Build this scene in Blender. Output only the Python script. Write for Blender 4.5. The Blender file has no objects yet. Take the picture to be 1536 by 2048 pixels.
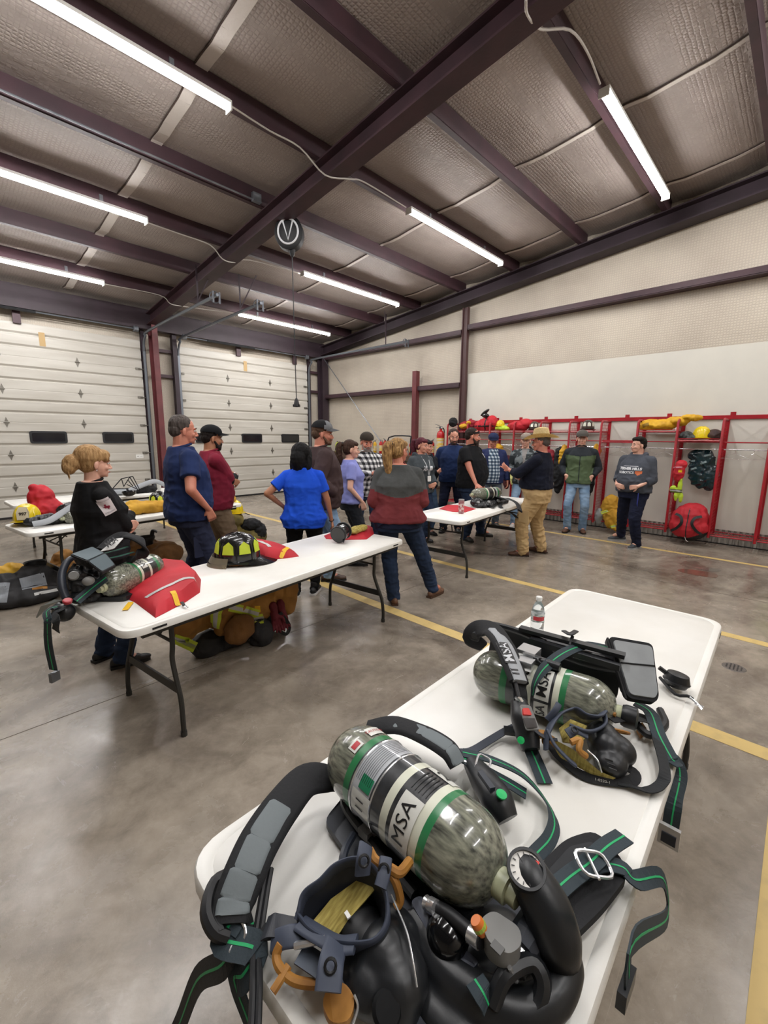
import bpy, bmesh, math, random
import numpy as np
from mathutils import Vector, Matrix, noise
from mathutils.bvhtree import BVHTree
random.seed(11)
V = Vector
SC = bpy.context.scene
COL = SC.collection

# ---------------------------------------------------------------- camera, world, exposure
def _cam():
    h = 1.68; th = math.radians(9.86); az = math.radians(46.04); ro = math.radians(.518)
    F = V((math.sin(az)*math.cos(th), math.cos(az)*math.cos(th), -math.sin(th)))
    R0 = V((math.cos(az), -math.sin(az), 0)); U0 = R0.cross(F)
    R = R0*math.cos(ro)+U0*math.sin(ro); U = R.cross(F)
    cd = bpy.data.cameras.new('camera'); c = bpy.data.objects.new('camera', cd); COL.objects.link(c)
    cd.sensor_fit = 'HORIZONTAL'; cd.sensor_width = 36; cd.lens = 866.7/1536*36; cd.clip_start = .02; cd.clip_end = 100
    c.matrix_world = Matrix(((R.x, U.x, -F.x, 0), (R.y, U.y, -F.y, 0), (R.z, U.z, -F.z, h), (0, 0, 0, 1)))
    SC.camera = c
_cam()
SC.view_settings.view_transform = 'Standard'; SC.view_settings.look = 'None'
SC.view_settings.exposure = 0.38; SC.view_settings.gamma = 1; SC.view_settings.use_curve_mapping = False
w = bpy.data.worlds.new('world'); SC.world = w; w.use_nodes = True
w.node_tree.nodes['Background'].inputs[0].default_value = (.75, .8, .9, 1)
w.node_tree.nodes['Background'].inputs[1].default_value = .25
TUBE = 66.0          # emission strength of the LED wrap fixtures

XW, YW = 8.85, 11.3   # planes of the locker wall and of the bay-door wall
TT = .737             # height of the folding tables
def roofz(y, off=0): return 4.357+.102*(8.44-y)+off

# ---------------------------------------------------------------- materials
def lin(h):
    h = h.lstrip('#'); out = []
    if len(h) == 3: h = ''.join(c*2 for c in h)
    for i in (0, 2, 4):
        c = int(h[i:i+2], 16)/255; out.append(c/12.92 if c <= .04045 else ((c+.055)/1.055)**2.4)
    return (*out, 1)
MATS = {}
def mat(name, col, rough=.6, metal=0, col2=None, nscale=6, stretch=(1, 1, 1), lo=.35, hi=.65, bump=None, bstretch=(1, 1, 1), coat=0, emit=0, alpha=None, trans=0, spec=.5, detail=5, sheen=0):
    if name in MATS: return MATS[name]
    m = bpy.data.materials.new(name); m.use_nodes = True; MATS[name] = m
    nt = m.node_tree; N = nt.nodes; L = nt.links; b = N['Principled BSDF']
    b.inputs['Base Color'].default_value = lin(col); b.inputs['Roughness'].default_value = rough
    b.inputs['Metallic'].default_value = metal; b.inputs['Specular IOR Level'].default_value = spec
    if coat: b.inputs['Coat Weight'].default_value = coat; b.inputs['Coat Roughness'].default_value = .06
    if sheen: b.inputs['Sheen Weight'].default_value = sheen
    if trans: b.inputs['Transmission Weight'].default_value = trans
    if alpha is not None: b.inputs['Alpha'].default_value = alpha
    if emit: b.inputs['Emission Color'].default_value = lin(col); b.inputs['Emission Strength'].default_value = emit
    tc = N.new('ShaderNodeTexCoord')
    def noi(scale, st, det):
        mp = N.new('ShaderNodeMapping'); mp.inputs['Scale'].default_value = st; L.new(tc.outputs['Object'], mp.inputs[0])
        n = N.new('ShaderNodeTexNoise'); n.inputs['Scale'].default_value = scale; n.inputs['Detail'].default_value = det
        L.new(mp.outputs[0], n.inputs['Vector']); return n.outputs['Fac']
    if col2:
        f = noi(nscale, stretch, detail); r = N.new('ShaderNodeValToRGB')
        r.color_ramp.elements[0].position = lo; r.color_ramp.elements[1].position = hi
        r.color_ramp.elements[0].color = lin(col); r.color_ramp.elements[1].color = lin(col2)
        L.new(f, r.inputs[0]); L.new(r.outputs[0], b.inputs['Base Color'])
    if bump:
        f = noi(bump[0], bstretch, 4); bp = N.new('ShaderNodeBump'); bp.inputs['Strength'].default_value = bump[1]
        bp.inputs['Distance'].default_value = bump[2] if len(bump) > 2 else .01
        L.new(f, bp.inputs['Height']); L.new(bp.outputs[0], b.inputs['Normal'])
    return m

def plaid_mat(name, base, dark, light, size=.05, line=None):
    if name in MATS: return MATS[name]
    m = bpy.data.materials.new(name); m.use_nodes = True; MATS[name] = m
    nt = m.node_tree; N = nt.nodes; L = nt.links; b = N['Principled BSDF']; b.inputs['Roughness'].default_value = .9
    tc = N.new('ShaderNodeTexCoord'); sx = N.new('ShaderNodeSeparateXYZ'); L.new(tc.outputs['Object'], sx.inputs[0])
    def stripe(sock, thr):
        a = N.new('ShaderNodeMath'); a.operation = 'MULTIPLY'; a.inputs[1].default_value = 2*math.pi/size; L.new(sock, a.inputs[0])
        s = N.new('ShaderNodeMath'); s.operation = 'SINE'; L.new(a.outputs[0], s.inputs[0])
        g = N.new('ShaderNodeMath'); g.operation = 'GREATER_THAN'; g.inputs[1].default_value = thr; L.new(s.outputs[0], g.inputs[0]); return g.outputs[0]
    ad = N.new('ShaderNodeMath'); ad.operation = 'ADD'; L.new(sx.outputs[0], ad.inputs[0]); L.new(sx.outputs[1], ad.inputs[1])
    h = stripe(ad.outputs[0], 0); v = stripe(sx.outputs[2], 0)
    s = N.new('ShaderNodeMath'); s.operation = 'ADD'; L.new(h, s.inputs[0]); L.new(v, s.inputs[1])
    d = N.new('ShaderNodeMath'); d.operation = 'DIVIDE'; d.inputs[1].default_value = 2; L.new(s.outputs[0], d.inputs[0])
    r = N.new('ShaderNodeValToRGB'); r.color_ramp.interpolation = 'CONSTANT'
    r.color_ramp.elements[0].color = lin(dark); r.color_ramp.elements[1].position = .75; r.color_ramp.elements[1].color = lin(light)
    e = r.color_ramp.elements.new(.25); e.color = lin(base)
    L.new(d.outputs[0], r.inputs[0]); L.new(r.outputs[0], b.inputs['Base Color']); return m

# ---------------------------------------------------------------- object plumbing
def tag(o, label=None, cat=None, group=None, kind=None):
    if label: o['label'] = label
    if cat: o['category'] = cat
    if group: o['group'] = group
    if kind: o['kind'] = kind
    return o
def thing(name, label, cat, loc=(0, 0, 0), rz=0, group=None, scale=1):
    o = bpy.data.objects.new(name, None); COL.objects.link(o); o.empty_display_size = .1
    o.location = loc; o.rotation_euler = (0, 0, rz); o.scale = (scale,)*3
    return tag(o, label, cat, group)
def link_mesh(name, me, m, parent=None, smooth=False):
    o = bpy.data.objects.new(name, me); COL.objects.link(o)
    ms = m if isinstance(m, (list, tuple)) else [m]
    while len(me.materials) > len(ms): me.materials.pop()
    for i, x in enumerate(ms):
        if i < len(me.materials): me.materials[i] = x
        else: me.materials.append(x)
    if smooth: me.shade_smooth()
    if parent: o.parent = parent
    return o
def obj(name, bm, m, parent=None, smooth=False, bevel=0, bseg=2, auto=True):
    if bevel:
        bmesh.ops.bevel(bm, geom=[e for e in bm.edges if len(e.link_faces) == 2 and e.calc_face_angle(0) > .6], offset=bevel, segments=bseg, affect='EDGES', profile=.6)
    bmesh.ops.recalc_face_normals(bm, faces=bm.faces)
    me = bpy.data.meshes.new(name); bm.to_mesh(me); bm.free()
    o = link_mesh(name, me, m, parent)
    if smooth:
        me.shade_smooth()
        if auto:
            me.set_sharp_from_angle(angle=math.radians(42))
    return o
def place(o, world, local=False):
    return o
TMP = bpy.data.scenes.new('workbench')   # scratch scene for evaluating modifiers; removed at the end
def tmp_dg():
    with bpy.context.temp_override(scene=TMP, view_layer=TMP.view_layers[0]): return bpy.context.evaluated_depsgraph_get()
def B(): return bmesh.new()
def copy_tree(o, parent=None):
    c = o.copy(); COL.objects.link(c)
    if parent: c.parent = parent; c.matrix_parent_inverse = o.matrix_parent_inverse
    for ch in list(o.children): copy_tree(ch, c)
    return c

# ---------------------------------------------------------------- shape helpers
def basis(d, up=(0, 0, 1)):
    d = V(d).normalized(); up = V(up)
    s = d.cross(up)
    if s.length < 1e-4: s = d.cross(V((0, 1, 0)))
    s.normalize(); u = s.cross(d).normalized(); return s, u
def add_box(bm, c, s, rot=None, mi=0):
    c = V(c); hx, hy, hz = s[0]/2, s[1]/2, s[2]/2
    vs = []
    for x in (-hx, hx):
        for y in (-hy, hy):
            for z in (-hz, hz):
                p = V((x, y, z))
                if rot is not None: p = rot @ p
                vs.append(bm.verts.new(c+p))
    for f in ((0, 1, 3, 2), (4, 6, 7, 5), (0, 4, 5, 1), (2, 3, 7, 6), (0, 2, 6, 4), (1, 5, 7, 3)):
        fc = bm.faces.new([vs[i] for i in f]); fc.material_index = mi
def add_bar(bm, a, b, w, h, up=(0, 0, 1), mi=0):
    a, b = V(a), V(b); s, u = basis(b-a, up); ring = []
    for p in (a, b):
        ring.append([bm.verts.new(p+s*x*w/2+u*y*h/2) for x, y in ((-1, -1), (1, -1), (1, 1), (-1, 1))])
    for i in range(4):
        j = (i+1) % 4; bm.faces.new((ring[0][i], ring[0][j], ring[1][j], ring[1][i])).material_index = mi
    bm.faces.new(ring[0][::-1]).material_index = mi; bm.faces.new(ring[1]).material_index = mi
def catmull(pts, n=6):
    pts = [V(p) for p in pts]
    if len(pts) < 3 or n < 2: return pts
    out = []; P = [pts[0]*2-pts[1]]+pts+[pts[-1]*2-pts[-2]]
    for i in range(1, len(P)-2):
        for k in range(n):
            t = k/n; a, b, c, d = P[i-1:i+3]
            out.append(.5*((2*b)+(c-a)*t+(2*a-5*b+4*c-d)*t*t+(3*b-a-3*c+d)*t*t*t))
    out.append(pts[-1]); return out
def lerp_list(vals, m):
    n = len(vals); out = []
    for i in range(m):
        f = i/(m-1)*(n-1) if m > 1 else 0; k = min(int(f), n-2) if n > 1 else 0; t = f-k
        out.append(vals[k]*(1-t)+vals[min(k+1, n-1)]*t)
    return out
def add_tube(bm, pts, r, seg=8, smooth=0, caps=True, mi=0, ell=None, up=(0, 0, 1)):
    pts = catmull(pts, smooth) if smooth else [V(p) for p in pts]
    rs = lerp_list(r, len(pts)) if isinstance(r, (list, tuple)) else [r]*len(pts)
    rings = []; prev = None
    for i, p in enumerate(pts):
        d = (pts[min(i+1, len(pts)-1)]-pts[max(i-1, 0)])
        if d.length < 1e-7: d = V((0, 0, 1))
        if prev is None: s, u = basis(d, up)
        else:
            d.normalize(); s = prev-d*prev.dot(d)
            s = s.normalized() if s.length > 1e-5 else basis(d)[0]; u = s.cross(d)
        prev = s; e = ell or 1
        rings.append([bm.verts.new(p+(s*math.cos(a)*e+u*math.sin(a))*rs[i]) for a in [2*math.pi*k/seg for k in range(seg)]])
    for i in range(len(rings)-1):
        for k in range(seg):
            j = (k+1) % seg; bm.faces.new((rings[i][k], rings[i][j], rings[i+1][j], rings[i+1][k])).material_index = mi
    if caps:
        bm.faces.new(rings[0][::-1]).material_index = mi; bm.faces.new(rings[-1]).material_index = mi
def add_ring(bm, c, R, r, nrm=(0, 0, 1), seg=24, ts=6, sx=1, sy=1, up=(0, 0, 1)):
    s, u = basis(nrm, up); c = V(c)
    pts = [c+s*R*sx*math.cos(2*math.pi*k/seg)+u*R*sy*math.sin(2*math.pi*k/seg) for k in range(seg)]
    rings = []
    for i, p in enumerate(pts):
        d = (pts[(i+1) % seg]-pts[i-1]).normalized(); n = V(nrm).normalized(); q = d.cross(n)
        rings.append([bm.verts.new(p+(q*math.cos(a)+n*math.sin(a))*r) for a in [2*math.pi*k/ts for k in range(ts)]])
    for i in range(seg):
        for k in range(ts):
            bm.faces.new((rings[i][k], rings[i][(k+1) % ts], rings[(i+1) % seg][(k+1) % ts], rings[(i+1) % seg][k]))
def add_loop(bm, pts, r, ts=6):
    pts = [V(p) for p in pts]; n = len(pts); c = sum(pts, V())/n; nn = V()
    for i in range(n): nn += (pts[i]-c).cross(pts[(i+1) % n]-c)
    nn.normalize(); rings = []
    for i, p in enumerate(pts):
        d = (pts[(i+1) % n]-pts[i-1]).normalized(); q = d.cross(nn)
        rings.append([bm.verts.new(p+(q*math.cos(a)+nn*math.sin(a))*r) for a in [2*math.pi*k/ts for k in range(ts)]])
    for i in range(n):
        for k in range(ts):
            bm.faces.new((rings[i][k], rings[i][(k+1) % ts], rings[(i+1) % n][(k+1) % ts], rings[(i+1) % n][k]))
def rect_loop(bm, c, w, h, nrm, r, up=(0, 0, 1), rad=.006):
    s, u = basis(nrm, up); c = V(c)
    add_loop(bm, rounded([c-s*w/2-u*h/2, c+s*w/2-u*h/2, c+s*w/2+u*h/2, c-s*w/2+u*h/2], rad, 3), r)
def add_lathe(bm, prof, origin=(0, 0, 0), axis=(0, 0, 1), seg=24, mis=None, arc=None, up=(0, 0, 1), sx=1, sy=1):
    """prof: (radius, distance along axis)"""
    d = V(axis).normalized(); s, u = basis(d, up); o = V(origin); rings = []
    for r, t in prof:
        rings.append([bm.verts.new(o+d*t+(s*math.cos(a)*sx+u*math.sin(a)*sy)*max(r, 1e-5)) for a in [2*math.pi*k/seg for k in range(seg)]])
    for i in range(len(rings)-1):
        for k in range(seg):
            j = (k+1) % seg; f = bm.faces.new((rings[i][k], rings[i][j], rings[i+1][j], rings[i+1][k]))
            if mis: f.material_index = mis[i]
    if prof[0][0] > 1e-4: bm.faces.new(rings[0][::-1])
    if prof[-1][0] > 1e-4:
        f = bm.faces.new(rings[-1])
        if mis: f.material_index = mis[-1]
def add_ribbon(bm, pts, wid, th, side=None, nrm=None, smooth=6, rnd=0, mi=0):
    """flat strap along pts; side = vector list or vector across the strap"""
    P = catmull(pts, smooth); n = len(P)
    W = lerp_list(wid, n) if isinstance(wid, (list, tuple)) else [wid]*n
    if nrm is not None:
        NN = nrm if isinstance(nrm, list) else [nrm]
        NN = [V(a) for a in NN]
        NR = []
        for i in range(n):
            f = i/(n-1)*(len(NN)-1) if len(NN) > 1 else 0; k = int(min(f, len(NN)-2)) if len(NN) > 1 else 0
            NR.append((NN[k].lerp(NN[min(k+1, len(NN)-1)], f-k)).normalized())
    rings = []
    for i, p in enumerate(P):
        d = (P[min(i+1, n-1)]-P[max(i-1, 0)]).normalized()
        if nrm is not None: s = d.cross(NR[i])
        else: s = V(side)-d*V(side).dot(d)
        if s.length < 1e-4: s = basis(d)[0]
        s.normalize(); u = s.cross(d)
        h = W[i]/2; t = th/2
        if rnd:
            sec = [(-h, 0), (-h*.93, t*.6), (-h*.75, t), (0, t*1.15), (h*.75, t), (h*.93, t*.6), (h, 0), (h*.93, -t*.6), (h*.75, -t), (-h*.75, -t), (-h*.93, -t*.6)]
        else: sec = [(-h, -t), (-h, t), (h, t), (h, -t)]
        rings.append([bm.verts.new(p+s*a+u*b) for a, b in sec])
    m = len(rings[0])
    for i in range(n-1):
        for k in range(m):
            j = (k+1) % m; bm.faces.new((rings[i][k], rings[i][j], rings[i+1][j], rings[i+1][k])).material_index = mi
    bm.faces.new(rings[0][::-1]).material_index = mi; bm.faces.new(rings[-1]).material_index = mi
def add_slab(bm, pts, th, nrm=None, mi=0):
    """extrude polygon pts by th along its normal (or nrm)"""
    P = [V(p) for p in pts]; n = len(P); c = sum(P, V())/n
    if nrm is None:
        N_ = V()
        for i in range(n): N_ += (P[i]-c).cross(P[(i+1) % n]-c)
        nrm = N_.normalized()
        if nrm.z < 0: nrm = -nrm
    nrm = V(nrm)
    a = [bm.verts.new(p) for p in P]; b = [bm.verts.new(p+nrm*th) for p in P]
    for i in range(n):
        j = (i+1) % n; bm.faces.new((a[i], a[j], b[j], b[i])).material_index = mi
    bm.faces.new(a[::-1]).material_index = mi; bm.faces.new(b).material_index = mi
def rounded(pts, r, n=4):
    """round polygon corners (3-D points)"""
    P = [V(p) for p in pts]; out = []; m = len(P)
    for i in range(m):
        p, a, b = P[i], P[i-1], P[(i+1) % m]
        da, db = (a-p), (b-p); k = min(r, da.length*.45, db.length*.45)
        s, e = p+da.normalized()*k, p+db.normalized()*k
        for j in range(n+1):
            t = j/n; out.append(s*(1-t)**2+p*2*t*(1-t)+e*t*t)
    return out
def add_ell(bm, c, r, rot=None, u=14, v=9):
    c = V(c); r = V(r) if not isinstance(r, (int, float)) else V((r, r, r))
    mx = Matrix.Translation(c) @ ((rot.to_4x4()) if rot is not None else Matrix()) @ Matrix.Diagonal((r.x, r.y, r.z, 1))
    bmesh.ops.create_uvsphere(bm, u_segments=u, v_segments=v, radius=1, matrix=mx)
def add_cap(bm, a, b, ra, rb, seg=14, flat=False, sx=1, up=(0, 0, 1)):
    """tapered capsule"""
    a, b = V(a), V(b); d = b-a; L_ = d.length
    if L_ < 1e-6: return add_ell(bm, a, ra)
    d.normalize()
    if flat: prof = [(ra, 0), (rb, L_)]; add_lathe(bm, prof, a, d, seg, sx=sx, up=up); return
    prof = [(ra*math.cos(t), -ra*math.sin(t)) for t in (1.35, .9, .45)]+[(ra, 0), (rb, L_)]+[(rb*math.cos(t), L_+rb*math.sin(t)) for t in (.45, .9, 1.35)]
    add_lathe(bm, prof, a, d, seg, sx=sx, up=up)
def add_stack(bm, secs, seg=20):
    """secs: (cx, cy, z, rx, ry) stacked superellipses"""
    rings = []
    for cx, cy, z, rx, ry in secs:
        ring = []
        for k in range(seg):
            a = 2*math.pi*k/seg; ca, sa = math.cos(a), math.sin(a)
            ring.append(bm.verts.new((cx+rx*math.copysign(abs(ca)**.85, ca), cy+ry*math.copysign(abs(sa)**.85, sa), z)))
        rings.append(ring)
    for i in range(len(rings)-1):
        for k in range(seg):
            j = (k+1) % seg; bm.faces.new((rings[i][k], rings[i][j], rings[i+1][j], rings[i+1][k]))
    bm.faces.new(rings[0][::-1]); bm.faces.new(rings[-1])
def wrinkle(me, amp, freq=9, st=(1, 1, 1), seed=0, fn=None):
    sd = V((seed*3.1, seed*1.7, seed*.9)); n = len(me.vertices)
    co = np.empty(n*3, 'f'); me.vertices.foreach_get('co', co); no = np.empty(n*3, 'f'); me.vertex_normals.foreach_get('vector', no)
    co = co.reshape(-1, 3); no = no.reshape(-1, 3); q = co*np.array(st)*freq+np.array(sd); nz = noise.noise; a = np.empty(n, 'f')
    for i, (x, y, z) in enumerate(q.tolist()): a[i] = 1-abs(nz((x, y, z))+.5*nz((x*2.1, y*2.1, z*2.1)))*2.2
    if fn: a *= np.array([fn(V(p)) for p in co.tolist()], 'f')
    co += no*(a*amp)[:, None]; me.vertices.foreach_set('co', co.ravel()); me.update()
def organic(name, bm, vox, m, parent=None, smooth=3, amp=0, freq=9, st=(1, 1, 1), seed=0, fn=None):
    """melt overlapping closed shapes into one continuous smooth surface"""
    me = bpy.data.meshes.new(name); bmesh.ops.recalc_face_normals(bm, faces=bm.faces); bm.to_mesh(me); bm.free()
    o = bpy.data.objects.new(name, me); TMP.collection.objects.link(o)
    r = o.modifiers.new('r', 'REMESH'); r.mode = 'VOXEL'; r.voxel_size = vox
    if smooth:
        s = o.modifiers.new('s', 'SMOOTH'); s.factor = .5; s.iterations = smooth
    dg = tmp_dg()
    m2 = bpy.data.meshes.new_from_object(o.evaluated_get(dg)); o.modifiers.clear()
    TMP.collection.objects.unlink(o); COL.objects.link(o)
    o.data = m2; bpy.data.meshes.remove(me); m2.name = name
    m2.materials.clear()
    for x in (m if isinstance(m, (list, tuple)) else [m]): m2.materials.append(x)
    if amp: wrinkle(m2, amp, freq, st, seed, fn)
    m2.shade_smooth()
    if parent: o.parent = parent
    return o
FONT = {}
def text_mesh(body, size=1, depth=0, align='CENTER', bold=0, cut=None):
    cu = bpy.data.curves.new('txt', 'FONT'); cu.body = body; cu.size = size; cu.extrude = depth; cu.offset = bold
    cu.align_x = align; cu.align_y = 'CENTER'; cu.resolution_u = 3
    o = bpy.data.objects.new('txt', cu); TMP.collection.objects.link(o)
    dg = tmp_dg(); me = bpy.data.meshes.new_from_object(o.evaluated_get(dg))
    bpy.data.objects.remove(o); bpy.data.curves.remove(cu)
    if cut:
        bm = B(); bm.from_mesh(me)
        xs = [v.co.x for v in bm.verts]; x = min(xs)+cut
        while x < max(xs):
            bmesh.ops.bisect_plane(bm, geom=bm.verts[:]+bm.edges[:]+bm.faces[:], plane_co=(x, 0, 0), plane_no=(1, 0, 0)); x += cut
        ys = [v.co.y for v in bm.verts]; y = min(ys)+cut
        while y < max(ys):
            bmesh.ops.bisect_plane(bm, geom=bm.verts[:]+bm.edges[:]+bm.faces[:], plane_co=(0, y, 0), plane_no=(0, 1, 0)); y += cut
        bm.to_mesh(me); bm.free()
    return me
def flat_text(name, body, size, c, right, up, m, parent=None, bold=0, depth=0):
    me = text_mesh(body, size, depth, bold=bold); r = V(right).normalized(); u = V(up).normalized(); n = r.cross(u)
    c = V(c)
    for v in me.vertices: v.co = c+r*v.co.x+u*v.co.y+n*v.co.z
    return link_mesh(name, me, m, parent)
def project_mesh(me, target, c, right, up, off=.002, reach=.4):
    """wrap a flat mesh (x right, y up) onto a target mesh object, in the target's local frame"""
    t = BVHTree.FromPolygons([v.co for v in target.data.vertices], [p.vertices for p in target.data.polygons])
    r = V(right).normalized(); u = V(up).normalized(); n = r.cross(u); c = V(c)
    for v in me.vertices:
        s = c+r*v.co.x+u*v.co.y+n*reach
        hit = t.ray_cast(s, -n)
        v.co = (hit[0]+n*off) if hit[0] else (s-n*reach)
def wrap_text(name, body, size, target, c, right, up, m, parent, bold=0, off=.002, reach=.4, cut=.03):
    me = text_mesh(body, size, 0, bold=bold, cut=cut); project_mesh(me, target, c, right, up, off, reach)
    return link_mesh(name, me, m, parent)
def wrap_rect(name, w, h, target, c, right, up, m, parent, n=8, off=.001, reach=.4, poly=None):
    bm = B(); bmesh.ops.create_grid(bm, x_segments=n, y_segments=n, size=.5)
    for v in bm.verts: v.co.x *= w; v.co.y *= h
    if poly:
        for f in [f for f in bm.faces if not poly(f.calc_center_median().x/w*2, f.calc_center_median().y/h*2)]: bm.faces.remove(f)
    me = bpy.data.meshes.new(name); bm.to_mesh(me); bm.free(); project_mesh(me, target, c, right, up, off, reach)
    return link_mesh(name, me, m, parent)


# ================================================================ materials used by the room
M_maroon = mat('maroon_steel', '#38262c', .55, col2='#452d34', nscale=3, bump=(40, .1))
M_darkmaroon = mat('dark_maroon_steel', '#2b1f25', .6, col2='#352730', nscale=3)
M_redsteel = mat('primer_red_steel', '#6a2f32', .5, col2='#592629', nscale=4)
M_redpaint = mat('locker_red', '#a81c28', .35, col2='#8e1420', nscale=5)
M_galv = mat('galvanised', '#8d9298', .4, .7, col2='#74787e', nscale=9)
M_white = mat('white_enamel', '#e6e6e2', .4)
M_black = mat('black_rubber', '#141518', .5)
M_wire = mat('white_cable', '#c9c4bd', .5)
M_line = mat('yellow_floor_paint', '#d2b673', .45, col2='#b8a06a', nscale=14, lo=.5, hi=.85)

def insulation(name, c1, c2, hexs, strength, quilt=True):
    m = bpy.data.materials.new(name); m.use_nodes = True
    nt = m.node_tree; N = nt.nodes; L = nt.links; b = N['Principled BSDF']
    b.inputs['Roughness'].default_value = .5; b.inputs['Specular IOR Level'].default_value = .35
    tc = N.new('ShaderNodeTexCoord')
    n1 = N.new('ShaderNodeTexNoise'); n1.inputs['Scale'].default_value = .9; n1.inputs['Detail'].default_value = 6; L.new(tc.outputs['Object'], n1.inputs[0])
    r = N.new('ShaderNodeValToRGB'); r.color_ramp.elements[0].position = .35; r.color_ramp.elements[1].position = .7
    r.color_ramp.elements[0].color = lin(c1); r.color_ramp.elements[1].color = lin(c2); L.new(n1.outputs[0], r.inputs[0])
    vo = N.new('ShaderNodeTexVoronoi'); vo.feature = 'DISTANCE_TO_EDGE'; vo.inputs['Scale'].default_value = hexs; vo.inputs['Randomness'].default_value = .25
    L.new(tc.outputs['Object'], vo.inputs['Vector'])
    cl = N.new('ShaderNodeMath'); cl.operation = 'MULTIPLY'; cl.inputs[1].default_value = 3; cl.use_clamp = True; L.new(vo.outputs['Distance'], cl.inputs[0])
    mx = N.new('ShaderNodeMix'); mx.data_type = 'RGBA'; mx.blend_type = 'MULTIPLY'; mx.inputs[0].default_value = .16
    L.new(r.outputs[0], mx.inputs[6]); L.new(cl.outputs[0], mx.inputs[7]); L.new(mx.outputs[2], b.inputs['Base Color'])
    n2 = N.new('ShaderNodeTexNoise'); n2.inputs['Scale'].default_value = 5; L.new(tc.outputs['Object'], n2.inputs[0])
    ad = N.new('ShaderNodeMath'); ad.operation = 'MULTIPLY_ADD'; ad.inputs[1].default_value = 2.5; L.new(n2.outputs[0], ad.inputs[0]); L.new(cl.outputs[0], ad.inputs[2])
    bp = N.new('ShaderNodeBump'); bp.inputs['Strength'].default_value = strength; bp.inputs['Distance'].default_value = .02
    L.new(ad.outputs[0], bp.inputs['Height']); L.new(bp.outputs[0], b.inputs['Normal'])
    return m
M_roofins = insulation('roof_insulation', '#a0958f', '#b4a9a2', 24, .3)
M_wallins = insulation('wall_insulation', '#bdb2a3', '#d0c6b6', 26, .22)

def concrete():
    m = bpy.data.materials.new('sealed_concrete'); m.use_nodes = True
    nt = m.node_tree; N = nt.nodes; L = nt.links; b = N['Principled BSDF']
    tc = N.new('ShaderNodeTexCoord')
    def noi(scale, det=6, rough=.6, dist=0, st=(1, 1, 1), off=0):
        mp = N.new('ShaderNodeMapping'); mp.inputs['Scale'].default_value = st; mp.inputs['Location'].default_value = (off, off*.7, 0)
        mp.inputs['Rotation'].default_value = (0, 0, .5); L.new(tc.outputs['Object'], mp.inputs[0])
        n = N.new('ShaderNodeTexNoise'); n.inputs['Scale'].default_value = scale; n.inputs['Detail'].default_value = det
        n.inputs['Roughness'].default_value = rough; n.inputs['Distortion'].default_value = dist; L.new(mp.outputs[0], n.inputs['Vector']); return n.outputs[0]
    def ramp(f, els):
        r = N.new('ShaderNodeValToRGB'); e = r.color_ramp.elements
        e[0].position = els[0][0]; e[0].color = els[0][1]; e[1].position = els[-1][0]; e[1].color = els[-1][1]
        for p, c in els[1:-1]: q = e.new(p); q.color = c
        L.new(f, r.inputs[0]); return r.outputs[0]
    def mix(f, a, c, mode='MIX'):
        x = N.new('ShaderNodeMix'); x.data_type = 'RGBA'; x.blend_type = mode
        if isinstance(f, float): x.inputs[0].default_value = f
        else: L.new(f, x.inputs[0])
        L.new(a, x.inputs[6]); L.new(c, x.inputs[7]); return x.outputs[2]
    base = ramp(noi(.9, 8, .65, .6), [(.3, lin('#5c544b')), (.5, lin('#8d8375')), (.72, lin('#b0a596'))])
    fine = ramp(noi(7, 8, .7, .3, off=3), [(.3, lin('#746a5f')), (.7, lin('#b9aea0'))])
    c = mix(.45, base, fine)
    stain = ramp(noi(.55, 7, .62, 1.2, off=9), [(.47, (0, 0, 0, 1)), (.66, (.9, .9, .9, 1))])
    dark = ramp(noi(12, 6, .7, off=5), [(.3, lin('#3f372f')), (.7, lin('#665b50'))])
    c = mix(stain, c, dark)
    sc = ramp(noi(5, 7, .85, 2.4, st=(.22, 2.2, 1), off=2), [(.60, (0, 0, 0, 1)), (.70, (.6, .6, .6, 1))])
    lite = ramp(noi(2, 2), [(.3, lin('#aea69a')), (.7, lin('#c0b8ac'))])
    c = mix(sc, c, lite)
    L.new(c, b.inputs['Base Color'])
    rr = ramp(noi(1.3, 7, .7, 1, off=4), [(.35, (.13, .13, .13, 1)), (.7, (.38, .38, .38, 1))])
    L.new(rr, b.inputs['Roughness']); b.inputs['Specular IOR Level'].default_value = .5
    bp = N.new('ShaderNodeBump'); bp.inputs['Strength'].default_value = .12; bp.inputs['Distance'].default_value = .01
    L.new(noi(9, 8, .7), bp.inputs['Height']); L.new(bp.outputs[0], b.inputs['Normal'])
    return m

# ================================================================ room shell
XL, YB = -6.5, -5.0
def struct(name, bm, m, **k): return tag(obj(name, bm, m, **k), kind='structure')
bm = B(); add_box(bm, ((XL+XW)/2, (YB+YW)/2, -.05), (XW-XL+.6, YW-YB+.6, .1)); struct('floor', bm, concrete())
# roof: insulated sheets, one surface following the slope with sag between purlins
PUR = [-4.35, -3.07, -1.78, -.5, .8, 2.07, 3.36, 4.68, 5.95, 7.25, 8.51, 9.8]
bm = B(); ny = 100; nx = 60; g = []
for j in range(ny+1):
    y = YB-.2+(YW+.2-YB+.2)*j/ny; row = []
    d = min(abs(y-p) for p in PUR+[11.1]); sag = -.05*min(1, d/.3)
    for i in range(nx+1):
        x = XL-.2+(XW+.4-XL)*i/nx
        row.append(bm.verts.new((x, y, roofz(y, .47)+sag+.012*noise.noise((x*2, y*2, 0)))))
    g.append(row)
for j in range(ny):
    for i in range(nx): bm.faces.new((g[j][i], g[j+1][i], g[j+1][i+1], g[j][i+1]))
ceil = struct('ceiling', bm, M_roofins, smooth=True)
bm = B(); add_box(bm, ((XL+XW)/2, (YB+YW)/2, 7.2), (XW-XL+1, YW-YB+1, .1)); struct('ceiling_deck', bm, M_galv)
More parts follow.
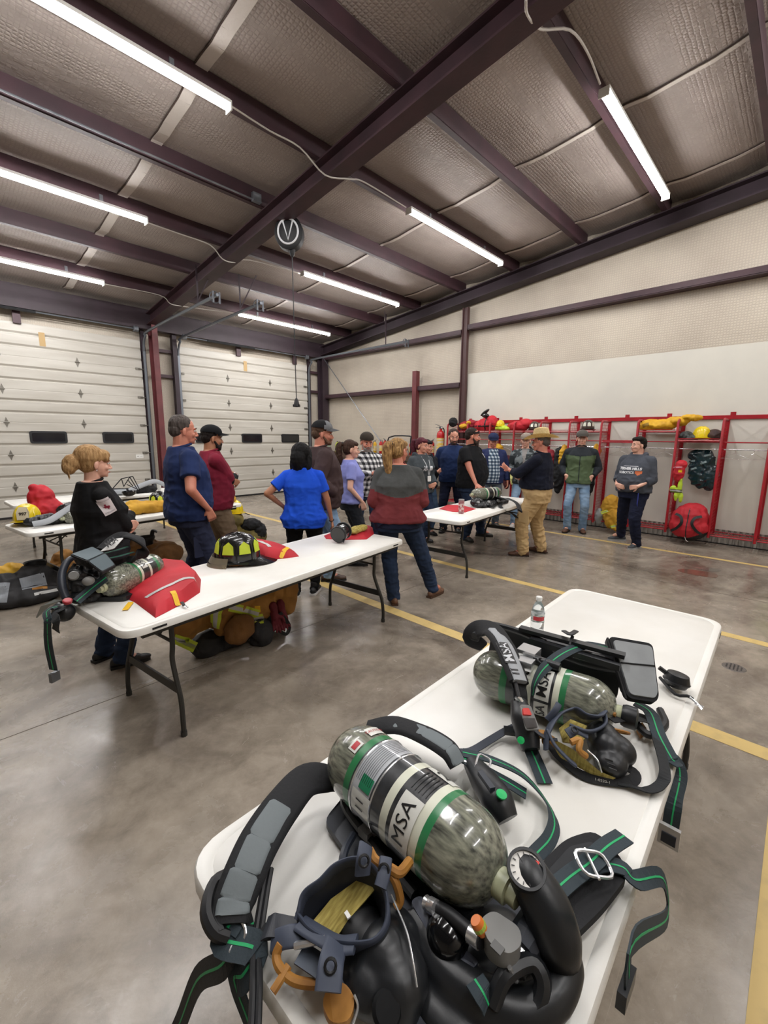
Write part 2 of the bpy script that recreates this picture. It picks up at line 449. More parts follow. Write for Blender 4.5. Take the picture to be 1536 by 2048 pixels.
def wall(name, a, b_, zt, m, th=.12, inn=(0, 0)):
    bm = B(); a = V((*a, 0)); b_ = V((*b_, 0)); c = (a+b_)/2; d = b_-a
    add_box(bm, (c.x+inn[0]*th/2, c.y+inn[1]*th/2, zt/2), (abs(d.x)+th if abs(d.x) > .1 else th, abs(d.y)+th if abs(d.y) > .1 else th, zt)); return struct(name, bm, m)
wall('wall_right', (XW, YB), (XW, YW), 7.1, M_wallins, inn=(1, 0))
wall('wall_left', (XL, YB), (XL, YW), 7.1, M_wallins, inn=(-1, 0))
wall('wall_front', (XL, YB), (XW, YB), 7.1, M_wallins, inn=(0, -1))
wall('wall_back', (XL, YW), (XW, YW), 7.1, M_wallins, inn=(0, 1))
M_board = mat('white_board', '#d9d6cb', .55, col2='#cfcdc4', nscale=1.2, bump=(3, .05))
n_trim = [0]
def trim(bm, m, **k):
    n_trim[0] += 1; return struct('trim_%d' % n_trim[0], bm, m, **k)
bm = B(); add_box(bm, (XW-.06, (5.82-4.5)/2, 1.68), (.02, 10.32, 2.88), ); trim(bm, M_board)           # smooth white sheet behind the lockers
bm = B()
for k in range(140):
    y = 5.8-k*.075; add_box(bm, (XW-.055, y, .12), (.03, .035, .24))
add_box(bm, (XW-.04, .65, .12), (.02, 10.4, .24)); trim(bm, mat('ribbed_base', '#a8a49c', .5, col2='#8d8880', nscale=3))
bm = B(); add_box(bm, (XW-.075, 3.1, .008), (.02, 16, .016)); trim(bm, M_black)
# floor paint
for pts in (((4.60, YB), (4.70, 10.9)), ((2.90, YB), (3.02, 10.9)), ((7.58, YB), (7.66, 5.4)), ((1.2, -.2), (3.0, -.08))):
    bm = B(); (x0, y0), (x1, y1) = pts; add_box(bm, ((x0+x1)/2, (y0+y1)/2, .001), (x1-x0, y1-y0, .002)); trim(bm, M_line)
# saw-cut joints in the slab
bm = B()
for y in (-1.2, 3.02, 7.1): add_box(bm, (1.2, y, .0008), (15, .004, .0016))
for x in (5.9,): add_box(bm, (x, 3.1, .0008), (.007, 16, .0016))
trim(bm, mat('joint_dark', '#6b6259', .8))
# roof seams (folded insulation laps)
M_seam = mat('insulation_lap', '#d0c8c0', .5, bump=(30, .3)); M_seamdark = mat('lap_gap', '#4d3f39', .9)
for x in (2.25, 6.02, 8.15):
    bm = B(); bd = B(); n = 80
    for i in range(n):
        y0 = YB+.3+(YW-YB-.6)*i/n; y1 = YB+.3+(YW-YB-.6)*(i+1)/n
        ww = .12 if x < 3 else .055
        j0 = .012*noise.noise((x, y0*3, 1)); j1 = .012*noise.noise((x, y1*3, 1))
        def zz(y):
            d = min(abs(y-p) for p in PUR+[11.1]); return roofz(y, .47)-.05*min(1, d/.3)-.018
        add_bar(bm, (x+j0, y0, zz(y0)), (x+j1, y1, zz(y1)), ww, .012)
        add_bar(bd, (x-ww/2+j0-.006, y0, zz(y0)+.004), (x-ww/2+j1-.006, y1, zz(y1)+.004), .012, .008)
    trim(bm, M_seam); trim(bd, M_seamdark)

# ================================================================ steel frame
def ibeam(bm, a, b, w, h, tf=.02, tw=.03, up=(0, 0, 1)):
    a, b = V(a), V(b); s, u = basis(b-a, up)
    add_bar(bm, a+u*(h-tf)/2, b+u*(h-tf)/2, w, tf, up); add_bar(bm, a-u*(h-tf)/2, b-u*(h-tf)/2, w, tf, up); add_bar(bm, a, b, tw, h-tf, up)
def cee(bm, a, b, w, h, t=.012, side=1):
    a, b = V(a), V(b); s, u = basis(b-a)
    add_bar(bm, a, b, t, h); o = s*side*w/2
    add_bar(bm, a+o+u*(h/2), b+o+u*(h/2), w, t); add_bar(bm, a+o-u*(h/2), b+o-u*(h/2), w, t)
def beam(bm, m=None, name='trim'): return trim(bm, m or M_maroon)
for xr in (3.78, -1.25):
    bm = B(); y0, y1 = YB, 11.25; d = .25
    ibeam(bm, (xr, y0, roofz(y0, d/2)), (xr, y1, roofz(y1, d/2)), .22, d, .02, .03); trim(bm, M_maroon)
bm = B(); y0, y1 = YB, 11.25; d = .26
ibeam(bm, (8.68, y0, roofz(y0, d/2-.01)), (8.68, y1, roofz(y1, d/2-.01)), .30, d); trim(bm, M_darkmaroon)
for i, p in enumerate(PUR):
    bm = B(); z = roofz(p, .25+.1)
    cee(bm, (XL+.1, p, z), (XW-.1, p, z), .07, .2, .012, -1); trim(bm, M_maroon)
    if p > .5:   # bolted clips on the main frame
        bm = B(); add_box(bm, (3.78, p+.03, roofz(p, .31)), (.2, .012, .16)); trim(bm, M_darkmaroon)
# eave strut and header over the bay doors
bm = B(); add_box(bm, (1.2, 11.08, 4.22), (15.2, .2, .42)); trim(bm, M_darkmaroon)
bm = B(); add_box(bm, (-.1, 11.13, 3.98), (.14, .14, .42)); add_box(bm, (1.42, 11.15, 3.9), (.12, .06, .3)); add_box(bm, (5.95, 11.15, 3.9), (.12, .06, .3)); add_box(bm, (7.72, 11.15, 3.9), (.12, .06, .3)); trim(bm, M_maroon)
# columns on the bay wall
bm = B(); ibeam(bm, (3.79, 10.98, 0), (3.79, 10.98, 4.1), .12, .26, up=(0, 1, 0)); trim(bm, M_redsteel)
bm = B(); add_box(bm, (4.3, 11.16, 2), (.1, .14, 4.0)); trim(bm, M_darkmaroon)
bm = B(); add_box(bm, (3.63, 11.2, 2), (.08, .08, 4.0)); trim(bm, M_darkmaroon)
bm = B(); add_box(bm, (8.26, 11.2, 2), (.06, .1, 4.0)); trim(bm, M_darkmaroon)
bm = B(); ibeam(bm, (8.68, 11.05, 0), (8.68, 11.05, 4.05), .22, .26, up=(0, 1, 0)); trim(bm, M_darkmaroon)
bm = B()
for z in (3.05, 3.62): add_box(bm, (4.05, 11.22, z), (.45, .1, .07)); add_box(bm, (8.45, 11.22, z-.02), (.4, .1, .07))
trim(bm, M_maroon)
# girts and columns on the locker wall
def girt(y0, y1, z):
    bm = B(); add_box(bm, (XW-.1, (y0+y1)/2, z-.004), (.2, y1-y0, .012)); add_box(bm, (XW-.2, (y0+y1)/2, z-.045), (.012, y1-y0, .09)); add_box(bm, (XW-.1, (y0+y1)/2, z-.1), (.2, y1-y0, .01)); trim(bm, M_maroon)
girt(YB, 5.8, 4.16); girt(5.97, 10.95, 4.08); girt(5.97, 10.95, 2.93)
bm = B(); ibeam(bm, (8.72, 5.9, 0), (8.72, 5.9, 4.55), .09, .14, up=(0, 1, 0)); trim(bm, mat('brown_steel', '#4a3030', .55))
bm = B(); add_box(bm, (8.6, 7.28, 1.65), (.012, .11, 3.3)); add_box(bm, (8.66, 7.34, 1.65), (.13, .012, 3.3)); add_box(bm, (8.66, 7.22, 1.65), (.13, .012, 3.3)); trim(bm, M_redsteel)
bm = B(); add_tube(bm, [(8.6, 10.9, 4.0), (8.45, 8.3, 1.55)], .012, 6); tag(obj('brace_rod', bm, M_galv), 'long thin steel brace rod slanting from the corner column down to the workbench', 'rod')

# ================================================================ sectional bay doors
M_door = mat('door_steel', '#c3bfb6', .42, col2='#b3aea4', nscale=2.2, stretch=(.4, 1, 3))
M_doorglass = mat('dark_pane', '#10141a', .12, spec=.8)
M_doorseal = mat('door_seal', '#1a1818', .6)
M_hinge = mat('hinge_steel', '#77736b', .45, .6)
def bay_door(nm, x0, x1, wins, hinges, tape, sign=None):
    H = 3.78; n = 6; sh = H/n; yf = 11.18; bm = B(); prof = []
    for s in range(n):
        b0 = s*sh
        prof += [(0.004, b0), (0, b0+.012), (0, b0+.17), (.03, b0+.185), (.03, b0+.20), (0, b0+.235), (0, b0+.40), (.03, b0+.415), (.03, b0+.43), (0, b0+.465), (0, b0+sh-.012), (.004, b0+sh-.001)]
    root = bpy.data.objects.new(nm, None); COL.objects.link(root); root.location = (0, yf, 0); tag(root, kind='structure')
    vs = [[bm.verts.new((x, d, z)) for d, z in prof] for x in (x0, x1)]
    for i in range(len(prof)-1): bm.faces.new((vs[0][i], vs[1][i], vs[1][i+1], vs[0][i+1]))
    bk = [[bm.verts.new((x, .06, z)) for z in (0, H)] for x in (x0, x1)]
    bm.faces.new((vs[0][0], bk[0][0], bk[1][0], vs[1][0])); bm.faces.new((bk[0][0], bk[0][1], bk[1][1], bk[1][0])); bm.faces.new((vs[0][-1], vs[1][-1], bk[1][1], bk[0][1]))
    obj('door_panel', bm, M_door, root)
    bm = B(); add_box(bm, ((x0+x1)/2, .02, .02), (x1-x0, .06, .05)); obj('bottom_seal', bm, M_doorseal, root)
    for wx in wins:
        bm = B(); P = rounded([(wx-.31, -.012, 1.48), (wx+.31, -.012, 1.48), (wx+.31, -.012, 1.73), (wx-.31, -.012, 1.73)], .05)
        add_slab(bm, P, .03, (0, 1, 0)); f = obj('window_frame', bm, M_black, root)
        bm = B(); P = rounded([(wx-.27, -.016, 1.52), (wx+.27, -.016, 1.52), (wx+.27, -.016, 1.69), (wx-.27, -.016, 1.69)], .03)
        add_slab(bm, P, .006, (0, 1, 0)); obj('pane', bm, M_doorglass, f)
    for k in range(1, n):
        for hx in hinges:
            z = k*sh; bm = B(); add_slab(bm, [(hx-.035, -.008, z), (hx, -.008, z-.1), (hx+.035, -.008, z), (hx, -.008, z+.1)], .012, (0, 1, 0)); add_tube(bm, [(hx-.045, -.012, z), (hx+.045, -.012, z)], .011, 6); obj('hinge', bm, M_hinge, root)
        for hx in (x0+.09, x1-.09):
            z = k*sh; bm = B(); add_box(bm, (hx, -.012, z), (.1, .02, .05)); add_tube(bm, [(hx, -.02, z), (hx+(.12 if hx > x0+1 else -.12), -.02, z)], .012, 6); obj('hinge', bm, M_hinge, root)
    bm = B(); add_box(bm, (tape, -.003, 3.52), (.1, .002, .26)); obj('tape_strip', bm, mat('masking_tape', '#b79a6c', .7), root)
    if sign:
        bm = B(); add_box(bm, (sign, -.004, 1.18), (.16, .004, .085)); sg = obj('small_sign', bm, M_white, root)
        bm = B(); add_box(bm, (sign-.035, -.007, 1.18), (.04, .002, .02)); obj('faded_print', bm, mat('sign_ink', '#a5a5a0', .6), sg); bm = B(); add_box(bm, (sign+.035, -.007, 1.178), (.05, .002, .008)); obj('faded_print', bm, mat('sign_ink', '#a5a5a0', .6), sg)
    return root
bay_door('door_1', -.25, 3.57, (.44, 1.70, 2.96), (-.19+.0, 1.07, 2.33), 1.78, 3.36)
bay_door('door_2', 4.37, 8.18, (5.0, 6.26, 7.52), (5.63, 6.89), 6.15)
M_track = mat('track_steel', '#6e737a', .45, .6)
def track(nm, x, sgn, yend, zend, lab):
    r = thing(nm, lab, 'door track')
    bm = B(); pts = [(x, 11.12, 0.02), (x, 11.12, 3.55)]; add_bar(bm, pts[0], pts[1], .05, .03, (0, 1, 0)); obj('vertical_rail', bm, M_track, r)
    bm = B(); c = [(x, 11.12, 3.55), (x, 11.08, 3.72), (x, 10.95, 3.85), (x, 10.7, 3.93), (x, yend, zend)]; add_tube(bm, c, .027, 6, smooth=4); obj('curved_rail', bm, M_track, r)
    bm = B(); add_bar(bm, (x-.05, yend+.05, zend+.06), (x-.05, yend+.05, zend-.12), .03, .012); add_bar(bm, (x+.06, yend+.05, zend+.06), (x+.06, yend+.05, zend-.12), .03, .012); add_ring(bm, (x, yend+.1, zend-.02), .09, .008, (0, 1, 0), 16, 5); obj('end_bracket', bm, mat('bracket_grey', '#5d6066', .5, .5), r)
    bm = B(); yh = yend+.75; add_bar(bm, (x, yh, zend), (x, yh, roofz(yh, .25)), .03, .006, (0, 1, 0)); add_bar(bm, (x, yh, zend+.05), (x+.25*sgn, yh-.2, roofz(yh, .25)), .02, .006, (0, 1, 0)); obj('hanger_strap', bm, M_darkmaroon, r)
track('door_track', 3.62, 1, 7.4, 3.99, 'steel overhead door track hanging beside the main roof beam')
track('door_track', 4.38, 1, 7.3, 4.0, 'steel overhead door track in front of the ceiling lamp nearest the bay doors')
track('door_track', 8.2, -1, 7.15, 3.92, 'pale horizontal door track pipe running along the corner of the right wall')
for x0, x1, lab in ((-.2, 3.5, 'torsion shaft above the left bay door'), (4.45, 8.1, 'torsion shaft above the right bay door')):
    r = thing('torsion_shaft', lab+' with a long coil spring', 'shaft', (x0, 11.0, 3.98))
    bm = B(); add_tube(bm, [(0, 0, 0), (x1-x0, 0, 0)], .014, 8); obj('shaft', bm, M_track, r)
    bm = B(); add_tube(bm, [(.6, 0, 0), (1.9, 0, 0)], .028, 8); obj('spring', bm, M_black, r)
    for xx in (.05, x1-x0-.05):
        bm = B(); add_lathe(bm, [(.05, 0), (.065, .01), (.06, .05), (.065, .09), (.05, .1)], (xx-.05, 0, 0), (1, 0, 0), 16); obj('cable_drum', bm, M_galv, r)

# ================================================================ LED wrap fixtures
M_led = mat('led_diffuser', '#fffdfc', .4, emit=TUBE)
def lamp(x0, x1, y, lab):
    z = roofz(y, .10); r = thing('ceiling_light', lab, 'ceiling light', ((x0+x1)/2, y, z), 0, 'linear ceiling lights'); L_ = x1-x0
    bm = B(); add_box(bm, (0, .0, .045), (L_, .1, .03)); obj('housing', bm, M_white, r, bevel=.006)
    for s in (-1, 1):
        bm = B(); add_box(bm, (s*(L_/2+.008), 0, .012), (.016, .105, .085)); obj('end_cap', bm, M_white, r, bevel=.006)
        bm = B(); add_box(bm, (s*L_*.3, .03, .11), (.04, .02, .11)); obj('mount_bracket', bm, M_galv, r)
    bm = B(); sec = [(math.cos(a)*.048, math.sin(a)*.045+.03) for a in [math.pi+math.pi*k/10 for k in range(11)]]
    vs = [[bm.verts.new((x, p, q)) for p, q in sec] for x in (-L_/2, L_/2)]
    for i in range(10): bm.faces.new((vs[0][i], vs[0][i+1], vs[1][i+1], vs[1][i]))
    bm.faces.new(vs[0]); bm.faces.new(vs[1][::-1]); obj('diffuser', bm, M_led, r, smooth=True)
lamp(-.15, 2.43, 4.53, 'glowing linear ceiling light, largest one at the upper left')
lamp(-.15, 2.45, 7.03, 'glowing linear ceiling light, second down on the left side')
lamp(-.15, 2.50, 9.5, 'glowing linear ceiling light, lowest on the left above the left bay door')
lamp(5.16, 7.80, 1.93, 'glowing linear ceiling light, steep one at the upper right')
lamp(5.16, 7.75, 4.53, 'glowing linear ceiling light between the main beam and the right wall')
lamp(5.11, 7.68, 7.05, 'glowing linear ceiling light above the hanging cord reel plug')
lamp(5.12, 7.73, 9.56, 'glowing linear ceiling light nearest the right bay door')
lamp(-.15, 2.43, 1.93, 'added unseen linear ceiling light over the near corner of the bay')  # this and the next four: unseen fixtures added to brighten the bay
lamp(-.15, 2.43, -.66, 'added unseen linear ceiling light behind the near table')
lamp(5.16, 7.8, -.66, 'added unseen linear ceiling light past the right edge of the view')
lamp(-.15, 2.43, -3.2, 'added unseen linear ceiling light by the front wall, left')
lamp(5.16, 7.8, -3.2, 'added unseen linear ceiling light by the front wall, right')

# conduit and cables
def cable(nm, pts, r, m, lab, cat='cable', sm=4, par=None):
    bm = B(); add_tube(bm, pts, r, 6, smooth=sm); o = obj(nm, bm, m, par, smooth=True)
    if lab: tag(o, lab, cat)
    return o
cd = cable('conduit', [(-2, 5.88, roofz(5.88, .245)), (3.45, 5.88, roofz(5.88, .245))], .011, M_galv, 'straight grey conduit running along a purlin at the left', 'conduit', 0)
bm = B(); add_box(bm, (3.5, 5.86, roofz(5.88, .27)), (.12, .06, .11)); obj('junction_box', bm, M_galv, cd, bevel=.006)
cable('power_cable', [(2.469, 4.544, 4.904), (2.982, 4.66, 4.963), (3.351, 4.626, 4.946), (3.652, 4.552, 4.754), (3.929, 4.415, 4.768), (4.323, 4.566, 4.932), (5.111, 4.547, 4.904)], .009, M_wire, 'white lamp cable sagging across the main beam between the upper ceiling lights')
cable('power_cable', [(2.506, 7.125, 4.641), (3.002, 7.243, 4.679), (3.434, 7.179, 4.636), (3.631, 7.178, 4.486), (3.84, 7.167, 4.487), (4.214, 7.337, 4.669), (5.119, 7.149, 4.639)], .008, M_wire, 'white lamp cable crossing the main beam below the cord reel')
cable('power_cable', [(2.562, 9.616, 4.387), (3.522, 9.696, 4.429), (3.638, 9.473, 4.252), (3.854, 9.481, 4.251), (4.649, 9.892, 4.409), (5.139, 9.63, 4.386)], .008, M_wire, 'short white lamp cable crossing the lower end of the main beam')
cable('power_cable', [(3.59, 1.992, 5.005), (3.707, 2.036, 5.0), (3.966, 2.046, 5.059), (4.336, 1.962, 5.218), (4.704, 1.944, 5.24), (5.069, 1.945, 5.169)], .011, M_wire, 'grey bent cable feeding the steep upper right ceiling light')
# cord reel
cr = thing('cord_reel', 'black round retractable cord reel hanging from the main roof beam', 'cord reel', (3.889, 5.662, 4.5), math.radians(-48))
bm = B(); add_lathe(bm, [(.05, -.085), (.17, -.08), (.2, -.06), (.2, .06), (.17, .08), (.05, .085)], (0, 0, 0), (0, 1, 0), 28, sy=1.12); obj('reel_case', bm, M_black, cr, smooth=True)
bm = B(); add_ring(bm, (0, -.09, 0), .14, .013, (0, 1, 0), 30, 6, sy=1.15); add_tube(bm, [(-.07, -.092, .13), (0, -.095, -.11), (.07, -.092, .13)], .012, 6); obj('badge', bm, mat('badge_white', '#e4e6ea', .4), cr)
bm = B(); add_tube(bm, [(0, 0, .2), (0, 0, .3)], .03, 8); add_tube(bm, [(-.12, 0, .3), (.05, 0, .24)], .012, 6); obj('hanger', bm, M_galv, cr)
bm = B(); add_lathe(bm, [(.05, 0), (.035, .06), (.02, .1)], (0.03, 0, -.2), (0, 0, -1), 12); obj('cord_guide', bm, M_black, cr)
bm = B(); add_tube(bm, [(.03, 0, -.29), (.03, .01, -1.2), (.04, 0, -2.28)], .007, 6); obj('cord', bm, M_black, cr)
bm = B(); add_lathe(bm, [(.012, 0), (.03, .03), (.04, .08), (.045, .12), (.02, .13)], (.04, 0, -2.26), (0, 0, -1), 10); add_box(bm, (.04, 0, -2.37), (.1, .06, .035)); obj('plug_outlet', bm, M_black, cr)

# floor drain and wet patches
dr = thing('floor_drain', 'round cast iron floor drain right of the near table', 'drain', (3.99, .19, 0))
bm = B(); add_lathe(bm, [(.001, .002), (.07, .003), (.075, 0)], seg=20); obj('drain_plate', bm, mat('iron', '#6b6560', .5, .5), dr)
bm = B()
for i in range(-2, 3):
    for j in range(-2, 3):
        if i*i+j*j < 6: add_box(bm, (i*.022, j*.022, .0035), (.012, .009, .001))
obj('drain_slots', bm, M_black, dr)
def patch(nm, pts, m, lab, z=.0025):
    bm = B(); add_slab(bm, rounded([(x, y, 0) for x, y in pts], .08, 3), z, (0, 0, 1)); return tag(obj(nm, bm, m), lab, 'puddle')
M_wet = mat('wet_rust', '#6a4f42', .12, col2='#5d463c', nscale=8)
M_wetd = mat('wet_dark', '#5b554e', .08, col2='#6b645c', nscale=5)
patch('puddle', [(6.571, 1.034, 0.0)[:2], (6.727, 0.973, 0.0)[:2], (6.747, 0.802, 0.0)[:2], (6.758, 0.616, 0.0)[:2], (6.524, 0.598, 0.0)[:2], (6.492, 0.765, 0.0)[:2], (6.484, 0.942, 0.0)[:2]], M_wet, 'rust brown puddle on the floor in front of the lockers, the nearer one')
patch('puddle', [(6.904, 0.925, 0.0)[:2], (6.933, 0.802, 0.0)[:2], (7.036, 0.671, 0.0)[:2], (6.983, 0.601, 0.0)[:2], (6.826, 0.666, 0.0)[:2], (6.824, 0.787, 0.0)[:2]], M_wetd, 'grey brown puddle on the floor just behind the rust brown one', .002)


# ================================================================ folding tables
M_tabletop = mat('table_plastic', '#ecebe6', .38, col2='#e3e1da', nscale=3, bump=(160, .08, .002))
M_leg = mat('table_leg_steel', '#33322f', .42, .3)
def rebase(root, loc):
    """move a thing's origin to loc without moving its parts"""
    loc = V(loc)
    def shift(o):
        for ch in o.children:
            if ch.type == 'MESH': ch.data.transform(Matrix.Translation(-loc))
            shift(ch)
    if root.type == 'MESH': root.data.transform(Matrix.Translation(-loc))
    shift(root); root.location = loc
def stand(name, label, cat, group=None): return thing(name, label, cat, (0, 0, 0), 0, group)

def folding_table(cx, cy, ang, L_=2.48, W_=.77, label=''):
    t = thing('folding_table', label, 'table', (cx, cy, 0), math.radians(ang), 'white folding tables')
    hx, hy = L_/2, W_/2; bm = B()
    P = rounded([(-hx, -hy, TT-.045), (hx, -hy, TT-.045), (hx, hy, TT-.045), (-hx, hy, TT-.045)], .1, 6)
    n = len(P); prof = [(1, .045-.045), (.0, .0)]
    rings = []
    for inset, z in ((.012, TT-.047), (0, TT-.04), (0, TT-.012), (.004, TT-.004), (.012, TT-.0015), (.028, TT-.0015), (.031, TT-.004), (.035, TT-.0005)):
        sx, sy = (hx-inset)/hx, (hy-inset)/hy
        rings.append([bm.verts.new((p.x*sx, p.y*sy, z)) for p in P])
    for i in range(len(rings)-1):
        for k in range(n): bm.faces.new((rings[i][k], rings[i][(k+1) % n], rings[i+1][(k+1) % n], rings[i+1][k]))
    bm.faces.new(rings[0][::-1]); bm.faces.new(rings[-1]); obj('tabletop', bm, M_tabletop, t, smooth=True)
    bm = B()
    for s in (-1, 1): add_bar(bm, (-hx+.1, s*(hy-.05), TT-.06), (hx-.1, s*(hy-.05), TT-.06), .02, .03)
    obj('frame_rail', bm, M_leg, t)
    for e in (-1, 1):
        x = e*(hx-.30)
        for s in (-1, 1):
            bm = B(); add_tube(bm, [(x, s*.24, TT-.05), (x, s*.24, .52), (x+e*.005, s*.235, .43), (x+e*.01, s*.27, .33), (x+e*.015, s*.315, .22), (x+e*.02, s*.33, .1), (x+e*.02, s*.33, .015)], .0145, 8, smooth=4)
            add_tube(bm, [(x+e*.02, s*.33, .0), (x+e*.02, s*.33, .03)], .018, 8)
            obj('leg', bm, M_leg, t, smooth=True)
        bm = B(); add_bar(bm, (x+e*.014, -.295, .27), (x+e*.014, .295, .27), .012, .05); add_tube(bm, [(x, -.24, TT-.055), (x, .24, TT-.055)], .013, 8); add_tube(bm, [(x, -.24, .535), (x, .24, .535)], .009, 8); obj('stretcher', bm, M_leg, t)
        bm = B(); xi = x-e*.36
        for s in (-1, 1): add_tube(bm, [(x, s*.1, .535), (x-e*.12, s*.02, .6), (xi, s*.02, TT-.05)], .007, 6)
        add_box(bm, (xi, 0, TT-.055), (.04, .5, .015)); add_tube(bm, [(x-e*.1, -.11, .6), (x-e*.1, .11, .6)], .006, 6); obj('brace', bm, M_leg, t)
        for s in (-1, 1):
            bm = B(); add_box(bm, (e*(hx-.17), s*(hy+.0005), TT-.024), (.075, .002, .011)); obj('edge_slot', bm, M_black, t)
    return t
folding_table(1.545, .555, 1.7, 2.50, .78, 'nearest white folding table, filling the lower right with two air packs')
folding_table(1.71, 2.80, 8.2, 2.48, .77, 'white folding table beside the blonde woman, carrying red bags and a black helmet')
folding_table(5.24, 3.20, 5.8, 2.45, .76, 'white folding table in front of the bearded man in black')
folding_table(1.70, 5.80, 8.6, 2.46, .76, 'white folding table behind the blonde woman with yellow helmet and coats')
folding_table(1.86, 7.85, 3, 2.44, .76, 'white folding table nearest the left bay door')

# ================================================================ materials for gear
M_web = mat('webbing', '#27333a', .75, bump=(260, .25, .003))
M_webline = mat('webbing_green_line', '#1fa463', .6)
M_web2 = mat('webbing_black', '#1a1d20', .75, bump=(260, .25, .003))
M_fab = mat('harness_black', '#17181b', .85, bump=(120, .3, .004))
M_pad = mat('harness_grey_pad', '#6c7477', .7, bump=(90, .15, .003))
M_padd = mat('harness_slate_pad', '#868a8c', .6, col2='#969a9c', nscale=9)
M_plast = mat('moulded_black', '#1d1f22', .38, bump=(200, .06, .002))
M_plast2 = mat('moulded_slate', '#2b303a', .45)
M_rub = mat('mask_rubber', '#23262e', .55)
M_rub2 = mat('mask_strap_rubber', '#3b4252', .6)
M_lens = mat('mask_lens', '#14161a', .12, spec=.7)
M_chrome = mat('chrome', '#f0f2f4', .24, .85)
M_grey = mat('grey_plastic', '#7b7b79', .45)
M_green = mat('green_button', '#18b060', .4)
M_redb = mat('red_button', '#d8291f', .35)
M_tan = mat('tan_tab', '#b07c35', .6, col2='#8f5f24', nscale=20)
M_net = mat('yellow_aramid', '#b8a75a', .8, col2='#8e7d3a', nscale=30, stretch=(1, 6, 1))
M_carbon = mat('carbon_wrap', '#383a36', .22, col2='#9a9c8a', nscale=17, stretch=(6, 1.1, 6), lo=.28, hi=.72, coat=.7, detail=9)
M_cream = mat('cream_band', '#d6d8c6', .3, coat=.6)
M_gband = mat('green_band', '#2f7a4c', .3, coat=.6)
M_kband = mat('black_band', '#26282a', .28, col2='#3b3e41', nscale=30, coat=.7)
M_sband = mat('silver_label', '#b9bdc2', .25, coat=.6)
M_ink = mat('black_ink', '#17181a', .4)
M_labelw = mat('label_white', '#d8d9d2', .3, coat=.5)
M_brass = mat('cream_neck', '#b8bd9c', .35)

def web(name, pts, w, parent, nrm=(0, 0, 1), line=True, m=None, sm=6, th=.0028):
    bm = B(); add_ribbon(bm, pts, w, th, nrm=nrm, smooth=sm)
    if line: add_ribbon(bm, pts, [q*.1 for q in w] if isinstance(w, list) else w*.1, th+.0014, nrm=nrm, smooth=sm, mi=1)
    return obj(name, bm, [m or M_web, M_webline], parent)

class Bottle:
    """composite air cylinder from A (closed end) to Bn (valve end)"""
    def __init__(s, parent, A, Bn, r=.087, seq=None, seg=48):
        s.A, s.Bn, s.r = V(A), V(Bn), r; s.d = (s.Bn-s.A).normalized(); s.L = (s.Bn-s.A).length; s.sd, s.up = basis(s.d)
        L_ = s.L; dome = r*1.05; prof = []; mis = []
        for k in range(9):
            a = k/8*math.pi/2; prof.append((r*math.sin(a)**.9, dome*(1-math.cos(a))))
        mis += [0]*8
        if seq is None:
            seq = [(.245, 0), (.285, 2), (.30, 3), (.42, 4), (.435, 3), (.50, 3), (.54, 1), (.555, 3), (.67, 3), (.71, 1), (.745, 2), (.76, 0)]
        for f, mi in seq: prof.append((r+(.0008 if mi else 0), L_*f)); mis.append(mi)
        e = L_-dome*1.1
        prof.append((r, e)); mis.append(0)
        for k in range(1, 9):
            a = math.pi/2*(1-k/9.5); prof.append((r*math.sin(a)**.9, e+dome*1.02*math.cos(a))); mis.append(0)
        bm = B(); add_lathe(bm, prof, s.A, s.d, seg, mis=mis+[0])
        s.o = obj('cylinder', bm, [M_carbon, M_cream, M_gband, M_kband, M_sband], parent, smooth=True)
        bm = B(); add_lathe(bm, [(r*.3, L_-.035), (r*.3, L_+.01), (r*.22, L_+.012), (r*.22, L_+.03)], s.A, s.d, 20); s.neck = obj('neck', bm, M_brass, s.o, smooth=True)
    def pt(s, f, ang, off=0):
        a = math.radians(ang); return s.A+s.d*(s.L*f)+(s.sd*math.cos(a)+s.up*math.sin(a))*(s.r+off)
    def wrap(s, me, f, ang, off=.0015, flip=1, rot=0):
        """x of mesh -> around, y -> along axis; rot 90 swaps"""
        for v in me.vertices:
            x, y = v.co.x, v.co.y
            if rot: x, y = -y*rot, x*rot
            v.co = s.pt(f-flip*y/s.L, ang+flip*math.degrees(x/s.r), off)
    def rect(s, name, w, h, f, ang, m, off=.0022, par=None, rad=0):
        bm = B(); bmesh.ops.create_grid(bm, x_segments=16, y_segments=2, size=.5)
        for v in bm.verts: v.co.x *= w; v.co.y *= h
        me = bpy.data.meshes.new(name); bm.to_mesh(me); bm.free(); s.wrap(me, f, ang, off); return link_mesh(name, me, m, par or s.o, smooth=True)
    def text(s, body, size, f, ang, m=None, off=.002, flip=1, rot=0, bold=.0, par=None):
        me = text_mesh(body, size, 0, bold=bold, cut=size/4); s.wrap(me, f, ang, off, flip, rot); return link_mesh('lettering', me, m or M_ink, par or s.o)

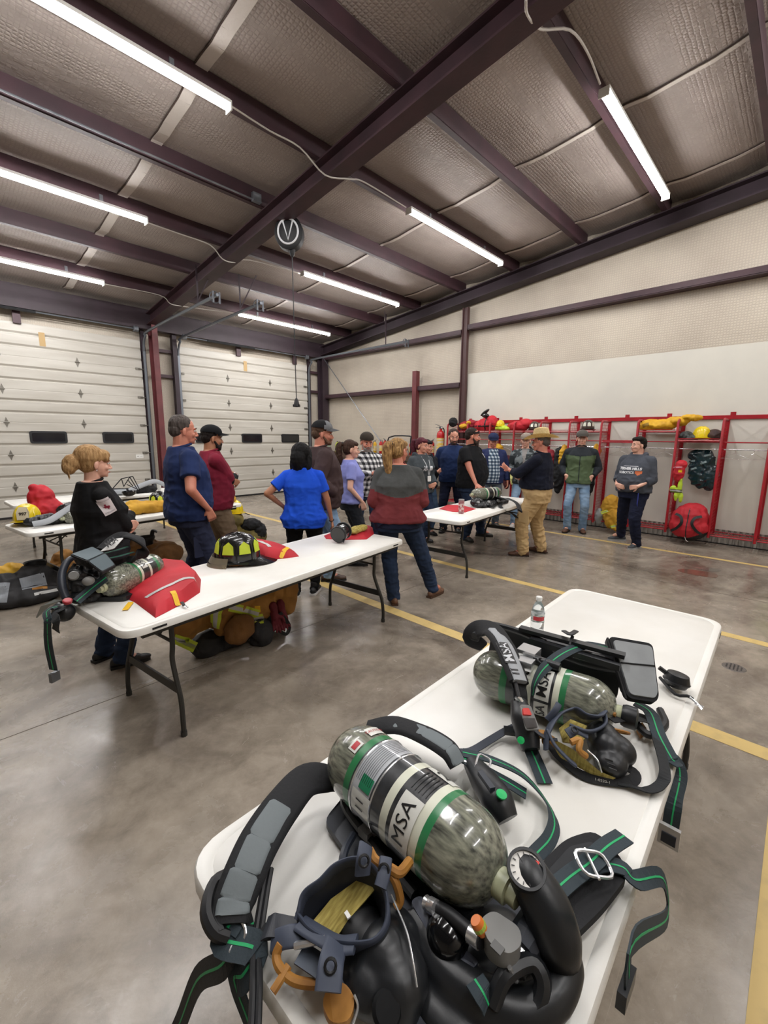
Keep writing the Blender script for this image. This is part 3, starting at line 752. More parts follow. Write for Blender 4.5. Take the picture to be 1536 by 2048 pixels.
def face_mask(c, f, u, lab, s=1.0, net=True, parent=None):
    """breathing mask: open back at c, lens facing f"""
    t = stand('face_mask', lab, 'breathing mask'); c = V(c); f = V(f).normalized(); sd, up = basis(f, u)
    bm = B(); add_lathe(bm, [(.088, .0), (.092, .012), (.09, .04), (.078, .07), (.07, .075)], c, f, 28, up=u, sx=.85*s, sy=1.05*s)
    add_lathe(bm, [(.082, .004), (.084, .02), (.08, .05), (.07, .072), (.07, .075)], c, f, 28, up=u, sx=.85*s, sy=1.05*s)
    obj('skirt', bm, M_rub, t, smooth=True)
    bm = B(); add_lathe(bm, [(.074, .06), (.07, .085), (.055, .108), (.03, .12), (.0, .124)], c, f, 28, up=u, sx=.85*s, sy=1.05*s); obj('lens', bm, M_lens, t, smooth=True)
    bm = B(); pc = c+f*.085*s-up*.055*s; add_lathe(bm, [(.034, 0), (.036, .03), (.034, .055), (.026, .06), (.0, .06)], pc, (f-up*.5).normalized(), 20); obj('regulator_port', bm, M_plast, t, smooth=True)
    bm = B(); add_ring(bm, c+f*.07*s, .078, .008, f, 28, 6, sx=.85*s, sy=1.05*s, up=u); obj('lens_ring', bm, M_plast, t, smooth=True)
    bm = B(); add_ring(bm, c, .089, .011, f, 32, 8, sx=.85*s, sy=1.05*s, up=u); obj('face_seal', bm, M_rub2, t, smooth=True)
    bm = B(); add_lathe(bm, [(.045, .01), (.04, .035), (.02, .055)], c-up*.035*s+f*.0, f, 18, up=u); obj('nose_cup', bm, M_rub, t, smooth=True)
    for k, a in enumerate((35, 90, 145, 215, 325)):
        a = math.radians(a); q = c+(sd*math.cos(a)*.08+up*math.sin(a)*.1)*s; o = (sd*math.cos(a)+up*math.sin(a)); e1 = q+o*.02-f*.02; e2 = q+o*.03-f*.075
        bm = B(); add_ribbon(bm, [q, e1, e2], [.016, .026, .022], .006, side=o.cross(f), smooth=4, rnd=1); st = obj('strap_tab', bm, M_rub2, t, smooth=True)
        bm = B(); add_ring(bm, e1-f*.02+o*.004, .009, .002, o, 12, 5); obj('buckle', bm, M_chrome, st)
        bm = B(); g = e2+o*.01; add_tube(bm, [e1-f*.015, g-f*.02+sd*.01, g-f*.045-sd*.012+up*.01], .0055, 6, smooth=3); obj('pull_tab', bm, M_tan, st, smooth=True)
    if net:
        bm = B(); add_ribbon(bm, [c+up*.08*s-f*.01, c+up*.03*s+f*.01, c-up*.07*s+f*.01], [.05, .035, .06], .004, side=sd, smooth=4); obj('head_net', bm, M_net, t)
    return t


# ================================================================ nearest air pack
t = stand('air_pack', 'large air pack with its cylinder toward the camera, nearest end of the near table', 'air pack')
b1 = Bottle(t, (0.661, 0.785, 0.875), (0.633, 0.298, 0.875), .088)
b1.o.data.materials[0] = M_carbon
lw = b1.rect('logo_panel', .105, .052, .618, 30, M_labelw)
b1.text('MSA', .044, .618, 30, off=.0034, par=lw)
l2 = b1.rect('number_panel', .035, .07, .62, 126, M_labelw); b1.text('2', .045, .62, 126, off=.0034, bold=.0006, par=l2)
for k in range(5): b1.rect('band_groove', .06, .003, .575+.02*k, 90, M_ink)
b1.rect('caution_sticker', .045, .03, .20, 108, M_labelw); b1.text('CAUTION', .012, .20, 108, mat('label_red', '#b3202c', .4), off=.0034)
b1.rect('caution_sticker', .03, .026, .215, 66, M_labelw); b1.rect('red_mark', .02, .014, .215, 66, mat('label_red', '#b3202c', .4), off=.003)
for k in range(9): b1.rect('label_line', .14, .0012, .315+.011*k, 80, M_ink, off=.003)
b1.rect('green_square', .03, .035, .38, 36, mat('label_green', '#1f7a55', .4), off=.0028)
l3 = b1.rect('white_label', .05, .06, .375, 6, M_labelw); b1.text('11', .035, .375, 6, off=.0034, par=l3)
bm = B(); add_ring(bm, b1.A+b1.d*b1.L*.30, .0895, .0022, b1.d, 40, 6); add_ring(bm, b1.A+b1.d*b1.L*.435, .0895, .0022, b1.d, 40, 6); obj('tank_band', bm, M_chrome, t, smooth=True)
# back plate
bm = B(); P = rounded([(0.628, 0.734, 0.785), (0.555, 0.728, 0.765), (0.539, 0.615, 0.765), (0.533, 0.502, 0.765), (0.515, 0.384, 0.765), (0.556, 0.28, 0.765), (0.682, 0.25, 0.775), (0.776, 0.368, 0.785), (0.8, 0.533, 0.785), (0.78, 0.72, 0.785)], .02, 3)
add_slab(bm, P, -.016, (0, 0, 1)); bp = obj('back_plate', bm, M_plast2, t, bevel=.005)
bm = B(); add_tube(bm, [(0.562, 0.63, 0.79), (0.52, 0.609, 0.8), (0.498, 0.59, 0.795), (0.493, 0.555, 0.785), (0.513, 0.532, 0.775)], .009, 8, smooth=4); obj('carry_handle', bm, M_plast2, bp, smooth=True)
bm = B(); add_bar(bm, (0.674, 0.728, 0.8), (0.605, 0.338, 0.8), .05, .03); add_tube(bm, [(0.645, 0.734, 0.8), (0.603, 0.705, 0.79), (0.58, 0.594, 0.79), (0.56, 0.446, 0.79)], .011, 8, smooth=4); obj('frame_channel', bm, M_plast, t, bevel=.004)
bm = B(); add_box(bm, (0.585, 0.607, 0.8), (.03, .03, .02)); obj('latch', bm, M_grey, t, bevel=.004)
# left shoulder strap (black with quilted grey panel)
LP = [(0.638, 0.746, 0.8), (0.598, 0.766, 0.83), (0.543, 0.785, 0.845), (0.463, 0.761, 0.845), (0.388, 0.73, 0.835), (0.337, 0.701, 0.82), (0.304, 0.682, 0.8), (0.283, 0.658, 0.785)]
LN = [(-.2, -.1, 1), (-.35, -.25, .9), (-.35, -.4, .85), (-.3, -.5, .8), (-.25, -.5, .8)]
bm = B(); add_ribbon(bm, LP, [.04, .07, .085, .088, .088, .085, .08, .06], .02, nrm=LN, rnd=1, smooth=6); ls = obj('shoulder_strap', bm, M_fab, t, smooth=True)
GP = [V(p) for p in LP[3:]]; GP[-1] = GP[-1].lerp(GP[-2], .35)
def quilt(parent, pts, nrm, w, n, gap=.006):
    P = catmull(pts, 12); m = len(P)
    for k in range(n):
        a = int(k*(m-1)/n); b_ = int((k+1)*(m-1)/n)
        seg = P[a:b_+1]; bm = B(); N_ = nrm if isinstance(nrm, tuple) else nrm[min(int(k/n*len(nrm)), len(nrm)-1)]
        off = V(N_).normalized()*.008
        add_ribbon(bm, [p+off for p in seg], [w*.82]+[w]*(len(seg)-2)+[w*.82], .010, nrm=N_, rnd=1, smooth=1); obj('quilted_panel', bm, M_pad, parent, smooth=True)
quilt(ls, GP, LN[2:], .062, 4)
# right shoulder strap
RP = [(0.831, 0.863, 0.8), (0.873, 0.788, 0.825), (0.89, 0.696, 0.835), (0.901, 0.615, 0.825), (0.896, 0.577, 0.8)]
RN = [(.1, -.45, .9), (.15, -.6, .75), (.1, -.7, .7)]
bm = B(); add_ribbon(bm, RP, [.05, .07, .075, .075, .06], .02, nrm=RN, rnd=1); rs = obj('shoulder_strap', bm, M_fab, t, smooth=True)
quilt(rs, RP[1:], RN[1], .052, 3)
# speaker and gauge console on the right strap
bm = B(); cpts = [(0.939, 0.557, 0.79), (0.901, 0.498, 0.8), (0.869, 0.441, 0.8), (0.854, 0.404, 0.78)]
add_tube(bm, cpts, [.022, .032, .036, .024], 16, smooth=5, ell=1.15); cs = obj('console', bm, M_plast, t, smooth=True)
bm = B(); add_lathe(bm, [(.013, 0), (.013, .004), (.0, .005)], (0.854, 0.424, 0.835), (0, -.25, 1), 18); obj('green_button', bm, M_green, cs)
bm = B(); add_bar(bm, (0.883, 0.5, 0.832), (0.852, 0.446, 0.836), .014, .012); obj('slot', bm, M_plast2, cs, bevel=.003)
bm = B(); rect_loop(bm, (0.927, 0.518, 0.817), .035, .06, (0, -.3, 1), .0032, up=(1, .4, 0), rad=.01); add_tube(bm, [(0.912, 0.588, 0.8), (0.93, 0.543, 0.8)], .006, 8); obj('buckle', bm, M_chrome, t)
web('strap_tail', [(0.928, 0.594, 0.8), (0.932, 0.529, 0.8), (0.963, 0.47, 0.775), (0.984, 0.419, 0.755)], .036, t)
web('long_strap', [(0.941, 0.591, 0.805), (0.98, 0.519, 0.8), (1.011, 0.444, 0.78), (0.995, 0.373, 0.76), (0.947, 0.33, 0.765), (0.885, 0.313, 0.775), (0.825, 0.316, 0.78), (0.766, 0.322, 0.785)], .034, t, nrm=[(0, 0, 1), (.3, 0, 1), (.9, -.2, .5), (.4, -.5, .8), (0, -.2, 1)])
web('thin_strap', [(0.942, 0.604, 0.8), (1.002, 0.596, 0.775), (1.1, 0.595, 0.755), (1.159, 0.576, 0.765), (1.193, 0.557, 0.775)], .026, t, line=False, m=mat('webbing_slate', '#363b45', .75))
bm = B(); add_box(bm, (1.161, 0.561, 0.772), (.03, .036, .012), Matrix.Rotation(.6, 3, 'Z')); obj('slide_buckle', bm, M_plast, t, bevel=.003)
# waist pad with metal buckle
bm = B(); P = rounded([(0.795, 0.301, 0.765), (0.9, 0.284, 0.765), (0.972, 0.243, 0.765), (0.935, 0.174, 0.765), (0.901, 0.158, 0.765), (0.803, 0.173, 0.765), (0.689, 0.201, 0.765), (0.708, 0.246, 0.765)], .03, 4)
add_slab(bm, P, .018, (0, 0, 1)); wp = obj('waist_pad', bm, M_fab, t, bevel=.008, smooth=True)
bm = B(); P = rounded([(0.792, 0.28, 0.785), (0.882, 0.268, 0.785), (0.93, 0.236, 0.785), (0.901, 0.216, 0.785), (0.78, 0.248, 0.785)], .01, 3); add_slab(bm, P, .004, (0, 0, 1)); obj('pad_panel', bm, mat('waist_panel', '#26282b', .8), wp)
web('waist_strap', [(0.731, 0.254, 0.8), (0.798, 0.237, 0.803), (0.857, 0.218, 0.806), (0.928, 0.205, 0.8), (0.998, 0.19, 0.785)], .042, t)
web('hanging_strap', [(0.834, 0.225, 0.795), (0.877, 0.204, 0.797), (0.909, 0.169, 0.79), (0.914, 0.145, 0.775), (1.0, .11, .735), (.99, .092, .66), (0.602, 0.088, 0.991), (0.571, 0.085, 0.954)], .036, t, nrm=[(0, 0, 1), (0, 0, 1), (.2, -.4, 1), (.2, -1, .3), (.1, -1, 0), (.1, -1, 0)])
bm = B(); add_box(bm, (0.568, 0.085, 0.949), (.046, .012, .028)); obj('strap_end', bm, M_plast, t, bevel=.003)
bm = B(); bc = V((0.851, 0.21, 0.815)); rect_loop(bm, bc, .05, .072, (.1, -.3, 1), .0036, up=(.75, -.65, 0), rad=.02); add_tube(bm, [bc+V((-.026, -.02, 0)), bc+V((.022, .026, 0))], .003, 6); obj('waist_buckle', bm, M_chrome, t)
# valve body with gauge, hand wheel
bm = B(); add_tube(bm, [(0.669, 0.279, 0.905), (0.654, 0.255, 0.9), (0.648, 0.223, 0.875), (0.642, 0.201, 0.84), (0.644, 0.192, 0.8)], [.034, .038, .042, .04, .03], 18, smooth=5); vb = obj('valve_cover', bm, M_plast, t, smooth=True)
gn = (V((0, 0, 1.68))-V((0.637, 0.262, 0.935))).normalized()*.6+V((0, 0, .7)); gn.normalize(); gc = V((0.645, 0.264, 0.925))
bm = B(); add_lathe(bm, [(.031, -.01), (.034, .004), (.033, .010), (.028, .010), (.028, .006)], gc, gn, 28); obj('gauge_rim', bm, M_plast, vb, smooth=True)
bm = B(); add_lathe(bm, [(.028, .006), (.0, .0065)], gc, gn, 28); gd = obj('gauge_dial', bm, mat('dial_white', '#e4e2dc', .3), vb)
gs, gu = basis(gn, (0, 1, 0)); bm = B()
for k in range(11):
    a = math.radians(220-k*26); e = gs*math.cos(a)+gu*math.sin(a); add_bar(bm, gc+gn*.008+e*.020, gc+gn*.008+e*.0255, .0013, .0006, up=gn)
add_bar(bm, gc+gn*.0085-gu*.004, gc+gn*.0085+(gu*.018-gs*.008), .0016, .0008, up=gn); add_lathe(bm, [(.004, .007), (.003, .010), (0, .010)], gc, gn, 12); obj('dial_marks', bm, M_ink, gd)
bm = B(); add_slab(bm, [gc+gn*.0075-gs*.020-gu*.004, gc+gn*.0075-gs*.024-gu*.013, gc+gn*.0075-gs*.010-gu*.016, gc+gn*.0075-gs*.010-gu*.007], .0006, gn); obj('red_zone', bm, M_redb, gd)
bm = B(); kc = V((0.627, 0.24, 0.83)); ka = (V((0.591, 0.242, 0.82))-kc).normalized(); pr = []
add_lathe(bm, [(.02, -.03), (.03, -.02), (.032, .01), (.028, .03), (.02, .032)], kc, ka, 12); obj('hand_wheel', bm, M_plast2, t, bevel=.002)
bm = B(); add_lathe(bm, [(.018, .03), (.018, .045), (.022, .046), (.022, .058), (.014, .06)], kc, ka, 20); obj('coupling', bm, M_chrome, t, smooth=True)
# grey connector block and hose
bm = B(); P = rounded([(0.555, 0.3, 0.84), (0.584, 0.291, 0.84), (0.591, 0.245, 0.84), (0.569, 0.23, 0.84), (0.541, 0.239, 0.84), (0.534, 0.271, 0.84)], .012, 4); add_slab(bm, P, .034, (0, 0, 1)); gb = obj('connector_block', bm, M_grey, t, bevel=.007, smooth=True)
bm = B(); add_bar(bm, (0.537, 0.266, 0.876), (0.536, 0.247, 0.876), .014, .003); obj('engraved_mark', bm, mat('grey_dark', '#5c5c5b', .5), gb)
bm = B(); add_tube(bm, [(0.545, 0.388, 0.83), (0.543, 0.352, 0.845), (0.542, 0.305, 0.85), (0.54, 0.285, 0.855)], .0115, 12, smooth=5); obj('air_hose', bm, M_black, t, smooth=True)
bm = B(); add_lathe(bm, [(.008, 0), (.012, .004), (.009, .01), (.013, .014), (.013, .03)], (0.54, 0.406, 0.828), (V((0.543, 0.352, 0.845))-V((0.545, 0.388, 0.83))), 14); obj('hose_fitting', bm, M_chrome, t, smooth=True); bm = B(); add_lathe(bm, [(.014, 0), (.014, .02)], (0.54, 0.309, 0.85), (V((0.54, 0.285, 0.855))-V((0.54, 0.309, 0.85))), 14); obj('hose_fitting', bm, M_chrome, t, smooth=True)
bm = B(); add_lathe(bm, [(.011, 0), (.011, .02), (.009, .024), (0, .024)], (0.548, 0.29, 0.865), (-.3, .4, .8), 12); it = obj('indicator_tube', bm, mat('indicator_orange', '#d8752e', .4), t, smooth=True)
bm = B(); add_lathe(bm, [(.0115, .008), (.0115, .015)], (0.548, 0.29, 0.865), (-.3, .4, .8), 12); obj('green_ring', bm, mat('ring_lime', '#a9c04a', .4), it)
bm = B(); add_tube(bm, [(0.543, 0.237, 0.85), (0.554, 0.229, 0.82)], .004, 6); obj('pin', bm, M_chrome, t)
# big lumbar moulding at the end of the pack
bm = B()
add_ell(bm, (0.576, 0.339, 0.77), (.12, .05, .035), Matrix.Rotation(-.5, 3, 'Z')); add_ell(bm, (0.555, 0.381, 0.785), (.06, .05, .035))
add_tube(bm, [(0.538, 0.427, 0.78), (0.508, 0.345, 0.78), (0.518, 0.272, 0.78), (0.551, 0.21, 0.78), (0.6, 0.183, 0.79), (0.648, 0.183, 0.8), (0.664, 0.202, 0.8)], [.03, .034, .034, .032, .03, .028, .022], 12, smooth=4)
add_ell(bm, (0.567, 0.253, 0.765), (.11, .06, .022)); add_ell(bm, (0.494, 0.314, 0.765), (.06, .09, .02))
organic('lumbar_moulding', bm, .006, M_plast, t, smooth=4)
bm = B(); add_lathe(bm, [(.036, 0), (.038, .02), (.03, .036), (.012, .044), (0, .045)], (0.536, 0.35, 0.8), (-.15, -.1, 1), 24); obj('alarm_dome', bm, mat('gloss_black', '#0d0e10', .12), t, smooth=True)
bm = B(); P = rounded([(0.532, 0.435, 0.8), (0.549, 0.422, 0.81), (0.529, 0.335, 0.81), (0.541, 0.287, 0.8), (0.511, 0.297, 0.795), (0.508, 0.357, 0.8)], .01, 3); add_slab(bm, P, .012, (0, 0, 1)); obj('side_rail', bm, mat('rail_slate', '#3d4250', .45), t, bevel=.004)
bm = B(); add_tube(bm, [(0.512, 0.247, 0.8), (0.542, 0.243, 0.83), (0.586, 0.222, 0.83), (0.584, 0.199, 0.82), (0.561, 0.196, 0.8), (0.534, 0.215, 0.79)], .014, 8, smooth=4); obj('loop_handle', bm, M_plast, t, smooth=True)
web('keeper_strap', [(0.505, 0.276, 0.825), (0.5, 0.259, 0.825), (0.501, 0.249, 0.81)], .034, t)
web('lower_strap', [(0.447, 0.366, 0.76), (0.451, 0.322, 0.765), (0.451, 0.283, 0.765), (0.465, 0.238, 0.76)], .04, t)
web('lower_strap', [(0.484, 0.416, 0.765), (0.456, 0.358, 0.77), (0.436, 0.32, 0.765), (0.393, 0.304, 0.76)], .05, t, line=False, m=mat('webbing_slate', '#363b45', .75))
# twin hose and hanging straps at the table end
for k in (0, 1):
    bm = B(); o = .012*k; add_tube(bm, [(V((0.374, 0.687, 0.8))+V((o, 0, 0))), V((0.343, 0.654, 0.79))+V((o, 0, 0)), V((0.299, 0.605, 0.765))+V((o, 0, 0)), V((0.265, 0.548, 0.765))+V((o, 0, 0)), V((0.23, 0.494, 0.76))+V((o, 0, 0))], .006, 8, smooth=4); obj('pressure_hose', bm, M_black, t, smooth=True)
bm = B(); add_tube(bm, [(0.33, 0.732, 0.8), (0.292, 0.742, 0.8), (0.258, 0.703, 0.8), (0.255, 0.667, 0.79), (0.272, 0.65, 0.775)], .012, 8, smooth=4); add_tube(bm, [(0.331, 0.735, 0.79), (0.296, 0.729, 0.79), (0.267, 0.693, 0.79), (0.261, 0.657, 0.785)], .012, 8, smooth=4); obj('coiled_strap', bm, M_black, t, smooth=True)
web('hanging_strap', [(0.285, 0.662, 0.785), (0.267, 0.65, 0.775), (.30, .60, .77), (.275, .60, .74), (0.27, 0.625, 0.708), (0.265, 0.564, 0.684), (0.262, 0.537, 0.654)], .05, t, nrm=[(-.3, -.1, 1), (-.5, 0, 1), (-1, 0, .2), (-1, 0, 0)])
web('hanging_strap', [(.32, .64, .77), (.285, .65, .758), (.262, .655, .72), (0.26, 0.786, 0.544), (0.26, 0.933, 0.251), (0.26, 1.095, -0.056)], .045, t, nrm=[(-.3, 0, 1), (-1, 0, .4), (-1, 0, 0)], m=M_web2)
bm = B(); add_ring(bm, (.285, .648, .775), .018, .003, (-.6, -.2, .7), 16, 6, sx=1.3); add_ring(bm, (.278, .63, .762), .012, .0025, (.3, -.8, .5), 14, 6, sx=1.4); obj('snap_hook', bm, M_chrome, t)
web('chest_strap', [(0.288, 0.652, 0.775), (0.305, 0.63, 0.77), (0.33, 0.601, 0.78), (0.359, 0.571, 0.785)], .03, t, line=False, m=M_fab)
rebase(t, (.62, .5, TT))
def flap(name, pts, w, parent, side, m=None, th=.008, closed=True):
    P = [V(p) for p in pts]; P = P+[P[0]] if closed else P
    bm = B(); add_ribbon(bm, P, w, th, side=side, smooth=6, rnd=1); return obj(name, bm, m or M_rub2, parent, smooth=True)
def tab(pts, w, parent, nrm, hole=None):
    bm = B(); add_ribbon(bm, pts, w, .008, nrm=nrm, smooth=4, rnd=1); o = obj('strap_tab', bm, M_rub2, parent, smooth=True)
    if hole: bm = B(); add_ring(bm, hole, .009, .0025, nrm, 14, 5); obj('eyelet', bm, M_black, o)
    return o
def cord(pts, r, parent, m=None, name='pull_cord'):
    bm = B(); add_tube(bm, pts, r, 8, smooth=5); return obj(name, bm, m or M_tan, parent, smooth=True)
m1 = stand('face_mask', 'dark rubber face mask with tan pull cords lying beside the nearest cylinder', 'breathing mask')
bm = B()
for c, r_ in (((0.444, 0.411, 0.795), (.055, .055, .05)), ((0.438, 0.387, 0.79), (.055, .06, .045)), ((0.409, 0.406, 0.785), (.05, .045, .04)), ((0.494, 0.426, 0.79), (.028, .05, .035)), ((0.416, 0.443, 0.775), (.045, .035, .03)), ((0.421, 0.371, 0.775), (.045, .045, .035))): add_ell(bm, c, r_)
organic('lens_housing', bm, .005, M_plast, m1, smooth=5)
bm = B(); add_lathe(bm, [(.022, 0), (.024, .008), (.02, .014), (0, .015)], (0.389, 0.363, 0.8), (-.1, -.6, 1), 22); obj('regulator_port', bm, mat('port_black', '#0e0f11', .7, spec=.2), m1, smooth=True)
for k in range(3): bm = B(); add_bar(bm, (0.371, 0.373, 0.845), (0.384, 0.365, 0.845), .004, .004); bm.free()
rim = [(0.371, 0.567, 0.8), (0.393, 0.575, 0.82), (0.42, 0.56, 0.84), (0.449, 0.548, 0.86), (0.478, 0.522, 0.87), (0.489, 0.484, 0.87), (0.479, 0.448, 0.855), (0.456, 0.423, 0.84), (0.427, 0.422, 0.83), (0.403, 0.453, 0.815), (0.386, 0.494, 0.8), (0.372, 0.531, 0.8)]
flap('face_seal', rim, .045, m1, (-.25, -.15, 1)); cen = sum((V(p) for p in rim), V())/12
bm = B(); inner = [cen+(V(p)-cen)*.86-V((0, 0, .03)) for p in rim]; low = [cen+(V(p)-cen)*.55+V((.03, -.02, -.075)) for p in rim]
va = [bm.verts.new(p) for p in [cen+(V(q)-cen)*.97 for q in rim]]; vb = [bm.verts.new(p) for p in inner]; vc = [bm.verts.new(p) for p in low]
for i in range(12):
    j = (i+1) % 12; bm.faces.new((va[i], va[j], vb[j], vb[i])); bm.faces.new((vb[i], vb[j], vc[j], vc[i]))
bm.faces.new(vc[::-1]); obj('inner_shell', bm, M_rub, m1, smooth=True)
bm = B(); add_slab(bm, [(0.38, 0.543, 0.8), (0.426, 0.541, 0.815), (0.487, 0.514, 0.84), (0.486, 0.48, 0.84), (0.427, 0.488, 0.82), (0.393, 0.492, 0.8), (0.388, 0.512, 0.8)], .004, (-.2, -.2, 1)); obj('head_net', bm, M_net, m1)
bm = B(); add_ell(bm, (0.44, 0.468, 0.8), (.042, .04, .03)); obj('nose_cup', bm, M_black, m1, smooth=True)
bm = B(); add_slab(bm, [(0.42, 0.496, 0.83), (0.427, 0.496, 0.83), (0.425, 0.483, 0.83), (0.418, 0.484, 0.83)], .003, (0, 0, 1)); obj('care_tag', bm, M_white, m1)
flap('seal_lip', [(0.364, 0.553, 0.81), (0.375, 0.508, 0.815), (0.386, 0.472, 0.82), (0.403, 0.446, 0.83)], .035, m1, (-.5, -.7, .2), closed=False)
tab([(0.451, 0.481, 0.9), (0.46, 0.487, 0.92), (0.48, 0.502, 0.925)], .030, m1, (-.3, -.8, .5), (0.453, 0.479, 0.93))
tab([(0.464, 0.448, 0.89), (0.482, 0.456, 0.9), (0.501, 0.47, 0.905)], .024, m1, (-.6, -.6, .5), (0.482, 0.457, 0.905))
tab([(0.364, 0.536, 0.8), (0.338, 0.554, 0.805), (0.32, 0.576, 0.79)], .034, m1, (-.2, -.3, 1))
tab([(0.38, 0.47, 0.83), (0.351, 0.448, 0.84), (0.329, 0.429, 0.83)], .042, m1, (-.5, -.6, .6), (0.345, 0.442, 0.85))
cord([(0.493, 0.507, 0.9), (0.493, 0.488, 0.89), (0.505, 0.46, 0.885), (0.515, 0.447, 0.88), (0.548, 0.451, 0.875)], .009, m1); cord([(0.502, 0.473, 0.88), (0.504, 0.45, 0.87), (0.503, 0.435, 0.84), (0.494, 0.437, 0.83)], .008, m1)
cord([(0.325, 0.556, 0.8), (0.314, 0.553, 0.79), (0.31, 0.536, 0.785), (0.321, 0.508, 0.775), (0.348, 0.475, 0.775), (0.369, 0.464, 0.78)], .008, m1); cord([(0.322, 0.528, 0.785), (0.303, 0.524, 0.78), (0.287, 0.522, 0.775)], .007, m1)
bm = B(); add_slab(bm, rounded([(0.346, 0.445, 0.8), (0.364, 0.429, 0.8), (0.366, 0.405, 0.79), (0.345, 0.396, 0.78), (0.324, 0.418, 0.775), (0.327, 0.444, 0.785)], .012, 3), .012, (0, 0, 1)); obj('tan_pouch', bm, M_tan, m1, bevel=.004)
cord([(0.341, 0.536, 0.8), (0.36, 0.514, 0.81), (0.379, 0.499, 0.815)], .006, m1, M_chrome, 'spring_clip'); cord([(0.364, 0.407, 0.81), (0.362, 0.396, 0.8), (0.346, 0.391, 0.79)], .002, m1, M_chrome, 'spring_clip')
cord([(0.486, 0.442, 0.86), (0.468, 0.39, 0.85), (0.448, 0.358, 0.84), (0.433, 0.336, 0.825)], .0018, m1, M_chrome, 'edge_wire')
web('head_strap', [(0.361, 0.549, 0.8), (0.344, 0.58, 0.795), (0.331, 0.593, 0.8), (0.322, 0.604, 0.79)], .04, m1, line=False, m=M_rub)
web('head_strap', [(0.345, 0.527, 0.79), (0.362, 0.479, 0.785), (0.376, 0.43, 0.78)], .035, m1, line=False, m=mat('strap_blue_grey', '#4b5360', .6))
rebase(m1, V((0.471, 0.481, 0.737)))

# ================================================================ second air pack on the near table
t = stand('air_pack', 'air pack lying on its side across the near table behind the water bottle gap', 'air pack')
t['label'] = 'air pack with a grey pad and red buttoned console, in front of the water bottle'
b2 = Bottle(t, (1.325, 0.795, 0.828), (1.407, 0.319, 0.828), .087, seq=[(.25, 0), (.30, 2), (.44, 3), (.475, 1), (.61, 3), (.65, 1), (.69, 2), (.7, 0)])
p_ = b2.rect('logo_panel', .105, .046, .545, 42, M_labelw); b2.text('MSA', .044, .545, 42, off=.0034, bold=.0006, par=p_)
p_ = b2.rect('logo_panel', .06, .045, .545, -18, M_labelw); b2.text('SA', .04, .545, -18, off=.0034, bold=.0006, par=p_)
p_ = b2.rect('number_panel', .04, .05, .40, 55, M_labelw); b2.text('0', .06, .40, 55, off=.0034, bold=.0008, par=p_)
bm = B(); a_ = V((1.523, 0.841, 0.915)); b_ = V((1.593, 0.371, 0.915)); P = [a_, b_, V((b_.x-.02, b_.y, .765)), V((a_.x-.03, a_.y, .765))]
add_slab(bm, rounded(P, .03, 3), .02, (1, .2, .1)); bp = obj('back_plate', bm, M_plast, t, bevel=.004)
bm = B(); add_tube(bm, [(1.363, 0.829, 0.93), (1.469, 0.834, 0.935), (1.499, 0.817, 0.935), (1.512, 0.726, 0.935), (1.505, 0.612, 0.93)], .013, 8, smooth=4); add_bar(bm, (1.503, 0.713, 0.955), (1.552, 0.356, 0.955), .03, .014); add_bar(bm, (1.484, 0.661, 0.93), (1.509, 0.357, 0.93), .02, .02); obj('frame_bar', bm, M_plast, t, bevel=.004)
bm = B(); add_ribbon(bm, [(1.554, 0.565, 0.975), (1.523, 0.531, 0.985), (1.575, 0.529, 0.98)], .02, .006, nrm=(0, 0, 1), rnd=1); add_tube(bm, [(1.535, 0.526, 0.975), (1.51, 0.524, 0.95)], .006, 6); obj('cam_lever', bm, M_plast, t, smooth=True)
bm = B(); add_bar(bm, (1.375, 0.646, 0.935), (1.379, 0.582, 0.935), .06, .035); add_bar(bm, (1.316, 0.623, 0.925), (1.321, 0.571, 0.925), .04, .03); obj('band_clamp', bm, M_chrome, t, bevel=.005)
bm = B(); add_tube(bm, [(1.359, 0.586, 0.93), (1.367, 0.499, 0.93)], .015, 12); add_ring(bm, (1.345, 0.555, 0.94), .012, .003, (0, -.4, 1), 14, 5); obj('hose_joint', bm, M_plast, t, smooth=True)
bm = B(); add_slab(bm, [(1.505, 0.507, 0.925), (1.514, 0.444, 0.925), (1.508, 0.444, 0.912), (1.5, 0.506, 0.912)], .004, (-.5, -.5, .8)); obj('data_label', bm, mat('data_label_grey', '#8f9295', .4), t)
bm = B(); add_ell(bm, (1.549, 0.464, 0.9), (.025, .13, .03), Matrix.Rotation(.2, 3, 'Z')); obj('plate_cover', bm, M_plast, t, smooth=True)
# logo shoulder strap
SP = [(1.456, 0.844, 0.85), (1.398, 0.863, 0.9), (1.392, 0.826, 0.95), (1.385, 0.764, 0.965), (1.326, 0.683, 0.955), (1.269, 0.619, 0.93), (1.226, 0.572, 0.905)]
SN = [(-.8, -.3, .2), (-.8, -.3, .6), (-.4, -.3, .9), (-.2, -.5, .85), (-.2, -.6, .8), (-.2, -.6, .8)]
bm = B(); add_ribbon(bm, SP, [.05, .07, .08, .085, .085, .08, .07], .02, nrm=SN, rnd=1); ss = obj('shoulder_strap', bm, M_fab, t, smooth=True)
bm = B(); SQ = [V(p)+V((-.2, -.6, .8))*.006 for p in SP[3:]]; add_ribbon(bm, SQ, [.045, .055, .055, .05], .016, nrm=(-.2, -.58, .8), rnd=1); sp = obj('grey_panel', bm, mat('strap_panel_grey', '#9a9ea2', .6), ss, smooth=True)
lc = V((1.284, 0.653, 0.955)); ld = (V((1.224, 0.602, 0.955))-V((1.316, 0.712, 0.99))).normalized(); ln = V((-.2, -.58, .8)).normalized(); lr = ln.cross(ld)
wrap_rect('logo_panel', .10, .042, sp, lc, -ld, ln.cross(-ld), M_ink, ss, n=8, off=.0008, reach=.1)
lo_ = lc
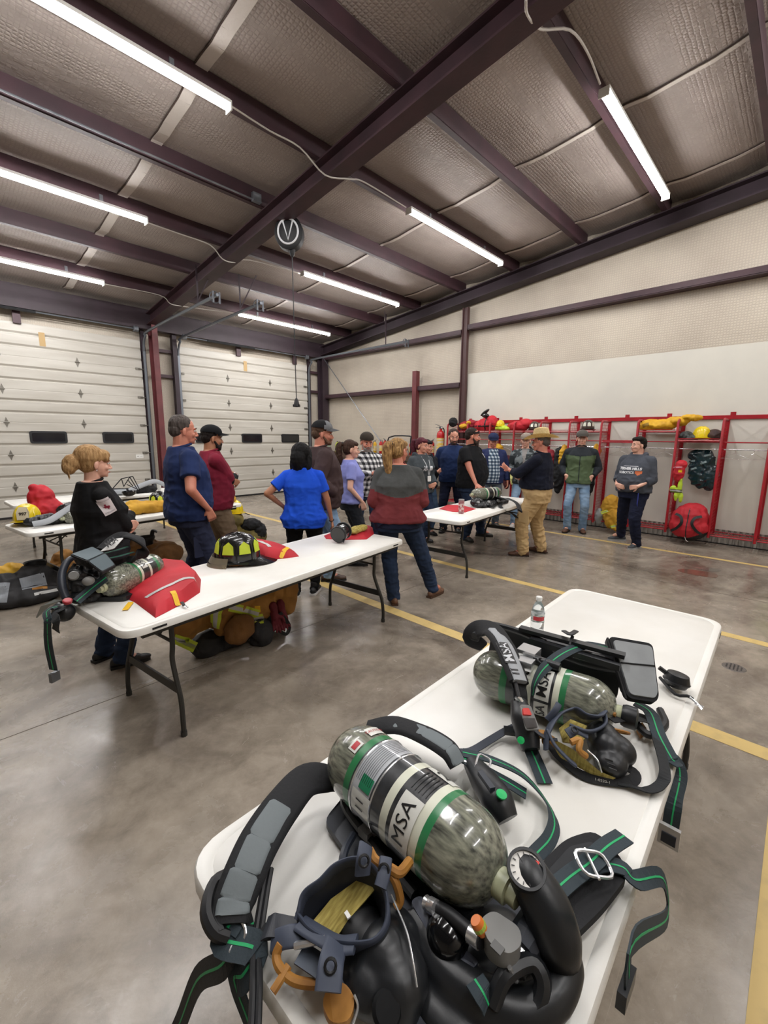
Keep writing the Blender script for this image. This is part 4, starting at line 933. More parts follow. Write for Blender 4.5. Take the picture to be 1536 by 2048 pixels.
wrap_text('lettering', 'MSA', .046, sp, lc, -ld, (ln.cross(-ld)), mat('logo_silver', '#c9ccd0', .4), ss, bold=.0006, off=.0025, reach=.1)
for k in range(2): wrap_rect('strap_mark', .006, .03, sp, lc+ld*(.075+.014*k), -ld, ln.cross(-ld), M_ink, ss, n=4, off=.001, reach=.1)
web('strap_web', [(1.245, 0.585, 0.9), (1.214, 0.561, 0.88), (1.199, 0.548, 0.85)], .05, t, nrm=(-.2, -.6, .8), line=False, m=M_fab)
bm = B(); add_tube(bm, [(1.226, 0.59, 0.915), (1.187, 0.551, 0.88)], .007, 8); obj('hose', bm, M_black, t, smooth=True)
bm = B(); add_lathe(bm, [(.01, 0), (.01, .02)], (1.188, 0.558, 0.88), (.15, -.5, -.6), 12); obj('hose_fitting', bm, M_chrome, t, smooth=True)
# console with red and green buttons
bm = B(); add_tube(bm, [(1.206, 0.559, 0.85), (1.171, 0.528, 0.83), (1.146, 0.497, 0.8), (1.124, 0.474, 0.775)], [.026, .036, .036, .026], 16, smooth=5); cs = obj('console', bm, M_plast, t, smooth=True)
cn = V((-.1, -.5, .85)).normalized()
bm = B(); add_slab(bm, rounded([(1.144, 0.529, 0.885), (1.163, 0.503, 0.885), (1.138, 0.46, 0.84), (1.094, 0.48, 0.85)], .008, 3), .004, cn); obj('console_face', bm, M_grey, cs)
bm = B(); add_slab(bm, rounded([(1.122, 0.509, 0.892), (1.137, 0.498, 0.89), (1.131, 0.484, 0.877), (1.111, 0.501, 0.88)], .003, 3), .006, cn); obj('red_button', bm, M_redb, cs)
bm = B(); add_slab(bm, [(1.108, 0.498, 0.872), (1.136, 0.477, 0.868), (1.124, 0.462, 0.853), (1.098, 0.482, 0.853)], .005, cn); obj('display', bm, mat('screen_dark', '#2a2320', .2), cs)
bm = B(); add_lathe(bm, [(.010, 0), (.010, .006), (0, .007)], (1.079, 0.487, 0.825), (-.7, -.5, .6), 16); obj('green_button', bm, M_green, cs)
web('strap_tail', [(1.136, 0.479, 0.765), (1.108, 0.445, 0.752), (1.065, 0.403, 0.745)], .042, t)
web('long_strap', [(1.26, 0.54, 0.86), (1.271, 0.539, 0.9), (1.331, 0.535, 0.93), (1.452, 0.518, 0.945), (1.565, 0.482, 0.945), (1.618, 0.43, 0.935)], [.012, .02, .034, .036, .036, .034], t, nrm=[(-.4, -.7, .4), (-.2, -.6, .8), (0, -.3, 1), (0, -.2, 1)])
# folded grey waist pad
gp = [(1.605, 0.427, 0.985), (1.676, 0.304, 0.975), (1.546, 0.245, 0.86), (1.526, 0.248, 0.845), (1.479, 0.319, 0.85)]
bm = B(); add_slab(bm, rounded(gp, .02, 4), -.02, (-.2, -.5, .8)); wp = obj('waist_pad', bm, M_fab, t, bevel=.006, smooth=True)
c_ = sum((V(p) for p in gp), V())/5; gi = [c_+(V(p)-c_)*.88 for p in gp]
bm = B(); add_slab(bm, rounded(gi, .015, 4), .006, (-.2, -.5, .8)); obj('pad_panel', bm, M_padd, wp, bevel=.003)
bm = B(); a_ = (V(gi[0])*.55+V(gi[4])*.45); b_ = (V(gi[1])*.55+V(gi[2])*.45); nn = V((-.2, -.5, .8)).normalized(); add_tube(bm, [a_+nn*.008, b_+nn*.008], .0025, 6); obj('pad_crease', bm, M_fab, wp)
bm = B(); add_slab(bm, rounded([(1.608, 0.428, 0.98), (1.473, 0.317, 0.85), (1.606, 0.368, 0.8), (1.734, 0.468, 0.9)], .01, 3), .015, (-.8, .1, .2)); obj('pad_back', bm, M_fab, t)
# gauge pod with clip
bm = B(); gp_ = V((1.866, 0.247, 0.775)); add_lathe(bm, [(.024, -.022), (.036, -.018), (.042, -.004), (.043, .006), (.036, .028), (.015, .034), (0, .034)], gp_, (.15, -.1, 1), 28); add_lathe(bm, [(.044, -.004), (.046, 0), (.044, .004)], gp_, (.15, -.1, 1), 28); obj('gauge_pod', bm, M_plast, t, smooth=True)
bm = B(); add_tube(bm, [(1.858, 0.306, 0.81), (1.864, 0.272, 0.79)], .009, 8); add_tube(bm, [(1.87, 0.301, 0.765), (1.8, 0.237, 0.755), (1.808, 0.201, 0.76), (1.799, 0.184, 0.76)], .006, 8, smooth=3); obj('pod_lanyard', bm, M_black, t, smooth=True)
bm = B(); add_tube(bm, [(1.8, 0.192, 0.762), (1.785, 0.167, 0.755), (1.765, 0.149, 0.75)], .004, 6); add_ring(bm, (1.78, 0.162, 0.754), .009, .002, (0, 0, 1), 12, 5, sx=.6, sy=1.5); obj('snap_hook', bm, M_chrome, t)
# valve end
bm = B(); add_lathe(bm, [(.03, 0), (.034, .01), (.034, .04), (.02, .045)], b2.A+b2.d*(b2.L+.005), b2.d, 18); obj('valve', bm, M_plast, t, smooth=True)
bm = B(); add_tube(bm, [(1.487, 0.306, 0.8), (1.473, 0.281, 0.775), (1.463, 0.242, 0.765), (1.553, 0.22, 0.765), (1.624, 0.25, 0.77)], .012, 8, smooth=4); obj('hose', bm, M_black, t, smooth=True)
web('waist_strap', [(1.557, 0.312, 0.8), (1.549, 0.264, 0.79), (1.467, 0.22, 0.775), (1.402, 0.17, 0.755), (1.43, .165, .742), (1.425, .15, .70), (1.344, 0.145, 0.66), (1.332, 0.145, 0.567)], .042, t, nrm=[(0, -.2, 1), (0, 0, 1), (0, 0, 1), (-.3, -.5, 1), (-1, -.5, .2), (-1, -.5, 0)])
bm = B(); bc = V((1.286, 0.14, 0.605)); add_box(bm, bc, (.012, .05, .06)); o_ = obj('belt_buckle', bm, M_chrome, t, bevel=.004)
bm = B(); add_box(bm, bc+V((-.007, 0, -.005)), (.003, .034, .03)); obj('buckle_tongue', bm, M_plast2, o_)
web('loop_strap', [(1.513, 0.321, 0.78), (1.535, 0.26, 0.772), (1.423, 0.21, 0.77), (1.323, 0.173, 0.76), (1.267, 0.175, 0.752), (1.23, 0.199, 0.748), (1.219, 0.239, 0.748), (1.209, 0.262, 0.75)], .03, t, nrm=[(0, 0, 1), (.4, 0, .9), (.8, 0, .4), (.5, -.5, .7), (0, 0, 1)], line=False, m=M_web2)
rebase(t, (1.37, .56, TT))
m2 = stand('face_mask', 'face mask with slate head frame and yellow net beside the far cylinder', 'breathing mask')
bm = B()
for c, r_ in (((1.28, 0.313, 0.79), (.055, .055, .05)), ((1.287, 0.291, 0.785), (.045, .055, .045)), ((1.294, 0.332, 0.8), (.05, .05, .045)), ((1.237, 0.289, 0.775), (.045, .045, .035))): add_ell(bm, c, r_)
organic('lens_housing', bm, .005, M_plast, m2, smooth=5)
for k in range(3): bm = B(); add_bar(bm, (1.189, 0.293, 0.813), (1.193, 0.274, 0.813), .003, .005) if k == 0 else add_bar(bm, V((1.189, 0.293, 0.813))+V((-.01*k, -.008*k, -.004*k)), V((1.193, 0.274, 0.813))+V((-.01*k, -.008*k, -.004*k)), .003, .005); obj('vent_slot', bm, M_black, m2)
bm = B(); add_ring(bm, (1.335, 0.303, 0.815), .03, .004, (.5, .2, .7), 22, 6); obj('port_ring', bm, M_tan, m2, smooth=True)
flap('face_seal', [(1.123, 0.43, 0.8), (1.158, 0.443, 0.83), (1.226, 0.443, 0.85), (1.272, 0.417, 0.86), (1.271, 0.377, 0.86), (1.291, 0.35, 0.86), (1.328, 0.344, 0.86)], [.022, .035, .042, .036, .036, .042, .03], m2, (-.3, -.6, .7), closed=False)
flap('face_seal', [(1.328, 0.344, 0.86), (1.288, 0.328, 0.85), (1.247, 0.344, 0.84), (1.223, 0.368, 0.84), (1.22, 0.403, 0.84)], .02, m2, (-.2, -.5, .8), closed=False)
flap('frame_arm', [(1.158, 0.443, 0.835), (1.135, 0.41, 0.82), (1.13, 0.367, 0.8), (1.136, 0.352, 0.79)], .026, m2, (-.8, -.5, .3), closed=False)
tab([(1.193, 0.399, 0.83), (1.214, 0.383, 0.84), (1.23, 0.355, 0.83)], .028, m2, (-.1, -.5, .9), (1.204, 0.383, 0.846))
tab([(1.2, 0.462, 0.84), (1.221, 0.448, 0.87), (1.242, 0.448, 0.88)], .02, m2, (-.5, -.6, .6))
bm = B(); add_slab(bm, [(1.24, 0.441, 0.8), (1.293, 0.428, 0.81), (1.313, 0.367, 0.8), (1.227, 0.372, 0.79), (1.201, 0.413, 0.79)], .004, (-.2, -.3, 1)); obj('inner_net', bm, M_net, m2)
for pts, r_ in (([(1.164, 0.378, 0.83), (1.186, 0.361, 0.835), (1.163, 0.354, 0.82), (1.179, 0.339, 0.8)], .009), ([(1.155, 0.481, 0.8), (1.169, 0.461, 0.81), (1.17, 0.442, 0.8)], .012), ([(1.372, 0.344, 0.84), (1.373, 0.322, 0.84)], .007)): cord(pts, r_, m2)
cord([(1.193, 0.341, 0.81), (1.186, 0.311, 0.8), (1.178, 0.295, 0.775)], .0022, m2, M_chrome, 'spring_clip')
web('head_strap', [(1.344, 0.327, 0.835), (1.399, 0.302, 0.825), (1.488, 0.272, 0.79), (1.516, 0.248, 0.77)], .03, m2, line=False, m=M_fab)
web('side_strap', [(1.145, 0.488, 0.83), (1.146, 0.444, 0.82), (1.161, 0.414, 0.82)], .012, m2, line=False, m=M_rub)
web('neck_strap', [(1.213, 0.462, 0.765), (1.186, 0.411, 0.75), (1.169, 0.34, 0.745), (1.193, 0.282, 0.75), (1.232, 0.234, 0.752), (1.271, 0.235, 0.755), (1.265, 0.272, 0.76)], .03, m2, line=False, m=M_fab, nrm=[(0, 0, 1), (-.1, -.6, .8), (0, -.5, .8), (0, 0, 1)])
me_ = flat_text('lettering', '1-0220-1', .011, (1.171, 0.289, 0.757), V((1.197, 0.253, 0.757))-V((1.165, 0.32, 0.757)), (0, .1, 1), mat('marker_white', '#d0d0cc', .6), m2)
bm = B(); add_slab(bm, rounded([(1.174, 0.443, 0.8), (1.172, 0.381, 0.8), (1.183, 0.307, 0.765), (1.195, 0.265, 0.76), (1.182, 0.325, 0.75), (1.173, 0.407, 0.76)], .008, 3), .01, (-.1, -.6, .8)); obj('aramid_net', bm, M_net, m2, bevel=.003)
bm = B(); P = rounded([(1.485, 0.285, 0.745), (1.517, 0.277, 0.745), (1.491, 0.258, 0.745), (1.451, 0.265, 0.745)], .003, 3); add_slab(bm, P, .02, (0, 0, 1)); obj('pull_tab', bm, M_tan, m2, bevel=.002)
bm = B(); add_ribbon(bm, [(1.17, 0.46, 0.79), (1.176, 0.441, 0.8), (1.181, 0.424, 0.79)], .03, .012, nrm=(0, -.3, 1), rnd=1); obj('pull_tab', bm, M_tan, m2, smooth=True)
rebase(m2, (1.321, 0.342, 0.737))

# water bottle
wb = thing('water_bottle', 'clear plastic water bottle with a white cap at the far side of the near table', 'bottle', (1.939, 0.833, 0.737), .4, None, 1.0)
M_clear = mat('clear_plastic', '#f2f6f8', .05, trans=.92, spec=.5)
bm = B(); add_lathe(bm, [(.0, .004), (.028, .0), (.031, .008), (.031, .03), (.029, .034), (.031, .04), (.031, .085), (.029, .09), (.031, .1), (.030, .125), (.024, .15), (.014, .168), (.012, .172), (.012, .18)], seg=28); obj('bottle', bm, M_clear, wb, smooth=True)
bm = B(); add_lathe(bm, [(.0, .18), (.014, .178), (.0145, .18), (.0145, .194), (.013, .196), (0, .196)], seg=24); obj('cap', bm, M_white, wb, smooth=True)
bm = B(); add_lathe(bm, [(.0316, .075), (.0316, .118)], seg=28); lb = obj('label', bm, mat('bottle_label', '#cfd4d2', .4, col2='#5c6f6a', nscale=30, stretch=(1, 1, 3), lo=.45, hi=.6), wb, smooth=True)
bm = B(); add_lathe(bm, [(.032, .085), (.032, .105)], seg=28, arc=None)
for f in [f for f in bm.faces if not (f.calc_center_median().x < -.012 and f.calc_center_median().y < .02)]: bm.faces.remove(f)
obj('red_patch', bm, mat('label_red', '#b3202c', .4), lb)


# ================================================================ people
M_skin = {k: mat('skin_'+k, c, .5, col2=c2, nscale=7) for k, c, c2 in (('fair', '#d9a088', '#cf9079'), ('ruddy', '#cf8c74', '#c27a64'), ('tan', '#b98262', '#a87253'), ('pale', '#e0b09a', '#d49f8a'))}
M_eye = mat('eye_white', '#dcd6d0', .3); M_iris = mat('iris', '#3a2c24', .3); M_lip = mat('lip', '#b0655a', .5)
def two_bone(S, E, l1, l2, hint):
    S, E = V(S), V(E); d = E-S; L_ = min(d.length, (l1+l2)*.999); d.normalize(); E = S+d*L_
    a = (l1*l1-l2*l2+L_*L_)/(2*L_); h = math.sqrt(max(l1*l1-a*a, 0)); hp = V(hint)-d*V(hint).dot(d)
    return S+d*a+hp.normalized()*h, E
def hand_shape(bm, w, d, n, curl=.3, side=1, spread=.0, point=False):
    """w wrist, d finger direction, n palm normal (palm faces n)"""
    w, d = V(w), V(d).normalized(); n = (V(n)-d*V(n).dot(d)).normalized(); s = d.cross(n)*side   # s points to thumb side
    for k in (-1, -.33, .33, 1):
        add_cap(bm, w+d*.01+s*k*.016, w+d*.088+s*k*.028, .015, .0125, 8)
    for i, (k, L_) in enumerate(((1, .068), (.33, .078), (-.33, .072), (-1, .056))):
        c = curl if not (point and i == 0) else .05
        b = w+d*.088+s*k*.028; fd = (d+s*k*spread).normalized()
        a1 = c*1.1; d1 = fd*math.cos(a1)+n*math.sin(a1); p1 = b+d1*L_*.45
        a2 = c*2.3; d2 = fd*math.cos(a2)+n*math.sin(a2); p2 = p1+d2*L_*.32
        a3 = c*3.2; d3 = fd*math.cos(a3)+n*math.sin(a3); p3 = p2+d3*L_*.24
        add_cap(bm, b, p1, .0098, .0092, 8); add_cap(bm, p1, p2, .0092, .0085, 8); add_cap(bm, p2, p3, .0085, .0075, 8)
    t0 = w+d*.025+s*.026; t1 = t0+(d*.6+s*.75+n*.35).normalized()*.04; t2 = t1+(d*.95+s*.25+n*.3).normalized()*.032
    add_cap(bm, t0, t1, .0135, .011, 8); add_cap(bm, t1, t2, .011, .009, 8)

def ARM(pose, s):
    """returns wrist, elbow hint, hand dir, palm normal, curl   (s=+1 right side (+x), forward = +y)"""
    if pose == 'hang': return (s*.285, .05, .88), (s*.5, -1, 0), (0, .15, -1), (-s, 0, 0), .35
    if pose == 'cross_over': return (-s*.10, .23, 1.20), (s*.8, -.1, -1), (-s*1, -.45, .25), (-.3*s, -1, .1), .6
    if pose == 'cross_under': return (-s*.09, .20, 1.14), (s*.8, -.1, -1), (-s*.9, -.6, .1), (-.3*s, -1, .1), .7
    if pose == 'pocket': return (s*.215, .09, .93), (s*.5, -1, 0), (-s*.05, .25, -1), (-s, .2, 0), .5
    if pose == 'front_pocket': return (s*.16, .17, 1.01), (s*.55, -1, -.3), (-s*.7, .15, -.2), (0, -1, 0), .5
    if pose == 'jacket_pocket': return (s*.205, .09, 1.0), (s*.5, -1, -.1), (-s*.6, .1, -.5), (0, -1, 0), .5
    if pose == 'hip': return (s*.20, .04, 1.04), (s*1, -.6, 0), (-s*.3, .7, -.6), (-s, 0, 0), .4
    if pose == 'back': return (s*.08, -.17, .98), (s*1, -.3, 0), (-s*1, 0, -.2), (0, 1, 0), .5
def person(pos, heading, H, label, spec, name='person', eye=None):
    """pos on the floor, heading deg of the facing direction from +X; H body height without hat"""
    g = spec.get; sc = H/1.75; rz = math.radians(heading-90)
    root = thing(name, label, 'person', (pos[0], pos[1], 0), rz, g('group'), sc)
    Rz = Matrix.Rotation(-rz, 3, 'Z')
    def loc(wp): q = Rz @ (V(wp)-V((pos[0], pos[1], 0))); return q/sc
    vox = g('vox', .008); fem = g('fem', 0); fat = g('fat', 0.0); wd = g('wide', 1.0); belly = g('belly', 0)
    skin = M_skin[g('skin', 'fair')]
    shx = (.165 if fem else .19)*wd; hipx = .085*(1.05 if fem else 1)*(1+fat*.25)
    # torso sections (y forward)
    def torso(inf=0, z0=.86, z1=1.50, b=1, hem=0):
        S = []
        base = [(.84, .165, .115, 0), (.92, .172+.02*fem, .122, -.005), (1.0, .160, .115, 0), (1.08, .148-.014*fem, .105, .0), (1.18, .150-.008*fem, .108, .004), (1.28, .162, .118+.016*fem, .008+.008*fem), (1.36, .164, .112, .0), (1.42, .140, .096, -.008), (1.465, .098, .08, -.014), (1.505, .070, .068, -.014)]
        for z, rx, ry, cy in base:
            k = math.exp(-((z-1.08)/.15)**2)*belly; f2 = 1+fat*.35*(1 if z < 1.3 else (.6 if z < 1.4 else .2))
            wz = wd if z < 1.35 else 1+(wd-1)*.4
            S.append((0, cy+k*.055, z, rx*wz*f2+k*.035+inf*(1 if z < 1.4 else .6), ry*f2+k*.07+inf))
        out = []
        for q in S:
            if z0-.001 <= q[2] <= z1+.001: out.append(q)
        def at(z):
            for a, c in zip(S, S[1:]):
                if a[2] <= z <= c[2]:
                    t_ = (z-a[2])/(c[2]-a[2]); return tuple(a[i]*(1-t_)+c[i]*t_ for i in range(5))
            q = S[0] if z < S[0][2] else S[-1]; return (q[0], q[1], z, q[3], q[4])
        if out and abs(out[0][2]-z0) > .005: out.insert(0, at(z0))
        if out and abs(out[-1][2]-z1) > .005: out.append(at(z1))
        return out
    # legs
    feet = g('feet'); LG = []
    for i, s in enumerate((-1, 1)):
        if feet: fx = loc((*feet[i][:2], 0)); ank = V((fx.x, fx.y, .085)); fr = math.radians(feet[i][2])
        else: ank = V((s*g('stance', .12), .0+(.03*s*g('stagger', 1)), .085)); fr = math.radians(-s*12)
        hip = V((s*hipx, 0, .90)); fd = V((-math.sin(fr), math.cos(fr), 0))
        knee, ank = two_bone(hip, ank, .43, .425, fd+V((s*.1, .2, 0)))
        LG.append((hip, knee, ank, fd))
    # arms
    AR = []
    for i, s in enumerate((-1, 1)):
        ap = g('arms', ('hang', 'hang'))[i]; sh = V((s*shx, -.01, 1.392))
        if isinstance(ap, str): w_, hint, hd, pn, cu = ARM(ap, s)
        else: w_, hint, hd, pn, cu = ap; w_ = loc(w_) if g('world_hands') else w_
        w_ = V(w_)
        if isinstance(ap, str):
            if ap in ('cross_over', 'cross_under', 'front_pocket', 'pocket'): w_.y += belly*.055+fat*.04
            w_.x += s*(wd-1)*.1+(s*fat*.05 if ap in ('hang', 'pocket', 'hip') else 0)
        el, w_ = two_bone(sh, w_, .29, .26, hint)
        AR.append((sh, el, w_, V(hd), V(pn), cu, s))
    # ---- body: one continuous surface
    bm = B(); fem_s = .92 if fem else 1.0
    add_stack(bm, torso(-.004))
    for hip, knee, ank, fd in LG:
        add_cap(bm, hip, knee, .078*(1+fat*.3), .052); add_cap(bm, knee, ank, .052, .036); add_cap(bm, ank, ank+fd*.1-V((0, 0, .04)), .036, .03)
    for sh, el, w_, hd, pn, cu, s in AR:
        add_cap(bm, sh, el, .047*fem_s*(1+fat*.3), .038*fem_s*(1+fat*.2)); add_cap(bm, el, w_, .038*fem_s*(1+fat*.15), .024*fem_s)
        add_cap(bm, V((s*.04, -.01, 1.45)), sh, .04, .046)
        hand_shape(bm, w_, hd, pn, cu, -s, .15 if cu < .3 else .05, g('point') == s)
    hyaw = math.radians(g('head', 0)); hp = math.radians(g('nod', 4)); hc = V((0, .018, 1.628))
    HM = (Matrix.Rotation(hyaw, 3, 'Z') @ Matrix.Rotation(-hp, 3, 'X'))*g('headsize', 1.07)
    def hd_(p): return hc+HM @ (V(p))
    nr = .052 if fem else .062+.008*fat
    add_cap(bm, (0, -.015, 1.44), hd_((0, -.02, -.05)), nr*1.08, nr)
    hw = 1.0+.06*fat
    add_ell(bm, hd_((0, -.016, .035)), (.074*hw, .094, .084), HM); add_ell(bm, hd_((0, .022, -.022)), (.060*hw, .066, .082), HM)
    add_ell(bm, hd_((0, .036, -.072)), (.044*hw+.004*fat, .046, .034), HM); add_ell(bm, hd_((0, .070, -.088)), (.018, .016, .015), HM)
    for s in (-1, 1):
        add_ell(bm, hd_((s*.034, .062, -.028)), (.022, .02, .022), HM); add_ell(bm, hd_((s*.076*hw, -.008, -.012)), (.009, .017, .031), HM @ Matrix.Rotation(s*.3, 3, 'Z'))
        add_ell(bm, hd_((s*.026, .080, .022)), (.022, .010, .008), HM)
        add_ell(bm, hd_((s*.011, .095, -.036)), (.009, .009, .007), HM)
    add_cap(bm, hd_((0, .086, .008)), hd_((0, .104, -.030)), .007, .011, 8)
    add_ell(bm, hd_((0, .082, -.058)), (.022, .012, .006), HM); add_ell(bm, hd_((0, .080, -.068)), (.018, .011, .006), HM)
    body = organic('body', bm, g('bvox', min(vox, .0065)), skin, root, smooth=2)
    for s in (-1, 1):
        bm = B(); add_ell(bm, hd_((s*.029, .078, .004)), (.012, .009, .0065), HM, 10, 6); ey = obj('eye', bm, M_eye, root, smooth=True)
        bm = B(); add_ell(bm, hd_((s*.029, .0855, .004)), (.0055, .004, .0058), HM, 8, 5); obj('iris', bm, M_iris, ey, smooth=True)
        bm = B(); add_ribbon(bm, [hd_((s*.013, .092, .024)), hd_((s*.030, .091, .029)), hd_((s*.047, .080, .024))], [.007, .008, .004], .004, side=HM @ V((0, 0, 1)), smooth=3); obj('eyebrow', bm, mat('brow_'+g('brow', '#4a3a30'), g('brow', '#4a3a30'), .9), root)
    bm = B(); add_ribbon(bm, [hd_((-.023, .086, -.062)), hd_((0, .097, -.061)), hd_((.023, .086, -.062))], [.004, .011, .004], .004, side=HM @ V((0, 0, 1)), smooth=4); obj('lips', bm, M_lip, root, smooth=True)
    # ---- trousers
    pm = g('pants'); lw = 1+fat*.3+g('baggy', 0)
    pb = B(); add_stack(pb, torso(.010, .80, g('waist', 1.03)))
    for hip, knee, ank, fd in LG:
        add_cap(pb, hip+V((0, 0, .0)), knee, .094*lw, .066*lw); bot = ank+V((0, -.005, -.045)); add_cap(pb, knee, bot, .066*lw, (.060 if not g('skinny') else .046)*(1+g('baggy', 0)*.6), flat=True); add_ell(pb, knee, .066*lw)
    organic('trousers', pb, vox, pm, root, smooth=2, amp=g('pwr', .006), freq=8, st=(1, 1, 1.6), seed=pos[0], fn=lambda p: .5+min(1.2, max(0, (.95-p.z))*1.3))
    # ---- shoes
    for (hip, knee, ank, fd), s in zip(LG, (-1, 1)):
        sd = V((fd.y, -fd.x, 0)); bs = V((ank.x, ank.y, 0)); R3 = Matrix((sd, fd, V((0, 0, 1)))).transposed()
        bm = B(); add_ell(bm, bs-fd*.045+V((0, 0, .042)), (.036, .045, .042), R3); add_cap(bm, bs-fd*.05+V((0, 0, .042)), bs+fd*.1+V((0, 0, .036)), .037, .042); add_ell(bm, bs+fd*.135+V((0, 0, .03)), (.043, .065 if not g('boots') else .075, .03), R3); add_cap(bm, bs-fd*.01+V((0, 0, .05)), bs+V((0, 0, .12)), .042, .044)
        geom = bm.verts[:]
        for v in geom: v.co.z = max(v.co.z, .012)
        sh_ = organic('boot' if g('boots') else 'shoe', bm, .007, g('shoe_m') or mat('shoe_'+g('shoes', '#2a2624'), g('shoes', '#2a2624'), .5), root, smooth=2)
        bm = B(); P = [bs+sd*a+fd*b_ for a, b_ in ((-.034, -.088), (.034, -.088), (.04, -.02), (.046, .09), (.044, .15), (.022, .198), (-.022, .198), (-.044, .15), (-.046, .09), (-.04, -.02))]
        add_slab(bm, P, .022, (0, 0, 1)); obj('sole', bm, mat('sole_'+g('soles', '#1c1a19'), g('soles', '#1c1a19'), .6), sh_, bevel=.005)
    # ---- shirt or jacket
    top = g('top'); hem = g('hem', .93); inf = g('loose', .018); tb = B()
    add_stack(tb, torso(inf, hem, 1.492))
    add_ell(tb, (0, -.014, 1.462), (.088, .078, .034))
    for sh, el, w_, hd, pn, cu, s in AR:
        r1 = (.054+inf*.6)*fem_s*(1+fat*.2); r2 = (.044+inf*.7)*fem_s*(1+fat*.2)
        add_cap(tb, V((s*.05, -.012, 1.445)), sh, .038+inf*.4, r1*.98)
        sl = g('sleeve', 'long')
        if sl == 'short' or (sl == 'mixed' and s > 0):
            e_ = sh.lerp(el, .62); add_cap(tb, sh, e_, r1, r1*.98, flat=True); add_ell(tb, sh, r1)
        elif sl == 'elbow':
            e_ = sh.lerp(el, .98); add_cap(tb, sh, e_, r1, r2, flat=True); add_ell(tb, sh, r1)
        elif sl == 'pushed':
            add_cap(tb, sh, el, r1, r2); e_ = el.lerp(w_, .45); add_cap(tb, el, e_, r2, r2*.86, flat=True)
        else:
            add_cap(tb, sh, el, r1, r2); e_ = el.lerp(w_, .93); add_cap(tb, el, e_, r2, (.031+inf*.5), flat=True)
    sh_o = organic(g('topname', 'shirt'), tb, vox, top, root, smooth=2, amp=g('wr', .006), freq=7, st=(1, 1, 1.3), seed=pos[1], fn=lambda p: .35+max(0, min(1, (1.38-p.z)*3)))
    cuts = g('top2')
    if cuts:   # second colour region chosen by a function of local position
        sh_o.data.materials.append(cuts[0])
        for p in sh_o.data.polygons:
            if cuts[1](p.center): p.material_index = 1
    if g('collar'):
        bm = B(); add_ring(bm, (0, -.014, 1.497), nr+.013, .011, (0, -.25, 1), 22, 8, sy=1.05); obj('collar', bm, g('collar'), root, smooth=True)
    if g('hood'):
        bm = B(); add_tube(bm, [(.085, .035, 1.455), (.10, -.04, 1.49), (.06, -.115, 1.475), (0, -.135, 1.455), (-.06, -.115, 1.475), (-.10, -.04, 1.49), (-.085, .035, 1.455)], [.022, .036, .042, .045, .042, .036, .022], 12, smooth=4)
        organic('hood', bm, .008, top, root, smooth=3, amp=.004, freq=12)
    # ---- hair
    hm = g('hair_m') or mat('hair_'+g('hair', '#3b2c22'), g('hair', '#3b2c22'), .68, col2=g('hair2', g('hair', '#3b2c22')), nscale=14, stretch=(5, 5, .7), bump=(60, .6, .006), bstretch=(4, 4, .5), spec=.22)
    st = g('style', 'short')
    bm = B()
    if st != 'bald':
        add_ell(bm, hd_((0, -.028, .048)), (.079*hw, .091, .081), HM)
        if st in ('short', 'full'): add_ell(bm, hd_((0, -.060, .004)), (.073*hw, .056, .064), HM)
        if st == 'full': add_ell(bm, hd_((.01, .028, .088)), (.062, .058, .034), HM); add_ell(bm, hd_((-.02, .0, .09)), (.062, .07, .042), HM)
        if st in ('long', 'pony', 'bun', 'braid'): add_ell(bm, hd_((0, -.045, .01)), (.082*hw, .074, .085), HM); add_ell(bm, hd_((0, .035, .072)), (.064, .048, .034), HM)
        if st == 'long':
            add_ell(bm, hd_((0, -.04, .03)), (.094*hw, .100, .100), HM)
            for s in (-1, 1): add_tube(bm, [hd_((s*.06, .01, .05)), hd_((s*.085, -.02, -.03)), hd_((s*.085, -.04, -.11)), hd_((s*.075, -.06, -.165+g('hairlen', 0)))], [.034, .036, .040, .026], 10, smooth=3)
            add_tube(bm, [hd_((0, -.07, .05)), hd_((0, -.1, -.04)), hd_((0, -.085, -.12)), hd_((0, -.08, -.175+g('hairlen', 0)))], [.06, .07, .06, .035], 14, smooth=3, ell=1.25)
        if st == 'pony':
            L_ = g('ponylen', .3); add_ell(bm, hd_((0, -.115, .06)), (.024, .03, .028), HM)
        if st == 'bun':
            add_ell(bm, hd_((0, -.145, .0)), (.058, .06, .062), HM); add_ell(bm, hd_((.01, -.165, -.03)), (.045, .045, .055), HM); add_ell(bm, hd_((0, -.04, .052)), (.090, .102, .090), HM)
            add_ell(bm, hd_((0, .045, .068)), (.066, .052, .040), HM); add_ell(bm, hd_((.045, .055, .045)), (.028, .03, .03), HM)
    # cut hair away from the face by keeping it behind an inclined plane
    if st != 'bald':
        ho = organic('hair', bm, .006, hm, root, smooth=2, amp=g('hairwr', .004), freq=26, st=(1, 1, .4))
        if st == 'pony':
            bm = B(); L_ = g('ponylen', .3); up = HM @ V((0, 0, 1))
            add_tube(bm, [hd_((0, -.12, .065)), hd_((0, -.16, .05)), hd_((.0, -.165, -.03)), hd_((.005, -.14, -.03-L_*.5)), hd_((.012, -.125, .0-L_))], [.018, .034, .042, .036, .008], 12, smooth=5, ell=1.2)
            pt = organic('ponytail', bm, .006, hm, ho, smooth=1, amp=.01, freq=22, st=(1.5, 1.5, .45))
            bm = B(); add_ring(bm, hd_((0, -.125, .066)), .020, .010, HM @ V((0, -1, .3)), 16, 8); obj('hair_tie', bm, M_black, ho, smooth=True)
    bd = g('beard')
